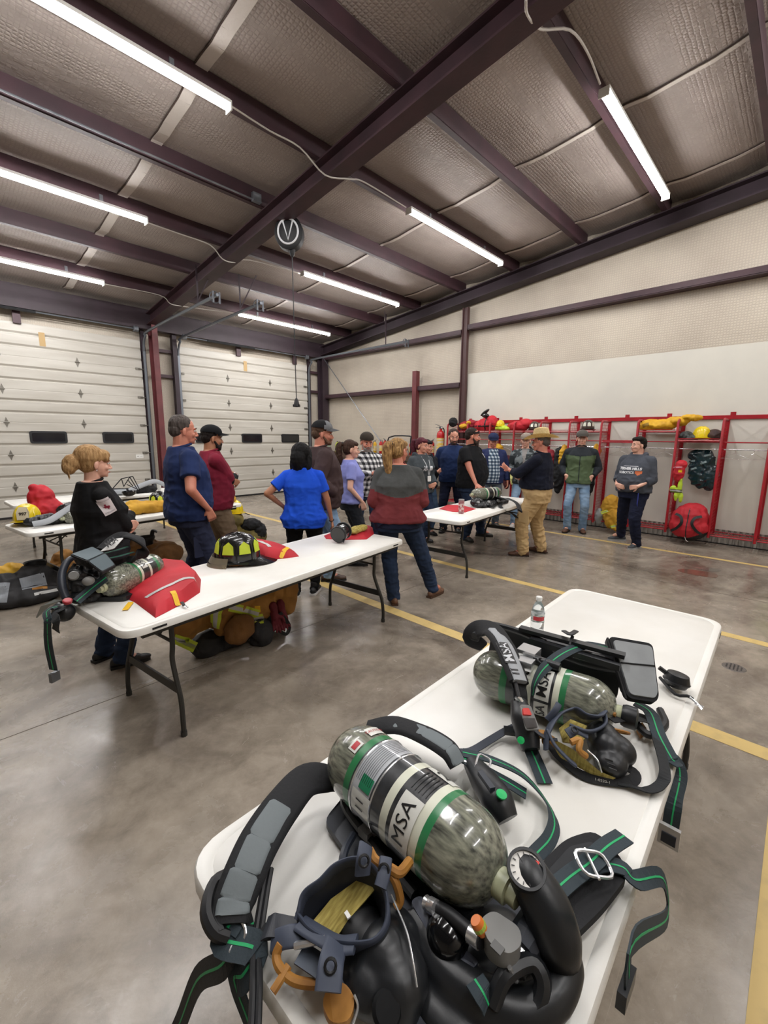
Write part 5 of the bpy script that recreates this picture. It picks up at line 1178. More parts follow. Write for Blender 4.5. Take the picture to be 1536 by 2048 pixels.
    if bd:
        bm = B(); k = g('beardlen', 0)
        for s in (-1, 1): add_cap(bm, hd_((s*.058*hw, .014, -.03)), hd_((s*.038*hw, .050, -.080)), .010, .018+max(k, 0)*.1, 8)
        add_ell(bm, hd_((0, .064, -.090-max(k, 0)*.5)), (.036+max(k, 0)*.2, .028, .020+k), HM); add_cap(bm, hd_((-.026, .086, -.05)), hd_((.026, .086, -.05)), .0075, .0075, 8); add_cap(bm, hd_((0, .094, -.049)), hd_((0, .094, -.05)), .008, .008, 8)
        add_ell(bm, hd_((0, .042, -.078)), (.050*hw, .050, .034), HM)
        for s in (-1, 1): add_cap(bm, hd_((s*.028, .084, -.052)), hd_((s*.028, .078, -.085)), .007, .010, 8)
        bc_ = (bd, g('beard2', bd)); organic('beard', bm, .005, mat('beard_'+bd, bd, .9, col2=bc_[1], nscale=40, bump=(160, .6, .004)), root, smooth=2, amp=.003, freq=60)
    # ---- headwear
    cap = g('cap')
    if cap:
        c1, c2, back = cap[0], cap[1], (cap[2] if len(cap) > 2 else 1)
        bm = B(); add_ell(bm, hd_((0, -.012, .062)), (.088*hw, .104, .078), HM, 28, 18)
        inv = HM.inverted()
        cut = [v for v in bm.verts if (inv @ (v.co-hc)).z < .048-(inv @ (v.co-hc)).y*.06]
        bmesh.ops.delete(bm, geom=cut, context='VERTS'); bmesh.ops.solidify(bm, geom=bm.faces[:], thickness=-.004)
        co = obj('cap', bm, [c1, c2], root, smooth=True)
        if c2 is not c1:
            for p in co.data.polygons:
                if (inv @ (p.center-hc)).y*back > .02: p.material_index = 1
        bm = B(); pts = []
        for k in range(13):
            a = math.pi*(k/12); pts.append(((math.cos(a)*.080*hw), back*(.055+.135*math.sin(a)**.8), .040-.020*abs(math.cos(a))**2))
        P = [hd_((x, y-(.02*back), z+.012)) for x, y, z in pts]
        bi = [hd_((x*.98, back*(.038+.052*math.sin(math.pi*i/12)), z+.026)) for i, (x, y, z) in enumerate(pts)]
        va = [bm.verts.new(p) for p in P]; vb = [bm.verts.new(p) for p in bi]
        for i in range(12): bm.faces.new((va[i], va[i+1], vb[i+1], vb[i]))
        bmesh.ops.solidify(bm, geom=bm.faces[:], thickness=.005); obj('brim', bm, c2, co, smooth=True)
        bm = B(); add_ell(bm, hd_((0, -.012, .141)), (.007, .007, .004), HM, 8, 5); obj('button', bm, c1, co)
    root['_hc'] = list(hc); 
    return root, dict(shirt=sh_o, hd=hd_, HM=HM, loc=loc, arms=AR, hc=hc, body=body, sc=sc, legs=LG)
def unkey(r):
    if '_hc' in r: del r['_hc']


def cloth(name, c, c2=None, r=.9, b=.25, sc=70): return mat(name, c, r, col2=c2, nscale=5, bump=(sc, b, .003), spec=.25)
M_jean = cloth('denim_mid', '#3f5675', '#5a7392'); M_jeand = cloth('denim_dark', '#1f2b40', '#2c3a54'); M_jeanl = cloth('denim_light', '#6f8cab', '#8fa8c2')
M_blackc = cloth('black_cloth', '#111215'); M_navyc = cloth('navy_cloth', '#1d2b52', '#23325c'); M_navyd = cloth('navy_work', '#14182a', '#1b2036')
M_khaki = cloth('khaki_cloth', '#c7ab7e', '#b3966b'); M_khakid = cloth('khaki_dark', '#7d6a55', '#6c5a47'); M_cargo = cloth('cargo_navy', '#23273b', '#2c3148')
M_textw = mat('print_white', '#d5d7da', .6)
def glasses(r, d):
    hd_, HM = d['hd'], d['HM']; bm = B()
    for s in (-1, 1): add_ring(bm, hd_((s*.030, .095, .0)), .018, .0016, HM @ V((0, 1, 0)), 16, 5); add_tube(bm, [hd_((s*.048, .092, .004)), hd_((s*.076, .02, .004))], .0016, 5)
    add_tube(bm, [hd_((-.012, .097, .003)), hd_((.012, .097, .003))], .0016, 5); obj('glasses', bm, M_black, r)

# 1 blonde woman in the black jacket
M_bljk = cloth('black_jacket', '#0d0d0f', '#131316', .8)
r, d = person((.76, 3.53), 4, 1.59, 'blonde woman with a messy bun and black patched jacket, arms crossed, at far left',
    dict(fem=1, fat=.45, wide=1.05, belly=.3, skin='pale', top=M_bljk, topname='jacket', collar=M_bljk, loose=.022, hem=.84, pants=M_jeand, shoes='#1b191a', boots=1, arms=('cross_under', 'cross_over'), style='bun', hair='#b89467', hair2='#8d6a42', brow='#8a6a4a', head=-6, headsize=1.0, vox=.0075, bvox=.0055, baggy=.1, feet=[(0.743, 3.615, 0.0)[:2]+(4,), (0.8, 3.516, 0.0)[:2]+(0,)] and None))
js = d['shirt']
pc = V((.36, .02, 1.25))
pm = wrap_rect('shoulder_patch', .088, .128, js, (.23, .0, 1.325), (0, 1, .45), (.25, -.45, 1), mat('patch_white', '#d9d2d4', .7), r, n=14, reach=.3, poly=lambda x, y: abs(x) < 1-.25*max(0, y)**3 and y < .98)
star = [(-.5, .62), (-.12, .62), (-.12, .12), (.18, .0), (.5, -.02), (.62, -.3), (.35, -.55), (.18, -.85), (.05, -.95), (-.05, -.62), (-.25, -.42), (-.42, -.55), (-.62, -.3), (-.85, -.02), (-.5, .02)]
def in_poly(x, y, P):
    c = False; n = len(P)
    for i in range(n):
        (x1, y1), (x2, y2) = P[i], P[i-1]
        if (y1 > y) != (y2 > y) and x < (x2-x1)*(y-y1)/(y2-y1)+x1: c = not c
    return c
wrap_rect('state_emblem', .06, .06, js, (.23, .0, 1.325), (0, 1, .45), (.25, -.45, 1), mat('emblem_red', '#8f2740', .7), pm, n=40, off=.0022, reach=.3, poly=lambda x, y: in_poly(x, y, star))
wrap_text('lettering', 'TEXAS DIVISION', .0105, js, (.23, -.018, 1.367), (0, 1, .45), (.25, -.45, 1), mat('patch_ink', '#6d6a78', .7), pm, off=.002, reach=.3)
wrap_text('lettering', 'EMERGENCY', .0125, js, (.23, .020, 1.280), (0, 1, .45), (.25, -.45, 1), mat('patch_ink', '#6d6a78', .7), pm, off=.002, reach=.3)
hd_, HM = d['hd'], d['HM']
bm = B(); add_ring(bm, hd_((.078, -.004, -.05)), .008, .0015, HM @ V((0, 1, 0)), 14, 5); obj('earring', bm, M_chrome, r)
for k in range(5):
    bm = B(); a = k-2; add_tube(bm, [hd_((.01+a*.012, -.13, .02)), hd_((.015+a*.014, -.17, -.0+.01*(k % 2))), hd_((.01+a*.016, -.175, -.06)), hd_((.012+a*.014, -.165, -.10-.012*(k % 3)))], [.012, .010, .007, .002], 6, smooth=4); obj('hair_strand', bm, MATS['hair_#b89467'], r, smooth=True)

# 2 man in the navy T-shirt
r, d = person((1.63, 4.18), -6, 1.845, 'tall grey-haired man in a navy T-shirt and navy cargo trousers',
    dict(fat=.6, wide=1.12, belly=.45, skin='ruddy', top=M_navyc, collar=M_navyc, sleeve='short', loose=.028, hem=.86, pants=M_cargo, shoes='#2a2420', arms=('hang', ((.27, .10, .96), (1, -1, 0), (-.1, .35, -1), (-1, .1, 0), .55)), style='short', hair='#3b3431', hair2='#5c5450', brow='#5a4c44', head=-8, vox=.0075, bvox=.0055, baggy=.12, wr=.007))
bm = B(); P = rounded([V((.185, .0, .52)), V((.185, .15, .53)), V((.185, .15, .72)), V((.185, .0, .71))], .01, 2)
add_slab(bm, [p+V((.0, -.02, 0)) for p in P], .02, (1, 0, 0)); obj('cargo_pocket', bm, M_cargo, r, bevel=.006, smooth=True)
# 3 man in maroon shirt
M_maroonc = cloth('maroon_cloth', '#7c1f33', '#6b1a2c')
r, d = person((2.18, 4.80), -10, 1.765, 'goateed man in a maroon shirt and black cap, arms crossed, beside the tall man',
    dict(fat=.6, wide=1.08, belly=.5, skin='tan', top=M_maroonc, collar=M_maroonc, sleeve='elbow', loose=.026, hem=.86, pants=M_khakid, shoes='#2a2420', arms=('cross_under', 'cross_over'), style='short', hair='#1e1815', brow='#1e1815', head=-4, beard='#1d1714', beardlen=.008, cap=(M_blackc, M_blackc), vox=.008, baggy=.15))
sh, el, w_, hd3, pn, cu, s = d['arms'][1]
bm = B(); add_cap(bm, sh.lerp(el, .45), el, .062, .058); add_cap(bm, el, el.lerp(w_, .75), .058, .048, flat=True); organic('elbow_sleeve', bm, .007, M_blackc, r, amp=.003)
bm = B(); add_ring(bm, w_, .032, .004, (w_-el), 20, 6); obj('wristwatch', bm, M_chrome, r)
# 4 woman in the royal blue T-shirt
M_royal = cloth('royal_blue', '#1b4fd0', '#2158da')
r, d = person((2.62, 3.69), 48, 1.60, 'black-haired woman in a royal blue T-shirt seen from behind, hand on the table',
    dict(fem=1, fat=.5, wide=1.06, belly=.2, skin='tan', top=M_royal, sleeve='short', loose=.024, hem=.82, pants=M_blackc, skinny=1, shoes='#17171a', soles='#d8d8d8', arms=('hip', ((.31, .08, .87), (1, -1, 0), (.15, .4, -1), (-.2, 0, -.2), .25)), style='long', hair='#09090a', hair2='#0f0e10', hairlen=.0, head=-22, vox=.0075, bvox=.0055, stance=.1))
sh, el, w_, *_ = d['arms'][1]
bm = B(); add_ring(bm, w_, .027, .004, (w_-el), 20, 6); obj('wristband', bm, M_black, r)
# 5 man in the brown jacket
M_brownj = cloth('brown_duck', '#3b2c2c', '#463636', .8)
r, d = person((3.10, 3.99), -24, 1.83, 'tall bearded man in a dark brown work jacket and black and grey cap',
    dict(fat=.35, wide=1.06, belly=.5, skin='ruddy', top=M_brownj, topname='jacket', collar=M_brownj, loose=.042, hem=.84, pants=M_jeanl, shoes='#4a3528', arms=('jacket_pocket', 'jacket_pocket'), style='short', hair='#5a4434', brow='#5a4434', head=-16, beard='#6a4c3a', beardlen=.0, cap=(cloth('cap_black', '#1a1b1d'), cloth('cap_grey', '#6e7073')), vox=.009, wr=.009))
wrap_rect('inner_shirt', .13, .5, d['shirt'], (.03, .2, 1.2), (1, 0, 0), (0, 0, 1), cloth('grey_shirt', '#8f8a86'), r, n=12, off=.004, poly=lambda x, y: abs(x) < .35+.5*(y+1)/2)
for k in range(1):
    wrap_text('lettering', 'carhartt', .05, d['shirt'], (-.25, -.03, 1.22), (0, 0, -1), (0, 1, 0), M_textw, r, reach=.3) if False else None
# 6 woman in lavender
M_lav = cloth('lavender', '#8288c8', '#8f95d2')
r, d = person((3.74, 4.22), -32, 1.625, 'brown ponytailed woman in a lavender T-shirt with hands in dark trouser pockets',
    dict(fem=1, fat=.45, wide=1.02, belly=.3, skin='pale', top=M_lav, sleeve='short', loose=.02, hem=.90, pants=cloth('charcoal_pants', '#23262c'), shoes='#222', arms=('pocket', 'pocket'), style='pony', ponylen=.2, hair='#33231c', hair2='#4a352a', head=-8, vox=.009))
# 7 man in the black and white plaid shirt
r, d = person((4.35, 4.55), 226, 1.715, 'grey-bearded man in a black and white plaid shirt and backwards cap, arms crossed',
    dict(fat=.4, wide=1.05, belly=.5, skin='ruddy', top=plaid_mat('plaid_bw', '#77777a', '#141416', '#dcdcda', .075), topname='plaid_shirt', collar=MATS['plaid_bw'], loose=.028, hem=.85, pants=M_jeand, shoes='#3a2c22', arms=('cross_under', 'cross_over'), style='short', hair='#4a3f39', head=18, nod=14, beard='#837a74', beardlen=.02, cap=(cloth('cap_brown', '#3a332d'), cloth('cap_brown2', '#332c27'), -1), vox=.009))
# 8 woman in the grey and maroon fleece
M_fg = cloth('fleece_grey', '#4a4c4c', '#565858', .95, .5); M_fm = cloth('fleece_maroon', '#6b2f33', '#7a383b', .95, .5)
r, d = person((3.18, 2.87), 46, 1.655, 'blonde ponytailed woman in a grey and maroon fleece seen from behind, in jeans',
    dict(fem=1, fat=.75, wide=1.12, belly=.3, skin='ruddy', top=M_fg, topname='fleece', top2=(M_fm, lambda p: p.z < 1.20-.035*math.cos(min(abs(p.x), .4)*9) or (abs(p.x) > .25 and p.z < 1.24)), collar=M_fm, loose=.034, hem=.90, pants=M_jeand, boots=1, shoes='#6a4a36', soles='#4a3222', arms=('front_pocket', 'front_pocket'), style='pony', ponylen=.27, hair='#b9935e', hair2='#6f5033', hairwr=.005, head=-46, vox=.0075, bvox=.0055, feet=[(3.115, 2.849, 0.0)[:2]+(4,), (3.566, 2.682, 0.0)[:2]+(-42,)], baggy=.06))
glasses(r, d)
bm = B(); S = [(0, -.01, .84, .235, .175), (0, -.01, .90, .225, .17), (0, -.01, .95, .215, .165)]; add_stack(bm, S, 28); organic('under_shirt', bm, .008, M_navyd, r, amp=.003)
# 9 woman in grey hoodie
M_hoodg = cloth('hoodie_grey', '#3f4549', '#4a5155'); 
r, d = person((5.32, 4.33), -101, 1.66, 'red-haired woman in a grey hoodie with a lanyard badge',
    dict(fem=1, fat=.35, wide=1.05, skin='fair', top=M_hoodg, topname='hoodie', hood=1, loose=.034, hem=.86, pants=M_jeand, shoes='#2a2a2e', arms=('front_pocket', 'hang'), style='pony', ponylen=.16, hair='#4a1c26', hair2='#5e2834', head=16, vox=.010))
wrap_text('lettering', 'LS', .05, d['shirt'], (.06, .3, 1.29), (-1, 0, 0), (0, 0, 1), M_textw, r, bold=.003)
wrap_text('lettering', 'PO', .05, d['shirt'], (.06, .3, 1.245), (-1, 0, 0), (0, 0, 1), M_textw, r, bold=.002); wrap_rect('print_block', .07, .07, d['shirt'], (-.06, .3, 1.27), (-1, 0, 0), (0, 0, 1), M_textw, r)
bm = B(); hh = .17; add_ribbon(bm, [(-.07, .09, 1.46), (-.03, .19, 1.3), (0, .205, 1.16), (.03, .19, 1.3), (.07, .09, 1.46)], .012, .003, nrm=(0, 1, .2), smooth=3); ly = obj('lanyard', bm, mat('lanyard_grey', '#b5b8ba', .6), r)
bm = B(); add_slab(bm, rounded([(-.035, .215, 1.06), (.035, .215, 1.06), (.035, .21, 1.15), (-.035, .21, 1.15)], .01, 2), .006, (0, 1, 0)); obj('badge', bm, M_white, ly)
# 10 woman in the black hoodie
r, d = person((5.80, 4.60), -112, 1.63, 'long black-haired woman in a black hoodie beside the red-haired woman',
    dict(fem=1, fat=.1, skin='fair', top=cloth('black_hoodie', '#16181d', '#1c1f26'), topname='hoodie', hood=1, loose=.026, hem=.90, pants=M_jean, skinny=1, shoes='#222222', arms=('cross_under', 'cross_over'), style='long', hair='#141214', hair2='#1f1b1e', head=24, vox=.010))
wrap_text('lettering', '~', .09, d['shirt'], (.07, .3, 1.30), (-1, 0, 0), (0, 0, 1), M_textw, r)
# 11 man in the navy sweatshirt
r, d = person((6.36, 4.46), 212, 1.81, 'moustached man in a navy sweatshirt and dark trousers, left of the bearded man in black',
    dict(fat=.35, wide=1.05, belly=.3, skin='fair', top=cloth('navy_sweat', '#1b2a4e', '#213259'), topname='sweatshirt', collar=M_navyc, loose=.03, hem=.88, pants=M_navyd, shoes='#222', arms=('hang', 'hang'), style='short', hair='#3a2c26', head=16, nod=12, beard='#4a3830', beardlen=-.004, vox=.010))
# 12 bearded man in the black T-shirt
r, d = person((6.02, 3.87), -84, 1.82, 'heavy bearded man in a black T-shirt behind the table with an air pack',
    dict(fat=.8, wide=1.12, belly=.8, skin='ruddy', top=M_blackc, collar=M_blackc, sleeve='short', loose=.03, hem=.86, pants=M_jeand, shoes='#33302d', arms=('hang', ((.36, .30, .90), (1, -.6, 0), (.1, .8, -.5), (-.4, 0, -1), .2)), style='short', hair='#2b211c', head=22, beard='#33241d', beardlen=.03, vox=.009, baggy=.1, feet=[(6.443, 3.874, -0.0)[:2]+(20,), (5.99, 3.9, 0.0)[:2]+(-25,)]))
hd_, HM = d['hd'], d['HM']; bm = B(); add_ribbon(bm, [hd_((.083, .02, .05)), hd_((.05, .075, .066)), hd_((-.05, .075, .066)), hd_((-.083, .02, .05)), hd_((-.083, -.04, .05))], .03, .004, side=HM @ V((0, 0, 1)), smooth=3); obj('sunglasses_band', bm, M_black, r, smooth=True)
wrap_text('lettering', 'Y', .09, d['shirt'], (-.09, .4, 1.34), (-1, 0, 0), (0, 0, 1), M_textw, r, bold=.004)
# 13 man in the blue cap
M_capn = cloth('cap_navy', '#232b4a')
r, d = person((7.33, 4.25), 222, 1.74, 'man in a navy cap with a blue plaid shirt under an open blue jacket',
    dict(fat=.3, belly=.3, skin='ruddy', top=cloth('blue_jacket', '#232a4c', '#2b335a'), topname='jacket', loose=.036, hem=.84, pants=cloth('grey_jean', '#4d5660'), boots=1, shoes='#33302a', arms=('hang', 'hang'), style='short', hair='#6a5a4e', head=0, nod=14, cap=(M_capn, M_capn), vox=.011))
wrap_rect('plaid_shirt', .24, .62, d['shirt'], (0, .4, 1.17), (-1, 0, 0), (0, 0, 1), plaid_mat('plaid_blue', '#5f7488', '#26374c', '#c3ccd3', .06), r, n=14, off=.006, poly=lambda x, y: abs(x) < .95-.3*y)
hd_, HM = d['hd'], d['HM']; bm = B(); add_lathe(bm, [(.0, .004), (.022, .003), (.022, 0)], hd_((0, .082, .085)), HM @ V((0, 1, .3)), 16); obj('cap_emblem', bm, mat('emblem_white', '#c9b8b4', .6), r)
# 14 youth with the khaki cap
r, d = person((7.66, 3.76), 202, 1.745, 'young man in a camouflage shirt and tan cap standing behind the cowboy hat',
    dict(fat=.0, skin='pale', top=mat('camo_dark', '#2c3336', .85, col2='#7b8487', nscale=11, lo=.48, hi=.56, detail=3), topname='camo_shirt', loose=.03, hem=.84, pants=M_jeanl, shoes='#b5b0ab', soles='#e0e0de', arms=('front_pocket', 'front_pocket'), style='short', hair='#5a4634', cap=(cloth('cap_tan', '#b0a394'), cloth('cap_tan2', '#8c8075')), vox=.011))
wrap_rect('inner_shirt', .1, .4, d['shirt'], (0, .4, 1.28), (-1, 0, 0), (0, 0, 1), cloth('grey_tee', '#8d8a88'), r, n=10, off=.005, poly=lambda x, y: abs(x) < .4+.6*max(y, 0))
# 15 man in the cowboy hat
M_straw = mat('straw', '#d6c08e', .75, col2='#c4ab76', nscale=60, bump=(220, .4, .003))
r, d = person((5.84, 2.63), 96, 1.74, 'man in a straw cowboy hat and tan cargo trousers gesturing with his raised hand',
    dict(fat=.6, wide=1.1, belly=.9, skin='ruddy', top=cloth('navy_black_shirt', '#10131f', '#151929'), sleeve='pushed', collar=MATS['navy_black_shirt'], loose=.026, hem=1.0, pants=M_khaki, waist=1.04, boots=1, shoes='#5a3a2a', soles='#33241c', arms=(((-.13, .40, 1.24), (-1, -.3, -.7), (.15, .8, .45), (1, 0, .3), .25), 'cross_under'), style='short', hair='#5d5550', brow='#6a5c54', head=14, beard=None, vox=.008, bvox=.006, baggy=.22, pwr=.010, feet=[(5.755, 2.763, 0.0)[:2]+(25,), (6.137, 2.66, 0.0)[:2]+(-10,)], point=-1))
glasses(r, d)
hd_, HM = d['hd'], d['HM']
bm = B(); n = 40; rings = []
for (t, rr, z) in ((0, .08, .068), (1, .10, .064), (2, .135, .062), (3, .175, .066), (4, .205, .076)):
    ring = []
    for k in range(n):
        a = 2*math.pi*k/n; x = math.cos(a)*rr*(.95-.04*t); y = math.sin(a)*rr*1.08
        up_ = (abs(math.cos(a))**2.2)*(rr-.08)*.32; dn = (abs(math.sin(a))**4)*(rr-.08)*.18
        ring.append(bm.verts.new(hd_((x, y-.008, z+up_-dn))))
    rings.append(ring)
for i in range(4):
    for k in range(n): bm.faces.new((rings[i][k], rings[i][(k+1) % n], rings[i+1][(k+1) % n], rings[i+1][k]))
bmesh.ops.solidify(bm, geom=bm.faces[:], thickness=.004)
hat = obj('cowboy_hat', bm, M_straw, r, smooth=True)
bm = B(); rings = []
for z, rx, ry, dent in ((.062, .086, .106, 0), (.11, .084, .103, 0), (.155, .078, .096, .002), (.185, .070, .088, .006), (.196, .052, .072, .014), (.192, .02, .04, .024)):
    ring = []
    for k in range(n):
        a = 2*math.pi*k/n; ca, sa = math.cos(a), math.sin(a); pinch = max(0, sa)**2*(z-.06)*.18
        ring.append(bm.verts.new(hd_((ca*(rx-pinch*abs(ca)), sa*ry-.008, z-dent*(1-abs(ca))))))
    rings.append(ring)
for i in range(5):
    for k in range(n): bm.faces.new((rings[i][k], rings[i][(k+1) % n], rings[i+1][(k+1) % n], rings[i+1][k]))
bm.faces.new(rings[-1]); obj('crown', bm, M_straw, hat, smooth=True)
bm = B(); pts = [hd_((math.cos(2*math.pi*k/24)*.086, math.sin(2*math.pi*k/24)*.106-.008, .072)) for k in range(24)]; add_loop(bm, pts, .006); obj('hat_band', bm, mat('hat_band', '#b59a66', .7), hat, smooth=True)
bm = B(); add_stack(bm, [(0, .03, 1.0, .215, .205), (0, .03, 1.045, .213, .203)], 30); organic('belt', bm, .008, cloth('belt_dark', '#1b1715'), r)
bm = B(); P = rounded([V((.0, 0, .52)), V((.0, .14, .53)), V((.0, .14, .70)), V((.0, 0, .69))], .01, 2)
for s in (-1, 1):
    q = d['legs'][0 if s < 0 else 1]; c = q[0].lerp(q[1], .62); bm = B(); add_slab(bm, [V((c.x+s*.095, p.y+c.y-.07, p.z+.0)) for p in P], .022, (s, 0, 0)); obj('cargo_pocket', bm, M_khaki, r, bevel=.007, smooth=True)
# 16 young man in the green jacket
M_oliv = cloth('olive_jacket', '#4f5e44', '#596a4d', .8); M_char = cloth('charcoal_jacket', '#23272c', '#2b3036', .8)
r, d = person((7.98, 2.87), 198, 1.80, 'young man in a green and charcoal jacket and grey cap by the lockers',
    dict(fat=.1, wide=1.02, skin='pale', top=M_oliv, topname='jacket', top2=(M_char, lambda p: p.z > 1.33+.12*abs(p.x) or abs(p.x) > .215+.1*(p.z-1.1)), collar=M_char, loose=.038, hem=.87, pants=M_jeanl, boots=1, shoes='#5c4030', arms=('jacket_pocket', 'jacket_pocket'), style='short', hair='#4a3828', head=6, cap=(cloth('cap_grey2', '#6f6c66'), cloth('cap_grey3', '#57544f')), vox=.009))
wrap_rect('zip', .012, .52, d['shirt'], (0, .4, 1.13), (-1, 0, 0), (0, 0, 1), M_char, r, n=10, off=.004)
hd_, HM = d['hd'], d['HM']; bm = B(); add_slab(bm, [hd_((-.028, .078, .075)), hd_((.028, .078, .075)), hd_((.028, .07, .10)), hd_((-.028, .07, .10))], .006, HM @ V((0, 1, .2))); obj('cap_emblem', bm, M_blackc, r)
# 17 teen in the grey hoodie
M_hoodb = cloth('hoodie_slate', '#40444c', '#4b4f58')
r, d = person((7.53, 1.86), 168, 1.70, 'dark-haired young man in a slate hoodie with white lettering, hands in the pouch pocket',
    dict(fat=.6, wide=1.06, belly=.7, skin='pale', top=M_hoodb, topname='hoodie', hood=1, sleeve='pushed', loose=.032, hem=.90, pants=M_navyd, shoes='#3a3f45', soles='#9a9c9e', arms=('front_pocket', 'front_pocket'), style='full', hair='#17130f', head=-28, nod=-2, vox=.0085, bvox=.006, feet=[(7.48, 1.732, -0.0)[:2]+(-5,), (7.889, 2.077, 0.0)[:2]+(-45,)], baggy=.12))
wrap_rect('print_line', .22, .007, d['shirt'], (.0, .5, 1.31), (-1, 0, 0), (0, 0, 1), M_textw, r)
wrap_text('lettering', 'TERNER HILLS', .052, d['shirt'], (.0, .5, 1.27), (-1, 0, 0), (0, 0, 1), M_textw, r, bold=.003, cut=.03)
wrap_text('lettering', 'ROBOTICS', .05, d['shirt'], (.05, .5, 1.21), (-1, 0, 0), (0, 0, 1), M_textw, r, bold=.002, cut=.03)
wrap_rect('print_emblem', .09, .07, d['shirt'], (-.13, .5, 1.205), (-1, 0, 0), (0, 0, 1), mat('print_orange', '#c4663a', .7), r, n=12, poly=lambda x, y: abs(x)+max(0, -y) < 1)
bm = B(); add_ribbon(bm, [(-.15, .16, .93), (-.155, .17, .83), (-.15, .165, .72), (-.15, .16, .62)], .016, .003, nrm=(0, 1, 0), smooth=3); add_box(bm, (-.15, .165, .60), (.03, .006, .06)); obj('key_lanyard', bm, mat('lanyard_blue', '#2f3a8a', .6), r)
for o in list(bpy.data.objects):
    if o.name.startswith('person') and '_hc' in o: del o['_hc']


# ================================================================ gear builders
M_redfab = mat('red_nylon', '#c0202e', .7, col2='#a91825', nscale=4, bump=(60, .2, .004))
M_redfabd = mat('red_nylon_dark', '#97202e', .75, col2='#7d1825', nscale=5, bump=(60, .2, .004))
M_silver = mat('reflective_silver', '#b9b9b6', .4); M_lime = mat('reflective_lime', '#c3d43a', .5); M_yel = mat('yellow_tab', '#e3b317', .5)
M_tanbg = mat('bunker_tan', '#a8793a', .85, col2='#8a5f2c', nscale=4, bump=(50, .4, .006)); M_yelbg = mat('bunker_yellow', '#cf9f2e', .8, col2='#b0811f', nscale=4, bump=(40, .4, .006))
M_yelcoat = mat('raincoat_yellow', '#d9a91c', .6, col2='#c08d14', nscale=4, bump=(30, .4, .008)); M_brownbg = mat('bunker_brown', '#7b5325', .85, col2='#5f3f1d', nscale=4, bump=(50, .4, .006))
M_hely = mat('helmet_yellow', '#e3c81c', .22, coat=.4); M_helk = mat('helmet_black', '#1b1b1c', .22, coat=.5); M_helb = mat('helmet_brown', '#3a2d26', .3, coat=.3)
M_visor = mat('visor_clear', '#c8c2ae', .08, trans=.75); M_glove = mat('glove_red', '#5f1420', .8)
M_dkred = mat('gear_maroon', '#4a1a22', .8)

def puff(bm, poly, z0, th, p=2.2, rings=7, noise_a=.006, base=None):
    """cushion shape over an outline (2-D or 3-D points); th can be a function of (x, y)"""
    P = [V((q[0], q[1], 0)) for q in poly]; dense = []
    for i, a in enumerate(P):
        b_ = P[(i+1) % len(P)]
        for k in range(4): dense.append(a.lerp(b_, k/4))
    c = sum(dense, V())/len(dense); n = len(dense); R = []
    for k in range(rings+1):
        s = 1-k/rings; h = (1-s**p)**.5
        ring = []
        for q in dense:
            w_ = c+(q-c)*max(s, 1e-3); t_ = th(w_.x, w_.y) if callable(th) else th
            ring.append(bm.verts.new((w_.x, w_.y, z0+.003+t_*h+noise_a*noise.noise((w_.x*14, w_.y*14, z0*3))*(1 if k else 0))))
            if s < 1e-3: break
        R.append(ring)
    base_ = [bm.verts.new((q.x, q.y, z0)) for q in dense]
    bm.faces.new(base_[::-1])
    for i in range(n): bm.faces.new((base_[i], base_[(i+1) % n], R[0][(i+1) % n], R[0][i]))
    for k in range(rings-1):
        for i in range(n): bm.faces.new((R[k][i], R[k][(i+1) % n], R[k+1][(i+1) % n], R[k+1][i]))
    for i in range(n): bm.faces.new((R[rings-1][i], R[rings-1][(i+1) % n], R[rings][0]))
def drop_on(me, target, off=.002):
    """drape a flat mesh on a target seen from above"""
    t = BVHTree.FromPolygons([v.co for v in target.data.vertices], [p.vertices for p in target.data.polygons])
    zf = min(v.co.z for v in target.data.vertices)+.006
    for v in me.vertices:
        hit = t.ray_cast(V((v.co.x, v.co.y, 5)), V((0, 0, -1)))
        v.co.z = hit[0].z+off if hit[0] else zf
def strip_on(name, a, b_, w_, target, m, parent, n=24, off=.003):
    a, b_ = V((a[0], a[1], 0)), V((b_[0], b_[1], 0)); d = (b_-a); s = V((-d.y, d.x, 0)).normalized()*w_/2; bm = B()
    va = []
    for i in range(n+1):
        p = a+d*i/n; va.append([bm.verts.new(p+s*k) for k in (-1, -.3, .3, 1)])
    for i in range(n):
        for k in range(3): bm.faces.new((va[i][k], va[i+1][k], va[i+1][k+1], va[i][k+1]))
    me = bpy.data.meshes.new(name); bm.to_mesh(me); bm.free(); drop_on(me, target, off); return link_mesh(name, me, m, parent)
def wad(name, lab, cat, ells, m, amp=.02, freq=7, vox=.012, group=None, seed=0, smooth=3, z0=None, base=None):
    """crumpled cloth heap; ells = list of (centre, radii)"""
    bm = B()
    for e in ells: add_ell(bm, e[0], e[1], Matrix.Rotation(e[2], 3, 'Z') if len(e) > 2 else None)
    if z0 is not None:
        for v in bm.verts: v.co.z = max(v.co.z, z0)
    o = organic(name, bm, vox, m, None, smooth, amp, freq, seed=seed)
    if z0 is not None:
        for v in o.data.vertices: v.co.z = max(v.co.z, z0)
    tag(o, lab, cat, group); base = base or (ells[0][0][0], ells[0][0][1], z0 if z0 is not None else ells[0][0][2]-ells[0][1][2])
    rebase(o, base); return o
def towards(p):  # horizontal unit vectors for something whose front faces the room's camera side
    n = V((-p[0], -p[1], 0)).normalized(); r = V((-n.y, n.x, 0)); return r, n
def band(o, c, w_, h, m, rot=0, name='reflective_band', nrm=None, off=.003, n=10):
    """wrap a stripe on a heap; c in the object's local frame"""
    n_ = V(nrm).normalized() if nrm else (V((-.6, -.7, .35))).normalized()
    r = V((0, 0, 1)).cross(n_).normalized(); u = n_.cross(r); R_ = Matrix.Rotation(rot, 3, n_)
    return wrap_rect(name, w_, h, o, c, R_ @ r, R_ @ u, m, o, n=n, off=off, reach=.5)

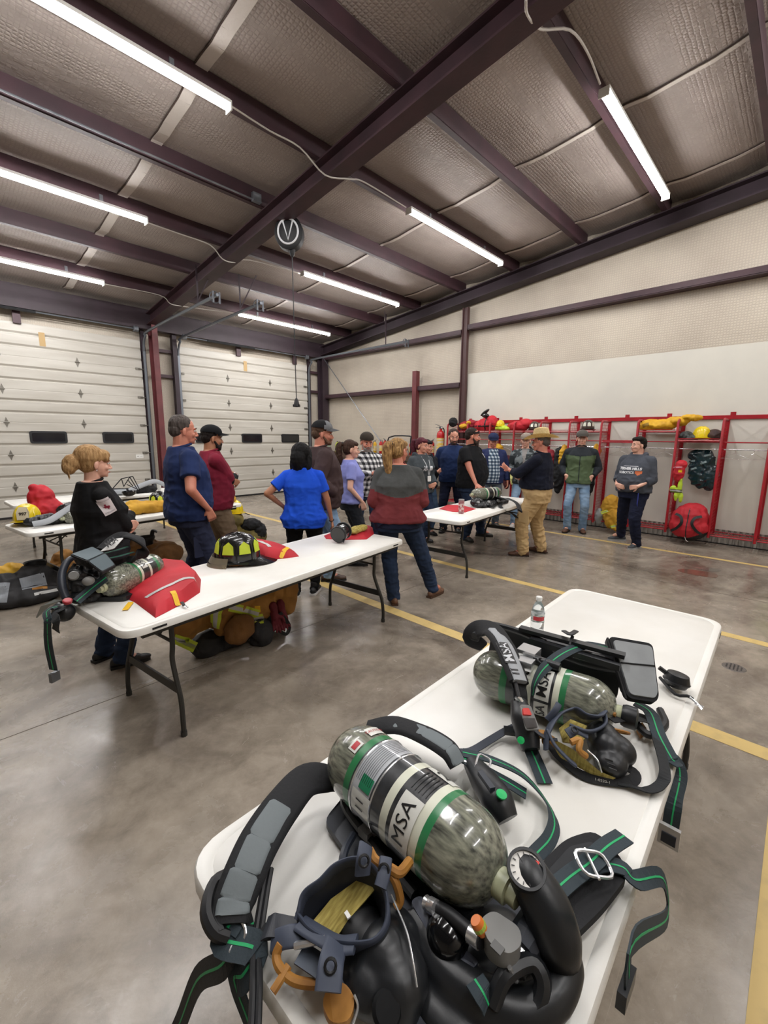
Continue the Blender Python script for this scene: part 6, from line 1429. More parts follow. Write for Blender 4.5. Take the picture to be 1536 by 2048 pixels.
def helmet(loc, rz, m, lab, quads=M_lime, shield=None, tilt=0, visor=False, text=None, group=None, s=1.0):
    t = thing('fire_helmet', lab, 'helmet', loc, rz, group, s); Rt = Matrix.Rotation(tilt, 3, 'Y')
    def q(p): return V((0, 0, .012)) + Rt @ V(p)
    bm = B(); n = 32; prof = [(1.0, .02), (.99, .05), (.95, .09), (.84, .13), (.66, .155), (.4, .168), (.0, .172)]; R = []
    for k, z in prof:
        ring = [bm.verts.new(q((math.cos(a)*.128*k, math.sin(a)*.105*k, z))) for a in [2*math.pi*i/n for i in range(n)]] if k > 0 else [bm.verts.new(q((0, 0, z)))]
        R.append(ring)
    for a, b_ in zip(R, R[1:]):
        for i in range(n):
            if len(b_) == 1: bm.faces.new((a[i], a[(i+1) % n], b_[0]))
            else: bm.faces.new((a[i], a[(i+1) % n], b_[(i+1) % n], b_[i]))
    sh_ = obj('shell', bm, m, t, smooth=True)
    bm = B(); a_, b_ = [], []
    for i in range(n):
        a = 2*math.pi*i/n; ca, sa = math.cos(a), math.sin(a); ex = .035+(.075*max(0, -ca)**1.5)+.015*max(0, ca); dz = -.02*max(0, -ca)-.004
        a_.append(bm.verts.new(q((ca*.126, sa*.103, .022)))); b_.append(bm.verts.new(q((ca*(.128+ex), sa*(.105+ex*.75), .012+dz))))
    for i in range(n): bm.faces.new((a_[i], a_[(i+1) % n], b_[(i+1) % n], b_[i]))
    bmesh.ops.solidify(bm, geom=bm.faces[:], thickness=.005); obj('brim', bm, m, t, smooth=True)
    bm = B()
    for k in range(4):
        a0 = math.pi*k/4; pts = []
        for j in range(13):
            ph = math.pi*j/12; r_ = math.cos(ph); z = .02+.155*math.sin(ph)**.75; kx = .131*r_; pts.append(q((math.cos(a0)*.131*r_, math.sin(a0)*.108*r_, z)))
        add_tube(bm, pts, .0055, 6)
    obj('crown_ribs', bm, m, sh_, smooth=True)
    if quads:
        for k in range(8):
            a = math.pi/8+math.pi*k/4; bm = B(); P = []
            for da, z, kk in ((-.27, .06, 1.0), (.27, .06, 1.0), (.25, .11, .93), (0, .135, .84), (-.25, .11, .93)):
                P.append(q((math.cos(a+da)*.131*kk, math.sin(a+da)*.108*kk, z)))
            add_slab(bm, P, .003, (Rt @ V((math.cos(a), math.sin(a), .35))).normalized()); obj('reflector', bm, quads, sh_)
    if shield:
        bm = B(); P = [q((.150, -.045, .03)), q((.150, .045, .03)), q((.150, .05, .10)), q((.138, .03, .15)), q((.138, -.03, .15)), q((.150, -.05, .10))]
        add_slab(bm, P, .006, Rt @ V((1, 0, .1))); so = obj('front_shield', bm, shield, t)
        if text: flat_text('lettering', text, .038, q((.159, 0, .085)), Rt @ V((0, 1, 0)), Rt @ V((-.08, 0, 1)), mat('shield_ink', '#3a3225', .6), so, bold=.002)
    if visor:
        bm = B(); a_, b_ = [], []
        for i in range(13):
            a = -1.25+2.5*i/12; a_.append(bm.verts.new(q((math.cos(a)*.15, math.sin(a)*.135, .045)))); b_.append(bm.verts.new(q((math.cos(a)*.19, math.sin(a)*.15, -.03+.02*abs(math.sin(a))))))
        for i in range(12): bm.faces.new((a_[i], a_[i+1], b_[i+1], b_[i]))
        bmesh.ops.solidify(bm, geom=bm.faces[:], thickness=.003); obj('visor', bm, M_visor, t, smooth=True)
    bm = B(); pts = [q((math.cos(a)*.118, math.sin(a)*.098, .0)) for a in [2*math.pi*k/24 for k in range(24)]]; add_loop(bm, pts, .010); obj('ear_flap', bm, M_brownbg if m is M_helk else M_black, t, smooth=True)
    bm = B(); add_tube(bm, [q((.05, .10, .0)), q((.09, .13, -.02)), q((.15, .12, -.026))], .006, 6, smooth=3); add_ring(bm, q((.155, .12, -.022)), .012, .003, (0, 0, 1), 12, 5); obj('chin_strap', bm, M_black, t, smooth=True)
    return t

def red_sack(lab, poly, z0, th, stripe=None, tabs=(), clip=None, name='mask_bag', m=None, p=2.2):
    t = stand(name, lab, 'bag'); bm = B(); puff(bm, poly, z0, th, p=p); body_ = obj('bag_body', bm, m or M_redfab, t, smooth=True)
    if stripe: strip_on('reflective_stripe', stripe[0], stripe[1], .028, body_, M_silver, body_)
    for (a, b_, w_) in tabs: strip_on('tab', a, b_, w_, body_, M_yel, body_, n=6, off=.005)
    if clip:
        c = V(clip); bm = B(); add_ribbon(bm, [c+V((0, .03, .015)), c+V((0, .01, .008)), c], .016, .004, nrm=(0, 0, 1), smooth=3); st = obj('clip_strap', bm, M_black, t)
        bm = B(); add_ring(bm, c+V((.002, -.012, 0)), .008, .002, (0, 0, 1), 12, 5); add_ring(bm, c+V((.004, -.03, -.001)), .007, .002, (0, .2, 1), 12, 5, sy=1.4); obj('snap_hook', bm, M_chrome, st)
    cx = sum(q[0] for q in poly)/len(poly); cy = sum(q[1] for q in poly)/len(poly); rebase(t, (cx, cy, z0)); return t

# ================================================================ table beside the blonde woman
T2 = .737
red_sack('red mask bag with a long silver stripe and yellow tab beside the blonde woman',
    [(0.649, 2.983, 0.737), (0.845, 3.202, 0.737), (1.094, 3.284, 0.737), (1.178, 3.116, 0.737), (1.137, 2.769, 0.737), (1.033, 2.544, 0.737), (0.912, 2.448, 0.737), (0.794, 2.381, 0.737), (0.71, 2.335, 0.737), (0.704, 2.642, 0.737)], .737, lambda x, y: .022+.062*min(1, max(0, (x-.62)/.35)),
    stripe=((0.738, 2.563, 0.75), (1.042, 2.628, 0.8)), tabs=[((0.86, 2.498, 0.8), (0.854, 2.408, 0.77), .03), ((0.686, 2.65, 0.737), (0.627, 2.547, 0.737), .03)], clip=(0.868, 2.363, 0.75), p=7)
red_sack('red mask bag lying behind the black helmet, its pointed end to the right',
    [(1.771, 3.411, 0.737), (1.874, 3.461, 0.737), (1.982, 3.306, 0.737), (1.995, 3.053, 0.737), (1.929, 2.793, 0.737), (1.818, 2.821, 0.737), (1.685, 2.892, 0.737), (1.69, 3.128, 0.737)], .737, lambda x, y: .10-.07*min(1, max(0, (x-1.75)/.3)),
    stripe=((1.784, 3.195, 0.8), (1.763, 2.944, 0.8)), tabs=[((1.79, 2.833, 0.76), (1.925, 2.911, 0.76), .03)], p=2.5)
s3 = red_sack('flat red mask bag at the far end of the table, under a dark mask', [(2.519, 3.225, 0.737), (2.715, 3.282, 0.737), (2.927, 3.144, 0.737), (3.114, 3.168, 0.737), (2.926, 2.956, 0.737), (2.714, 2.84, 0.737), (2.557, 2.963, 0.737), (2.456, 3.115, 0.737)], .737, lambda x, y: .03+.03*min(1, max(0, (x-2.6)/.3)), stripe=((2.688, 3.041, 0.77), (2.815, 2.981, 0.78)))
helmet((1.511, 2.986, 0.737), math.radians(150), M_helk, 'black fire helmet with lime reflectors on the table beside the blonde woman', visor=True, s=1.22)
mk = stand('face_mask', 'dark face mask with a yellow hood resting on the far red bag', 'breathing mask')
bm = B(); c0 = V((2.483, 2.924, 0.83)); ax = V((.75, .35, .1)).normalized(); add_lathe(bm, [(.066, -.08), (.072, -.06), (.07, .05), (.062, .07), (.03, .085), (0, .088)], c0, ax, 26); obj('lens', bm, M_helk, mk, smooth=True)
bm = B(); add_ring(bm, c0-ax*.07, .07, .008, ax, 26, 6); add_ring(bm, c0+ax*.045, .073, .008, ax, 26, 6); obj('rim', bm, M_plast, mk, smooth=True)
bm = B(); add_ell(bm, (2.728, 3.0, 0.8), (.10, .05, .035), Matrix.Rotation(.4, 3, 'Z')); add_ell(bm, (2.803, 2.99, 0.81), (.06, .04, .03)); organic('hood', bm, .006, M_net, mk, amp=.006, freq=20)
bm = B(); add_ribbon(bm, [c0+V((0, -.075, .0)), (2.456, 2.859, 0.79), (2.419, 2.83, 0.765)], .02, .004, nrm=(0, -1, .3), smooth=3); obj('strap', bm, M_black, mk)
rebase(mk, (c0.x, c0.y, .79))
# third air pack on this table
t = stand('air_pack', 'air pack at the left end of the table beside the blonde woman, strap hanging down', 'air pack')
b3 = Bottle(t, (0.969, 3.041, 0.83), (0.576, 2.743, 0.83), .085, seq=[(.20, 0), (.25, 2), (.36, 3), (.40, 1), (.52, 3), (.56, 1), (.60, 2), (.61, 0)], seg=32)
p_ = b3.rect('logo_panel', .10, .045, .46, 118, M_labelw); b3.text('MSA', .042, .46, 118, off=.0034, par=p_)
p_ = b3.rect('number_panel', .07, .05, .27, 100, M_labelw); b3.text('II', .04, .27, 100, off=.0034, par=p_)
bm = B(); P = [(0.519, 2.836, 0.74), (0.667, 2.69, 0.74), (0.832, 2.792, 0.74), (0.933, 3.102, 0.74), (0.621, 3.262, 0.74), (0.51, 3.109, 0.74)]; add_slab(bm, rounded(P, .03, 3), .025, (0, 0, 1)); obj('back_plate', bm, M_plast, t, bevel=.006)
bm = B()
for c, r_ in (((0.499, 2.865, 0.83), .06), ((0.545, 2.842, 0.86), .055), ((0.493, 2.849, 0.9), .045), ((0.601, 2.889, 0.86), .05)): add_ell(bm, c, r_)
add_ell(bm, (0.519, 2.832, 0.78), (.09, .06, .03)); organic('valve_assembly', bm, .008, M_plast, t, amp=.012, freq=26)
bm = B(); add_ell(bm, (0.505, 2.694, 0.9), (.03, .02, .025)); add_lathe(bm, [(.022, 0), (.026, .01), (.02, .02)], (0.452, 2.738, 0.93), (-.3, -.8, .4), 14); obj('pressure_gauge', bm, M_grey, t, smooth=True)
f1 = [(0.474, 2.904, 1.0), (0.608, 3.021, 1.0), (0.623, 2.803, 1.0), (0.509, 2.679, 1.0)]; f2 = [(0.509, 2.679, 1.0), (0.623, 2.803, 1.0), (0.659, 2.763, 0.93), (0.566, 2.662, 0.93)]
wp = None
for f in (f1, f2):
    bm = B(); add_slab(bm, rounded(f, .015, 3), .016, (-.2, -.5, .85)); o_ = obj('waist_pad', bm, M_fab, t, bevel=.004)
    c_ = sum((V(p) for p in f), V())/4; bm = B(); add_slab(bm, rounded([c_+(V(p)-c_)*.9+V((-.2, -.5, .85))*.016 for p in f], .012, 3), .005, (-.2, -.5, .85)); obj('pad_panel', bm, mat('pad_greygreen', '#56646a', .7), o_, bevel=.002)
bm = B(); add_ribbon(bm, [(0.634, 2.946, 1.0), (0.708, 3.0, 1.03), (0.774, 3.005, 1.05), (0.812, 2.876, 1.05), (0.833, 2.837, 1.0), (0.808, 2.843, 0.95), (0.751, 2.891, 0.92)], [.07, .08, .08, .085, .08, .07, .05], .02, nrm=[(-.4, -.5, .8), (-.1, -.7, .6), (.3, -.3, .9), (.6, .3, .6), (.2, -.8, .5)], rnd=1); ss = obj('shoulder_strap', bm, M_fab, t, smooth=True)
lp = V((0.67, 2.855, 1.05)); bm = B(); add_slab(bm, rounded([(0.598, 2.816, 1.02), (0.708, 2.918, 1.06), (0.75, 2.914, 1.06), (0.673, 2.836, 1.02)], .01, 2), .004, (-.3, -.6, .8)); lo = obj('logo_panel', bm, M_silver, ss)
flat_text('lettering', 'MSA', .05, lp+V((-.3, -.6, .8))*.012, V((0.713, 2.877, 1.06))-V((0.606, 2.786, 1.03)), V((-.3, .35, .6)), M_ink, lo, bold=.001)
for q in ([(205, 1108, .98), (235, 1100, .99), (255, 1092, 1.0)],):
    web('strap_web', [(0.623, 2.883, 0.99), (0.701, 2.881, 1.0), (0.773, 2.928, 1.0)], .03, t)
    web('strap_web', [(0.623, 2.834, 0.97), (0.702, 2.846, 0.97), (0.79, 2.887, 0.97)], .03, t)
bm = B(); add_tube(bm, [(0.53, 2.994, 0.98), (0.464, 2.932, 0.97), (0.423, 2.882, 0.92), (0.409, 2.835, 0.86), (0.414, 2.797, 0.8)], [.014, .018, .02, .022, .02], 10, smooth=5); obj('breathing_hose', bm, M_plast2, t, smooth=True)
bm = B(); add_tube(bm, [(0.492, 2.915, 0.95), (0.454, 2.888, 0.9), (0.445, 2.826, 0.83)], .010, 8, smooth=4); obj('air_hose', bm, M_black, t, smooth=True)
bm = B(); add_ell(bm, (0.4, 2.796, 0.721), (.052, .052, .05)); add_ell(bm, (0.4, 2.894, 0.709), (.045, .05, .045)); organic('console', bm, .006, M_plast, t)
bm = B(); add_lathe(bm, [(.02, 0), (.022, .014), (.018, .018), (0, .018)], (0.395, 2.639, 0.824), (0, -.3, 1), 16); obj('red_button', bm, mat('dull_red_button', '#a8303a', .4), t, smooth=True)
web('strap_web', [(0.443, 2.698, 0.8), (0.513, 2.722, 0.84), (0.588, 2.695, 0.9)], .045, t, nrm=(-.2, -.7, .6))
bm = B(); add_slab(bm, [(0.36, 3.571, 0.461), (0.36, 3.266, 0.628), (.41, 2.86, .765), (.43, 2.80, .77), (0.4, 3.021, 0.73)], .01, (-.6, -.3, .7)); obj('flap', bm, mat('flap_grey', '#8d9390', .6), t)
web('hanging_strap', [(.40, 2.80, .765), (.33, 2.79, .755), (0.3, 2.591, 0.773), (0.3, 2.67, 0.612), (0.31, 2.698, 0.458)], .048, t, nrm=[(0, 0, 1), (-.6, -.2, .7), (-.8, -.6, 0), (-.8, -.6, 0)])
web('hanging_strap', [(.40, 2.74, .765), (.34, 2.74, .745), (0.32, 2.49, 0.799), (0.32, 2.532, 0.729)], .045, t, m=M_web2, line=False, nrm=[(0, 0, 1), (-.6, -.2, .7), (-.8, -.6, 0)])
bm = B(); add_box(bm, (0.31, 2.693, 0.423), (.045, .02, .05), Matrix.Rotation(.5, 3, 'Z')); obj('strap_tip', bm, M_galv, t, bevel=.005)
rebase(t, (.9, 2.7, TT))

# ================================================================ table by the bearded man
red_sack('flat red mask bag on the table in front of the bearded man', [(4.61, 3.428, 0.737), (4.977, 3.555, 0.737), (5.096, 3.383, 0.737), (4.976, 3.088, 0.737), (4.635, 3.035, 0.737), (4.548, 3.167, 0.737)], .737, .018)
tb = thing('tumbler', 'pink patterned tumbler beside the flat red bag', 'cup', (4.535, 3.028, 0.737))
bm = B(); add_lathe(bm, [(.001, .002), (.03, 0), (.033, .01), (.036, .17), (.034, .172), (.032, .165), (.03, .02), (0, .015)], seg=24); obj('cup', bm, mat('cup_glass', '#d8b0b4', .12, trans=.45, col2='#b8616a', nscale=25), tb, smooth=True)
bm = B(); add_lathe(bm, [(.0355, .03), (.0362, .13)], seg=24); obj('pattern_band', bm, mat('cup_pattern', '#b04048', .4, col2='#e0c8c4', nscale=30, lo=.45, hi=.55), tb, smooth=True)
bm = B(); add_lathe(bm, [(0, .185), (.034, .182), (.037, .17)], seg=24); obj('lid', bm, mat('lid_grey', '#8f8d8c', .4), tb, smooth=True)
t = stand('air_pack', 'air pack standing on the table in front of the bearded man', 'air pack')
b4 = Bottle(t, (5.713, 3.154, 0.89), (5.164, 3.279, 0.89), .088, seq=[(.20, 0), (.25, 2), (.30, 4), (.36, 3), (.40, 1), (.55, 3), (.60, 1), (.64, 2), (.65, 0)], seg=28)
bc = (b4.A+b4.Bn)/2
bm = B(); add_ell(bm, (bc.x-.05, bc.y-.05, .77), (.36, .14, .03), Matrix.Rotation(.15, 3, 'Z')); add_ell(bm, (bc.x-.28, bc.y-.02, .80), (.10, .08, .05)); add_ell(bm, (bc.x+.2, bc.y-.1, .765), (.2, .1, .02)); add_ell(bm, (bc.x-.15, bc.y-.16, .765), (.12, .06, .02)); organic('harness', bm, .010, M_plast, t, amp=.016, freq=18)
for k, c in enumerate(((-.34, -.08), (-.2, -.16), (.02, -.18))):
    bm = B(); add_lathe(bm, [(.022, 0), (.026, .012), (.02, .022), (0, .024)], (bc.x+c[0], bc.y+c[1], .80), (-.3, -.6, .7), 14); obj('fitting', bm, M_grey, t, smooth=True)
bm = B(); add_ribbon(bm, [(bc.x+.2, bc.y-.03, .80), (5.421, 2.957, 0.85), (5.349, 2.798, 0.86), (5.208, 2.623, 0.84), (5.024, 2.484, 0.78)], .075, .02, nrm=[(-.3, -.8, .6), (-.2, -.7, .7), (-.2, -.7, .6)], rnd=1); so = obj('shoulder_strap', bm, M_fab, t, smooth=True)
bm = B(); add_ribbon(bm, [V((5.332, 2.878, 0.86))+V((-.01, -.03, .005)), V((5.239, 2.711, 0.86))+V((-.01, -.03, .005))], .05, .006, nrm=(-.2, -.8, .5)); obj('grey_panel', bm, M_pad, so)
web('waist_strap', [(bc.x+.1, bc.y-.2, .76), (5.334, 2.933, 0.757), (5.288, 2.83, 0.713), (5.481, 2.81, 0.643), (5.607, 2.81, 0.571)], .05, t, m=M_web2, line=False)
web('strap_web', [(bc.x-.1, bc.y-.22, .755), (5.315, 3.237, 0.752), (5.168, 2.914, 0.75)], .045, t, m=M_web2, line=False)
rebase(t, (bc.x, bc.y, TT))

# ================================================================ table behind the blonde woman
hm = helmet((0.617, 5.807, 0.75), math.radians(252), M_hely, 'yellow fire helmet with a number shield at the left end of the second row table', quads=None, shield=mat('shield_cream', '#cfc4a8', .6), tilt=-.1, text='997', s=1.08)
wad('mask_bag', 'bulging red bag standing behind the numbered yellow helmet', 'bag', [((.80, 6.0, .86), (.17, .12, .12)), ((.78, 6.02, .98), (.12, .09, .14)), ((.73, 6.03, 1.08), (.05, .05, .06))], M_redfab, .012, 9, .010, z0=.74)
t = stand('air_pack', 'grey and black air pack beside the numbered yellow helmet', 'air pack')
b5 = Bottle(t, (1.12, 5.62, .80), (.88, 5.55, .80), .07, seq=[(.3, 0), (.4, 3), (.6, 1)], seg=20)
bm = B(); add_ell(bm, (.80, 5.66, .79), (.24, .07, .05), Matrix.Rotation(.1, 3, 'Z')); add_ell(bm, (1.02, 5.74, .84), (.16, .1, .09)); organic('harness', bm, .012, M_plast, t, amp=.02, freq=14)
bm = B(); add_ribbon(bm, [(.62, 5.50, .78), (.75, 5.50, .80), (.88, 5.56, .86), (1.0, 5.6, .92), (1.1, 5.66, .92)], .07, .02, nrm=(-.2, -.7, .7), rnd=1); obj('shoulder_strap', bm, mat('strap_panel_grey', '#9a9ea2', .6), t, smooth=True)
rebase(t, (.95, 5.62, TT))
wad('bunker_coat', 'folded yellow bunker coat on the table behind the blonde woman', 'coat', [((1.75, 5.72, .80), (.30, .13, .07), .1), ((1.95, 5.72, .80), (.22, .12, .06)), ((1.62, 5.75, .82), (.12, .1, .07))], M_yelbg, .016, 8, .010, z0=.74)
helmet((1.98, 5.98, .76), math.radians(240), M_helk, 'dark fire helmet with bright lime reflectors behind the folded yellow coat', s=1.05)
wad('bunker_pants', 'maroon and grey bundle under the lime reflector helmet', 'clothing', [((2.10, 5.86, .78), (.16, .08, .05))], M_dkred, .012, 10, .012, z0=.74)
wad('bunker_coat', 'small folded yellow coat at the right end of the table behind the maroon shirt', 'coat', [((2.78, 5.78, .79), (.15, .12, .06)), ((2.72, 5.80, .83), (.10, .09, .05))], M_yelbg, .018, 9, .010, z0=.74)
wad('gear_bag', 'dark gear bundle behind the small folded yellow coat', 'bag', [((2.78, 6.03, .84), (.12, .1, .1)), ((2.70, 6.05, .93), (.08, .08, .08))], mat('dark_brown_gear', '#2b2022', .8), .02, 12, .012, z0=.74)
def cup(loc, lab, h=.1):
    c = thing('paper_cup', lab, 'cup', loc); bm = B(); add_lathe(bm, [(0, .003), (.026, 0), (.036, h), (.034, h), (.025, .005)], seg=18); obj('cup', bm, M_white, c, smooth=True)
    bm = B(); add_ring(bm, (0, 0, h), .036, .0025, (0, 0, 1), 18, 5); obj('rim', bm, M_white, c)
cup((1.58, 5.95, TT), 'white foam cup on the second row table beside the blonde woman', .11)
# far-left table
cup((2.62, 7.85, TT), 'white cup behind the lime reflector helmet, on the table nearest the bay door', .13)
t = stand('face_mask', 'face mask with upright web head harness on the table nearest the bay door', 'breathing mask')
c0 = V((2.02, 7.364, 0.79)); bm = B(); add_lathe(bm, [(.09, 0), (.10, .02), (.08, .06), (.04, .08), (0, .085)], (c0.x, c0.y, .83), (0, -.2, -1), 22); obj('lens', bm, M_lens, t, smooth=True)
bm = B(); r, n_ = towards(c0)
for a, b_ in (((-.16, 0, .80), (-.07, 0, 1.05)), ((-.12, .02, .84), (-.03, 0, 1.04)), ((-.07, 0, 1.05), (.08, 0, 1.02)), ((.08, 0, 1.02), (.06, 0, .90)), ((-.03, 0, 1.04), (.06, 0, .90)), ((.08, 0, 1.02), (.24, .05, .84)), ((-.1, 0, .86), (.02, 0, .93)), ((-.06, 0, .9), (.0, 0, 1.0))):
    pa = V((c0.x, c0.y, 0))-r*a[0]+n_*a[1]+V((0, 0, a[2])); pb = V((c0.x, c0.y, 0))-r*b_[0]+n_*b_[1]+V((0, 0, b_[2])); add_tube(bm, [pa, pb], .007, 6)
obj('head_harness', bm, M_fab, t)
rebase(t, (c0.x, c0.y, .745))
t = stand('air_pack', 'grey strapped air pack lying along the table nearest the bay door', 'air pack')
bm = B(); add_ell(bm, (1.9, 7.75, .78), (.34, .1, .045)); add_ell(bm, (2.35, 7.75, .79), (.22, .08, .05)); organic('harness', bm, .014, M_fab, t, amp=.02, freq=12)
bm = B(); add_ribbon(bm, [(2.1, 7.62, .80), (2.3, 7.62, .88), (2.5, 7.66, .92), (2.7, 7.75, .83)], .08, .03, nrm=(-.2, -.8, .5), rnd=1); add_ribbon(bm, [(1.7, 7.62, .79), (1.9, 7.58, .80), (2.05, 7.6, .79)], .09, .03, nrm=(-.2, -.8, .5), rnd=1); obj('shoulder_strap', bm, mat('strap_panel_grey', '#9a9ea2', .6), t, smooth=True)
bm = B(); add_tube(bm, [(2.75, 7.8, .78), (2.95, 7.9, .80), (3.0, 7.9, .86)], .014, 8, smooth=3); obj('hose', bm, M_black, t, smooth=True)
rebase(t, (2.2, 7.72, TT))

# ================================================================ bunker gear on the floor
cp = wad('bunker_coat', 'tan bunker coat with lime and silver stripes heaped under the table beside the blonde woman', 'coat',
    [((1.60, 3.13, .42), (.30, .12, .20), .1), ((1.40, 3.17, .40), (.16, .11, .2)), ((1.86, 3.12, .42), (.17, .11, .24)), ((1.98, 3.06, .36), (.09, .07, .22)), ((1.62, 3.10, .60), (.24, .1, .09)), ((1.22, 3.15, .28), (.17, .06, .10), .2), ((1.42, 3.09, .30), (.12, .07, .14)), ((1.72, 3.06, .32), (.14, .08, .12))], M_tanbg, .022, 6, .011, z0=.03, base=(1.6, 3.13, 0))
M_bands = (M_lime, M_silver)
def stripes(o, c, w_, h, rot=0):
    band(o, c, w_, h, M_lime, rot, off=.004); band(o, c, w_, h*.42, M_silver, rot, off=.0065)
def L_(p, b_): return V(p)-V(b_)
B0 = (1.6, 3.13, 0)
stripes(cp, L_((1.326, 3.02, 0.355), B0), .20, .075, 1.35); stripes(cp, L_((1.556, 3.0, 0.332), B0), .20, .07, -.35); stripes(cp, L_((1.673, 3.0, 0.226), B0), .07, .075, .1); stripes(cp, L_((1.122, 3.08, 0.186), B0), .16, .075, -.45)
band(cp, L_((1.672, 3.0, 0.311), B0), .04, .05, M_yel, 0, 'tab')
bm = B(); add_ring(bm, L_((1.777, 2.98, 0.282), B0), .028, .006, (-.5, -.8, .2), 18, 6); obj('hook_ring', bm, M_black, cp)
bm = B(); add_ribbon(bm, [L_((1.837, 2.95, 0.247), B0), L_((1.907, 2.93, 0.122), B0), L_((1.875, 2.93, 0.052), B0), L_((1.799, 2.95, 0.115), B0)], .03, .004, nrm=(-.5, -.8, .1), smooth=4); obj('suspender', bm, M_black, cp)
bp_ = wad('bunker_pants', 'dark boots and black trousers under the striped tan coat', 'clothing', [((1.33, 3.16, .08), (.14, .1, .10)), ((1.70, 3.02, .09), (.10, .09, .12)), ((1.50, 3.17, .07), (.2, .1, .08)), ((1.80, 3.15, .1), (.2, .08, .1))], mat('black_gear', '#1a1a1c', .7, col2='#2b2a2c'), .014, 9, .012, z0=.005)
wad('helmet_bag', 'round brown flap of leather hanging below the striped tan coat', 'bag', [((1.50, 2.99, .20), (.13, .06, .12))], M_brownbg, .008, 8, .010, z0=.06)
bm = B()
gl = stand('work_gloves', 'dark red work gloves hanging by the boots under the table', 'gloves')
for k in range(2):
    bm = B(); gx = 1.80+k*.07; hand_shape(bm, V((gx, 2.97, .24)), V((.12, -.08, -1)), V((-.4, -.9, 0)), .35, 1 if k else -1, .2); add_cap(bm, (gx-.01, 2.98, .31), (gx, 2.97, .22), .034, .032); organic('glove', bm, .006, M_glove, gl, amp=.003, freq=20)
rebase(gl, (1.83, 2.97, .03))
wad('bunker_pants', 'brown bunker trousers with black boots standing open between the blonde woman and tall man', 'clothing', [((1.72, 6.10, .16), (.34, .2, .17)), ((1.95, 5.9, .14), (.24, .2, .15)), ((1.5, 6.2, .15), (.2, .15, .15))], M_brownbg, .02, 6, .014, z0=.005)
for k, (x, y) in enumerate(((1.55, 6.12), (1.80, 6.02))):
    t = thing('rubber_boot', 'black rubber boot top folded over brown bunker trousers, '+('left' if k == 0 else 'right')+' of the pair', 'boot', (x, y, .26), .3*k, None)
    bm = B(); add_lathe(bm, [(.07, 0), (.075, .08), (.09, .12), (.095, .10), (.08, .06)], seg=18, sx=1.2); obj('shaft', bm, M_black, t, smooth=True)
    bm = B(); add_ribbon(bm, [(.08, 0, .1), (.12, .02, .17), (.16, 0, .15)], .05, .012, nrm=(0, -.6, 1), rnd=1); obj('pull_strap', bm, M_black, t, smooth=True)
wad('bunker_pants', 'small tan gear heap behind the legs of the second row table', 'clothing', [((.98, 6.35, .14), (.14, .12, .14)), ((1.0, 6.3, .08), (.18, .14, .08))], M_tanbg, .02, 8, .014, z0=.005)
gb = wad('gear_bag', 'black and grey bunker trousers lying by the far left edge', 'clothing', [((.58, 5.62, .16), (.2, .18, .17)), ((.34, 5.60, .14), (.2, .2, .15)), ((.50, 5.45, .08), (.3, .16, .09)), ((.72, 5.75, .12), (.14, .14, .12))], mat('black_gear', '#1a1a1c', .7, col2='#2b2a2c'), .02, 6, .013, z0=.005)
for c, w_, h, rt, mm in (((-.02, -.17, .20), .2, .14, .1, mat('grey_patch', '#8b9096', .6)), ((-.32, -.12, .13), .22, .2, -.2, mat('grey_patch', '#8b9096', .6)), ((.02, -.2, .12), .12, .03, -.1, M_tan), ((.1, -.2, .06), .26, .03, .1, M_silver)):
    band(gb, V(c), w_, h, mm, rt, 'leather_patch', nrm=(-.1, -1, .5))
bm = B(); add_lathe(bm, [(.085, 0), (.08, .06), (.095, .10), (.10, .13), (.085, .12), (.07, .04)], (.04, .06, .22), (0, 0, 1), 24); obj('boot_collar', bm, M_black, gb, smooth=True)
wad('bunker_coat', 'yellow gear behind the black and grey bunker trousers, far left edge', 'coat', [((.42, 6.05, .14), (.22, .12, .15))], M_yelcoat, .015, 8, .014, z0=.005)
# pile with a yellow helmet below the far right end of the second row table
wad('bunker_coat', 'olive and black turnout gear heap below the end of the second row table', 'coat', [((3.12, 6.2, .20), (.24, .18, .22)), ((3.3, 6.05, .12), (.25, .16, .14)), ((3.05, 6.1, .42), (.14, .12, .12))], mat('olive_gear', '#8a7a3c', .8, col2='#5d522b', nscale=5), .02, 7, .014, z0=.005)
wad('gear_bag', 'black harness bundle draped on the olive turnout gear', 'bag', [((3.28, 6.0, .33), (.16, .08, .09), -.5), ((3.4, 5.95, .22), (.10, .07, .12))], M_fab, .018, 12, .012)
helmet((3.10, 6.18, .50), math.radians(280), M_hely, 'bright yellow helmet on the gear heap below the second row table end', quads=None, s=1.15)

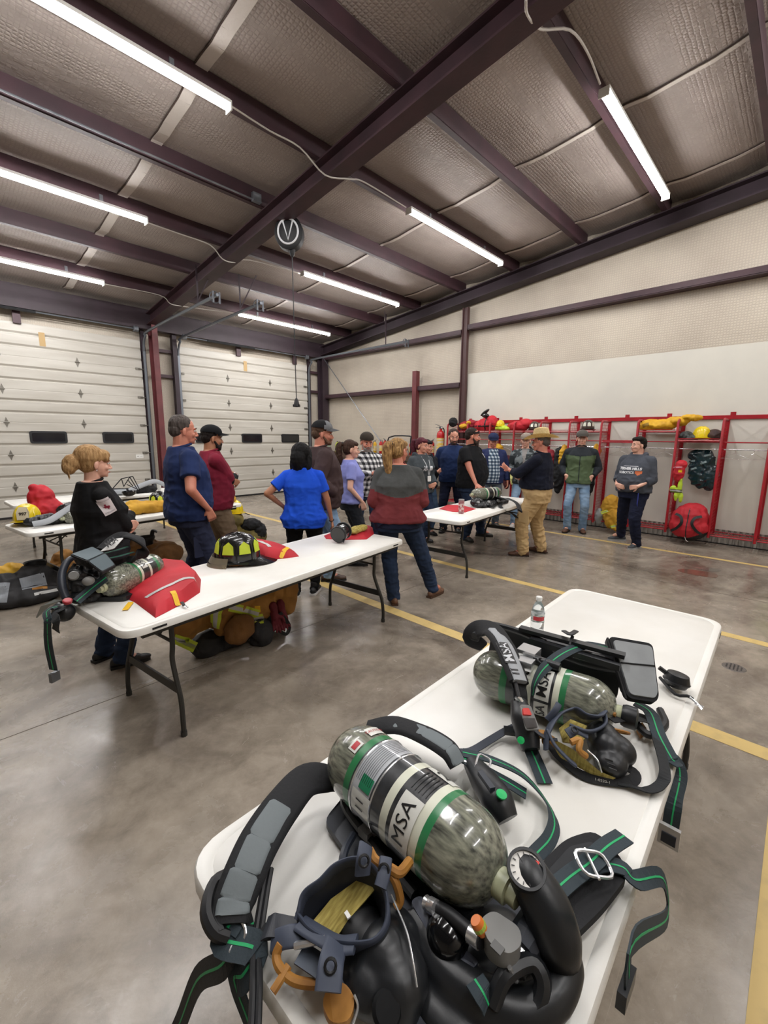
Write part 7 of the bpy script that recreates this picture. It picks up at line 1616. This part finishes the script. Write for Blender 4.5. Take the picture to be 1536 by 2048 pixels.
# ================================================================ lockers along the right wall
XF, XB = 8.33, 8.78
DIV = [-.75, -.18, .39, .95, 1.53, 2.10, 2.68, 3.24, 3.80, 4.36, 4.92, 5.48, 6.02]
lk = thing('gear_locker_rail', 'red steel wall rail with hanging tabs carrying all the lockers', 'locker rail', (XB, 3, 2.03))
bm = B(); add_box(bm, (0, -1.6, 0), (.05, 9.0, .06)); obj('rail', bm, M_redpaint, lk, bevel=.004)
for y in (5.7, 5.0, 4.45, 3.9, 3.3, 2.4, 1.75, .9, .05, -.7):
    bm = B(); add_box(bm, (0, y-3, .05), (.012, .07, .06)); obj('hanging_tab', bm, M_redpaint, lk)
def divider(y):
    t = thing('locker_divider', 'x', 'locker', (XF, y, 0), 0, 'red mesh locker dividers'); D = XB-XF
    t['label'] = DLAB[y]
    bm = B(); add_tube(bm, [(0, 0, .16), (0, 0, 1.92), (.02, 0, 1.97), (.07, 0, 1.99), (D, 0, 1.99)], .019, 8, smooth=1); obj('front_post', bm, M_redpaint, t, smooth=True)
    bm = B(); add_box(bm, (D, 0, 1.08), (.045, .05, 1.86)); obj('rear_post', bm, M_redpaint, t)
    bm = B()
    for k in range(9): add_tube(bm, [(D*(k+1)/10, 0, .2), (D*(k+1)/10, 0, 1.98)], .003, 4)
    for k in range(34): z = .22+.053*k; add_tube(bm, [(0, 0, z), (D, 0, z)], .003, 4)
    add_tube(bm, [(0, 0, .2), (D, 0, .2)], .014, 6); obj('wire_mesh', bm, M_redpaint, t)
    return t
DLAB = {}
names = ['beyond the right edge of the view', 'at the right edge of the view, outside it', 'at the far right with lime gear beyond it', 'right of the big red duffel bag', 'left of the big red duffel bag, carrying the red pouch', 'behind the head of the dark-haired young man', 'between the green jacket and the slate hoodie', 'just left of the green jacketed young man', 'behind the cowboy hat', 'behind the tan capped youth', 'behind the navy capped man', 'behind the bearded man in black', 'leftmost one, beside the tall fire extinguisher']
for y, n_ in zip(DIV, names): DLAB[y] = 'red wire mesh locker divider '+n_; divider(y)
def bay(i, shelf=None, rod=True, hangers=0, low=True, lab=''):
    y0, y1 = DIV[i], DIV[i+1]; c = (y0+y1)/2; t = thing('locker_bay', lab, 'locker', (XF, c, 0), 0, 'red locker bays with wire shelves'); w_ = y1-y0-.05; D = XB-XF
    def grid(z, nm, d0=0):
        bm = B(); add_tube(bm, [(d0, -w_/2, z), (d0, w_/2, z)], .012, 6); add_tube(bm, [(D-.03, -w_/2, z), (D-.03, w_/2, z)], .012, 6)
        for k in range(12): yy = -w_/2+w_*(k+.5)/12; add_tube(bm, [(d0, yy, z+.008), (D-.03, yy, z+.008)], .0035, 4)
        add_tube(bm, [(d0, -w_/2, z+.03), (d0, w_/2, z+.03)], .006, 5); obj(nm, bm, M_redpaint, t)
    if shelf: grid(shelf, 'shelf')
    if low: grid(.2, 'bottom_shelf')
    if rod:
        bm = B(); add_tube(bm, [(.18, -w_/2, 1.53), (.18, w_/2, 1.53)], .011, 8); obj('hanging_rod', bm, M_chrome, t, smooth=True)
        bm = B(); add_tube(bm, [(.05, -w_/2, 1.64), (.05, w_/2, 1.64)], .010, 8); obj('front_bar', bm, M_redpaint, t, smooth=True)
    for k in range(hangers):
        hy = -w_/2+w_*(k+.7)/(hangers+.4); h_ = thing('wire_hanger', 'bent wire coat hanger', 'hanger', (XF+.18, c+hy, 1.53), .5*math.sin(k*2.3+i)+.3, 'wire coat hangers'); bm = B()
        add_tube(bm, [(.0, 0, -.02), (.016, 0, .0), (.0, 0, .016), (-.014, 0, .0), (0, 0, -.05), (0, -.19, -.14), (0, .19, -.14), (0, 0, -.05)], .0025, 5); ho = obj('wire', bm, M_chrome, h_); h_['label'] = HLAB.pop(0)
HLAB = ['bent wire coat hanger in the empty bay at the far right', 'wire coat hanger beside the bent one in the far right bay', 'wire coat hanger under the yellow coat shelf, left one', 'wire coat hanger under the yellow coat shelf, right one', 'wire coat hanger left of the dark-haired young man', 'wire coat hanger near the cowboy hat brim', 'wire coat hanger behind the raised hand', 'wire coat hanger beyond the right edge']
LB = ['locker bay beyond the right edge', 'locker bay with lime gear at the right edge', 'empty locker bay with only hangers, right of the duffel bag', 'locker bay holding a yellow helmet above and a red duffel below', 'locker bay with the yellow coat on its top shelf', 'locker bay behind the dark-haired young man', 'locker bay right of the green jacket, with dark coats', 'locker bay with brown helmet, left of the green jacket', 'locker bay with the dark helmet behind the cowboy hat', 'locker bay with a red bag on its shelf', 'locker bay with lime gear on its shelf, behind the navy cap', 'leftmost locker bay with red and yellow gear']
bay(0, None, True, 0, True, LB[0]); bay(1, 1.62, True, 0, True, LB[1]); bay(2, None, True, 2, True, LB[2]); bay(3, 1.66, True, 0, False, LB[3]); bay(4, 1.80, True, 2, True, LB[4])
bay(5, 1.62, True, 1, True, LB[5]); bay(6, 1.80, True, 0, True, LB[6]); bay(7, 1.80, True, 1, True, LB[7]); bay(8, 1.80, True, 0, True, LB[8]); bay(9, 1.80, True, 1, True, LB[9]); bay(10, 1.80, True, 0, True, LB[10]); bay(11, 1.80, True, 0, True, LB[11])

# things stored in the lockers
y0_ = wad('raincoat', 'crumpled yellow coat spread on the top locker shelf behind the dark-haired young man', 'coat', [((8.52, 1.95, 1.90), (.15, .18, .10)), ((8.50, 1.78, 1.91), (.14, .2, .085)), ((8.52, 1.58, 1.97), (.13, .18, .07)), ((8.50, 1.40, 2.02), (.10, .15, .045))], M_yelcoat, .018, 8, .010, z0=1.825)
for c, w_, h, rt in (((-.12, .05, .08), .10, .06, .3), ((-.12, -.4, .02), .05, .05, 0)): band(y0_, V(c), w_, h, mat('coat_letter', '#8a6a1c', .7) if rt else M_white, rt, 'patch', nrm=(-1, 0, .2))
helmet((8.50, 1.23, 1.68), math.radians(200), M_hely, 'glossy yellow helmet on the shelf above the red duffel bag', quads=None, s=1.1)
wad('gear_bag', 'dark hood and goggles heap left of the glossy yellow helmet', 'bag', [((8.48, 1.43, 1.73), (.13, .09, .07)), ((8.46, 1.36, 1.70), (.12, .09, .05))], mat('grey_black_gear', '#1f2324', .7, col2='#4a4e4d', nscale=14), .016, 14, .010, z0=1.675)
wad('gear_bag', 'brown and maroon padded hood right of the glossy yellow helmet', 'bag', [((8.50, 1.07, 1.75), (.12, .10, .08))], mat('hood_brown', '#4a3530', .75, col2='#2d2226', nscale=9), .014, 10, .010, z0=1.675)
tb_ = wad('vinyl_coat', 'glossy dark teal coat hanging in the bay with the yellow helmet', 'coat', [((8.58, 1.18, 1.22), (.07, .18, .32)), ((8.58, 1.22, 1.42), (.08, .16, .1)), ((8.58, 1.06, 1.10), (.07, .1, .22))], mat('teal_vinyl', '#12343c', .22, col2='#0d262c', coat=.4), .02, 8, .011)
for c, rt in (((-.1, .1, .0), .4), ((-.1, -.02, .1), .5), ((-.1, .14, .12), .2), ((-.1, -.06, .22), .3)): band(tb_, V(c)+V((0, 0, .32)), .085, .03, mat('tag_grey', '#7f9496', .4), rt, 'name_tag', nrm=(-1, 0, .1))
rp = wad('mask_bag', 'small red pouch with a yellow tab hanging on the locker post above the duffel', 'bag', [((8.33, 1.44, 1.17), (.07, .08, .17)), ((8.34, 1.42, 1.28), (.07, .08, .07))], M_redfab, .008, 9, .009)
band(rp, V((-.08, .01, .24)), .12, .02, mat('pink_strip', '#c98a94', .6), .1, 'piping', nrm=(-1, -.2, 0)); band(rp, V((-.08, -.03, .18)), .05, .04, M_yel, 0, 'tab', nrm=(-1, -.2, 0))
vs_ = wad('safety_vest', 'lime and silver safety straps hanging below the small red pouch', 'vest', [((8.32, 1.40, .93), (.03, .03, .20)), ((8.32, 1.44, .86), (.03, .09, .03)), ((8.32, 1.44, .78), (.025, .03, .09)), ((8.32, 1.37, .76), (.025, .03, .09)), ((8.32, 1.49, .88), (.03, .05, .06))], mat('vest_lime', '#b7d336', .6), .006, 9, .008)
band(vs_, V((-.05, .04, .13)), .18, .025, M_silver, 0, nrm=(-1, 0, 0)); band(vs_, V((-.05, .04, .105)), .18, .01, M_black, 0, 'trim', nrm=(-1, 0, 0)); band(vs_, V((-.05, .04, .15)), .18, .008, M_black, 0, 'trim', nrm=(-1, 0, 0))
# duffel bag
bm = B(); add_ell(bm, (8.42, 1.22, .36), (.24, .27, .30)); add_ell(bm, (8.40, 1.22, .30), (.26, .28, .22)); add_ell(bm, (8.44, 1.2, .50), (.18, .2, .17))
for v in bm.verts: v.co.z = max(v.co.z, .03)
db = organic('duffel_bag', bm, .011, M_redfab, None, 3, .012, 6, (1, 1, .8), 3); tag(db, 'big red duffel bag slumped upright on the floor against the lockers', 'bag')
rebase(db, (8.4, 1.22, .0))
db.data.materials.append(M_black)
for p in db.data.polygons:
    if p.center.z < .13+.10*max(0, (-p.center.y-.02)/.2): p.material_index = 1
wrap_rect('zip', .014, .5, db, (-.4, .0, .38), (0, -1, 0), (.1, 0, 1), M_black, db, n=14, off=.004, reach=.5)
for sgn in (-1, 1):
    bm = B(); y = sgn*.17; pts = [(-.19, y*.9+.02*sgn, .50), (-.24, y*.55, .47), (-.27, y*.40, .38), (-.25, y*.75, .28), (-.22, y*1.2, .22)]
    add_ribbon(bm, pts, .04, .008, nrm=(-1, 0, .3), smooth=5); obj('handle', bm, M_black, db)
bm = B(); add_tube(bm, [(-.27, 0, .16), (-.285, -.02, .11), (-.28, -.05, .09)], .006, 6); obj('zip_pull', bm, M_chrome, db)
# coats by the slate-hoodie man and behind the green jacket
ct = wad('bunker_coat', 'yellow bunker coat with lime stripes slumped at the locker base by the slate hoodie', 'coat', [((8.42, 2.42, .42), (.13, .16, .26)), ((8.38, 2.36, .28), (.14, .15, .2)), ((8.34, 2.26, .22), (.08, .08, .2))], M_yelbg, .02, 7, .011, z0=.05, base=(8.4, 2.4, .0))
stripes(ct, V((-.2, .05, .40)), .16, .05, .3); stripes(ct, V((-.2, -.12, .16)), .11, .05, .2)
wad('helmet_bag', 'pale grey helmet bag beside the slumped yellow coat', 'bag', [((8.38, 2.58, .28), (.1, .08, .16))], mat('pale_grey_bag', '#8f9292', .6), .01, 8, .011, z0=.1)
def hung_coat(x, y, z0, z1, w_, m, lab, m2=None, cat='coat', nm='hanging_coat', seed=0):
    o = wad(nm, lab, cat, [((x, y, (z0+z1)/2), (.07, w_/2, (z1-z0)/2)), ((x, y, z1-.12), (.07, w_/2*.9, .12)), ((x-.02, y+w_*.22, (z0+z1)/2+.05), (.06, w_*.2, (z1-z0)*.42))], m, .022, 7, .012, seed=seed); return o
hung_coat(8.45, 3.42, .62, 1.52, .22, mat('gear_black_coat', '#15171a', .8), 'long black coat hanging beside the green jacketed man', seed=1)
hung_coat(8.45, 3.36, .95, 1.55, .14, M_yelcoat, 'yellow coat sleeve hanging left of the green jacket', seed=2)
hung_coat(8.45, 3.62, .95, 1.45, .2, M_redfabd, 'dark red coat hanging in the lockers right of the cowboy hat', seed=3)
hung_coat(8.45, 2.86, .6, 1.50, .22, mat('gear_black_coat', '#15171a', .8), 'black coat hanging right of the green jacketed man', seed=4)
hung_coat(8.45, 2.75, 1.3, 1.55, .1, M_yelcoat, 'yellow collar showing over the shoulder of the green jacket', seed=5)
hung_coat(8.45, 4.75, .85, 1.55, .20, M_yelcoat, 'long yellow coat hanging between the navy cap and the raised hand', seed=6)
hung_coat(8.5, 4.10, .9, 1.5, .3, mat('gear_black_coat', '#15171a', .8), 'dark coat hanging behind the tan capped youth', seed=7)
hung_coat(8.5, 4.55, .6, 1.3, .16, M_dkred, 'maroon coat hanging beside the long yellow coat', seed=8)
hung_coat(8.3, 4.28, .70, 1.02, .12, mat('pale_lime', '#d3d38a', .7), 'pale lime cloth hanging below the raised hand', seed=9)
hung_coat(8.4, .12, .75, 1.3, .2, mat('vest_lime', '#b7d336', .6), 'lime safety coat hanging at the right edge of the view', seed=10)
helmet((8.52, 4.02, 1.83), math.radians(200), M_helb, 'dark brown helmet on the shelf right of the cowboy hat', quads=M_cream, s=.95)
helmet((8.52, 2.98, 1.83), math.radians(190), M_helb, 'dark brown helmet on the shelf above the grey cap of the green jacketed man', quads=M_cream, s=1.0)
wad('gear_bag', 'red gear bag with a black flap on the shelf behind the cowboy hat', 'bag', [((8.5, 4.35, 1.92), (.14, .24, .1)), ((8.5, 4.2, 1.97), (.12, .14, .09))], M_redfab, .014, 7, .011, z0=1.825)
rb = wad('gear_bag', 'large square red bag on the shelf above the bearded man and navy cap', 'bag', [((8.5, 5.12, 1.95), (.14, .2, .16)), ((8.5, 4.98, 1.99), (.12, .14, .16)), ((8.48, 5.25, 1.93), (.12, .14, .12))], M_redfab, .01, 7, .011, z0=1.825)
band(rb, V((-.16, .0, .1)), .5, .03, M_black, 0, 'strap', nrm=(-1, 0, 0)); band(rb, V((-.16, -.05, .15)), .03, .35, M_black, 0, 'strap', nrm=(-1, 0, 0))
bm = B(); add_ell(bm, (8.5, 5.16, 2.22), (.05, .13, .035), Matrix.Rotation(-.6, 3, 'X')); add_ell(bm, (8.5, 5.14, 2.15), (.05, .09, .05)); bo = organic('black_boot', bm, .008, M_helk); tag(bo, 'black shoe lying on top of the large square red bag', 'shoe'); rebase(bo, (8.5, 5.14, 2.12))
wad('gear_bag', 'red and yellow gear heap on the leftmost locker shelf', 'bag', [((8.5, 5.60, 1.94), (.14, .2, .09)), ((8.5, 5.5, 1.98), (.1, .12, .08))], M_redfabd, .02, 10, .011, z0=1.825)
wad('work_gloves', 'yellow gloves on the red gear of the leftmost locker shelf', 'gloves', [((8.38, 5.62, 1.93), (.06, .11, .05)), ((8.40, 5.50, 2.0), (.05, .05, .04))], M_yelcoat, .012, 16, .009)
wad('safety_vest', 'lime and yellow gear folded on the shelf right of the square red bag', 'vest', [((8.48, 4.72, 1.88), (.13, .14, .05)), ((8.46, 4.62, 1.87), (.1, .12, .05))], mat('vest_lime', '#b7d336', .6), .014, 12, .010, z0=1.825)
helmet((8.48, 4.76, 1.90), math.radians(200), M_hely, 'yellow helmet on the lime gear right of the square red bag', quads=None, s=.8)
wad('helmet_bag', 'black hood sitting on top of the leftmost locker divider', 'bag', [((8.4, 5.92, 2.02), (.09, .10, .10))], M_fab, .014, 10, .010)

# ================================================================ workbench with extinguishers and jugs
wbh = thing('workbench', 'dark wooden workbench along the right wall toward the far corner', 'workbench', (8.5, 8.3, 0))
M_wood = mat('bench_wood', '#5a463a', .7, col2='#4a382e', nscale=4, stretch=(6, .6, 6))
bm = B(); add_box(bm, (0, .2, 1.20), (.6, 4.4, .05)); obj('bench_top', bm, M_wood, wbh, bevel=.004)
bm = B(); add_box(bm, (.05, .2, .45), (.5, 4.3, .04)); obj('lower_shelf', bm, M_wood, wbh)
for x in (-.26, .26):
    for y in (-1.95, -.5, .95, 2.35): bm = B(); add_box(bm, (x, y, .59), (.07, .07, 1.17)); obj('leg', bm, M_wood, wbh)
bm = B(); add_box(bm, (-.28, .2, 1.14), (.03, 4.3, .1)); obj('apron', bm, M_wood, wbh)
M_exred = mat('extinguisher_red', '#b01f22', .28, coat=.3); M_exlab = mat('extinguisher_label', '#d9b53a', .45, col2='#c9c4b4', nscale=22, stretch=(.3, .3, 3), lo=.45, hi=.55)
def extinguisher(loc, s=1.0, rz=0, lab='', m=None, big=False):
    t = thing('fire_extinguisher', lab, 'fire extinguisher', loc, rz, 'fire extinguishers on the workbench', s)
    bm = B(); add_lathe(bm, [(.058, 0), (.065, .01), (.066, .34), (.06, .38), (.04, .41), (.022, .42), (.022, .45)], seg=22); obj('tank', bm, m or M_exred, t, smooth=True)
    bm = B(); add_lathe(bm, [(.0665, .10), (.0668, .30)], seg=22)
    for f in [f for f in bm.faces if f.calc_center_median().x > .02]: bm.faces.remove(f)
    obj('label', bm, M_exlab, t, smooth=True)
    bm = B(); add_box(bm, (0, 0, .465), (.05, .03, .04)); add_bar(bm, (-.01, 0, .49), (-.10, 0, .52), .018, .006); add_bar(bm, (-.01, 0, .475), (-.09, 0, .47), .018, .006); obj('valve_handle', bm, M_galv, t)
    bm = B(); add_tube(bm, [(.02, 0, .46), (.06, .02, .45), (.078, .03, .36), (.074, .03, .18)], .009, 6, smooth=4); obj('hose', bm, M_black, t, smooth=True)
    bm = B(); add_lathe(bm, [(.013, 0), (.013, .008)], (-.0, -.028, .465), (0, -1, 0), 10); obj('gauge', bm, M_white, t)
    return t
EX = []
pos_ = [(8.5, 7.999, 1.594), (8.42, 8.256, 1.591), (8.62, 8.299, 1.591), (8.4, 7.181, 1.604), (8.6, 7.119, 1.605), (8.5, 6.58, 1.611), (8.6, 8.666, 1.587), (8.45, 7.494, 1.6), (8.62, 7.839, 1.596)]
elabs = ['red fire extinguisher right of the plaid shirted man, nearest to him', 'small fire extinguisher on the bench just behind the backwards cap', 'red fire extinguisher on the bench, at the back of the left cluster', 'red fire extinguisher left of the short red post', 'red fire extinguisher partly behind the short red post', 'red fire extinguisher above the black-haired woman', 'yellow labelled extinguisher touching the plaid man’s cap in view', 'red fire extinguisher above the blonde ponytail', 'red fire extinguisher behind the one above the ponytail']
elabs[6] = 'yellow labelled extinguisher farthest left on the bench'
for p, l, k in zip(pos_, elabs, range(9)): extinguisher((p[0], p[1], 1.225), .72+.08*((k*7) % 3)/2, -.8+k*.4, l, M_yelcoat if k == 6 else None)
t = extinguisher((8.45, 6.30, 1.225), 1.45, -.5, 'tall red fire extinguisher with a yellow label standing beside the leftmost locker')
# pressure washer style frame beside the post
bm = B(); add_tube(bm, [(8.35, 7.9, 1.25), (8.35, 7.9, 1.66), (8.35, 7.2, 1.70), (8.35, 7.15, 1.6), (8.35, 7.15, 1.25)], .018, 8, smooth=3); tag(obj('hand_cart', bm, M_plast), 'black tubular cart handle standing on the bench before the extinguishers', 'cart')
def jug(loc, m, lab, mc=None, s=1):
    t = thing('fluid_jug', lab, 'jug', loc, 1.2, 'fluid jugs on the workbench', s); bm = B(); add_stack(bm, [(0, 0, 0, .075, .06), (0, 0, .01, .08, .065), (0, 0, .19, .08, .065), (0, 0, .24, .06, .05), (.0, 0, .27, .02, .02), (0, 0, .29, .02, .02)], 20); obj('jug_body', bm, m, t, smooth=True)
    bm = B(); add_tube(bm, [(.055, 0, .18), (.075, 0, .25), (.03, 0, .275)], .012, 8, smooth=4); obj('handle', bm, m, t, smooth=True)
    bm = B(); add_lathe(bm, [(.022, 0), (.022, .02), (0, .021)], (0, 0, .288), seg=14); obj('cap', bm, mc or M_white, t)
jug((8.42, 10.068, 1.379)[:2]+(1.225,), mat('jug_lime', '#bccb2e', .4), 'bright lime washer fluid jug on the bench', M_black)
jug((8.42, 9.728, 1.387)[:2]+(1.225,), mat('jug_pale', '#c6c6bc', .4), 'pale jug right of the bright lime one')
jug((8.42, 10.493, 1.37)[:2]+(1.225,), mat('jug_green', '#8fa38e', .3), 'pale green jug left of the bright lime one', M_galv, .95)


bpy.data.scenes.remove(TMP)
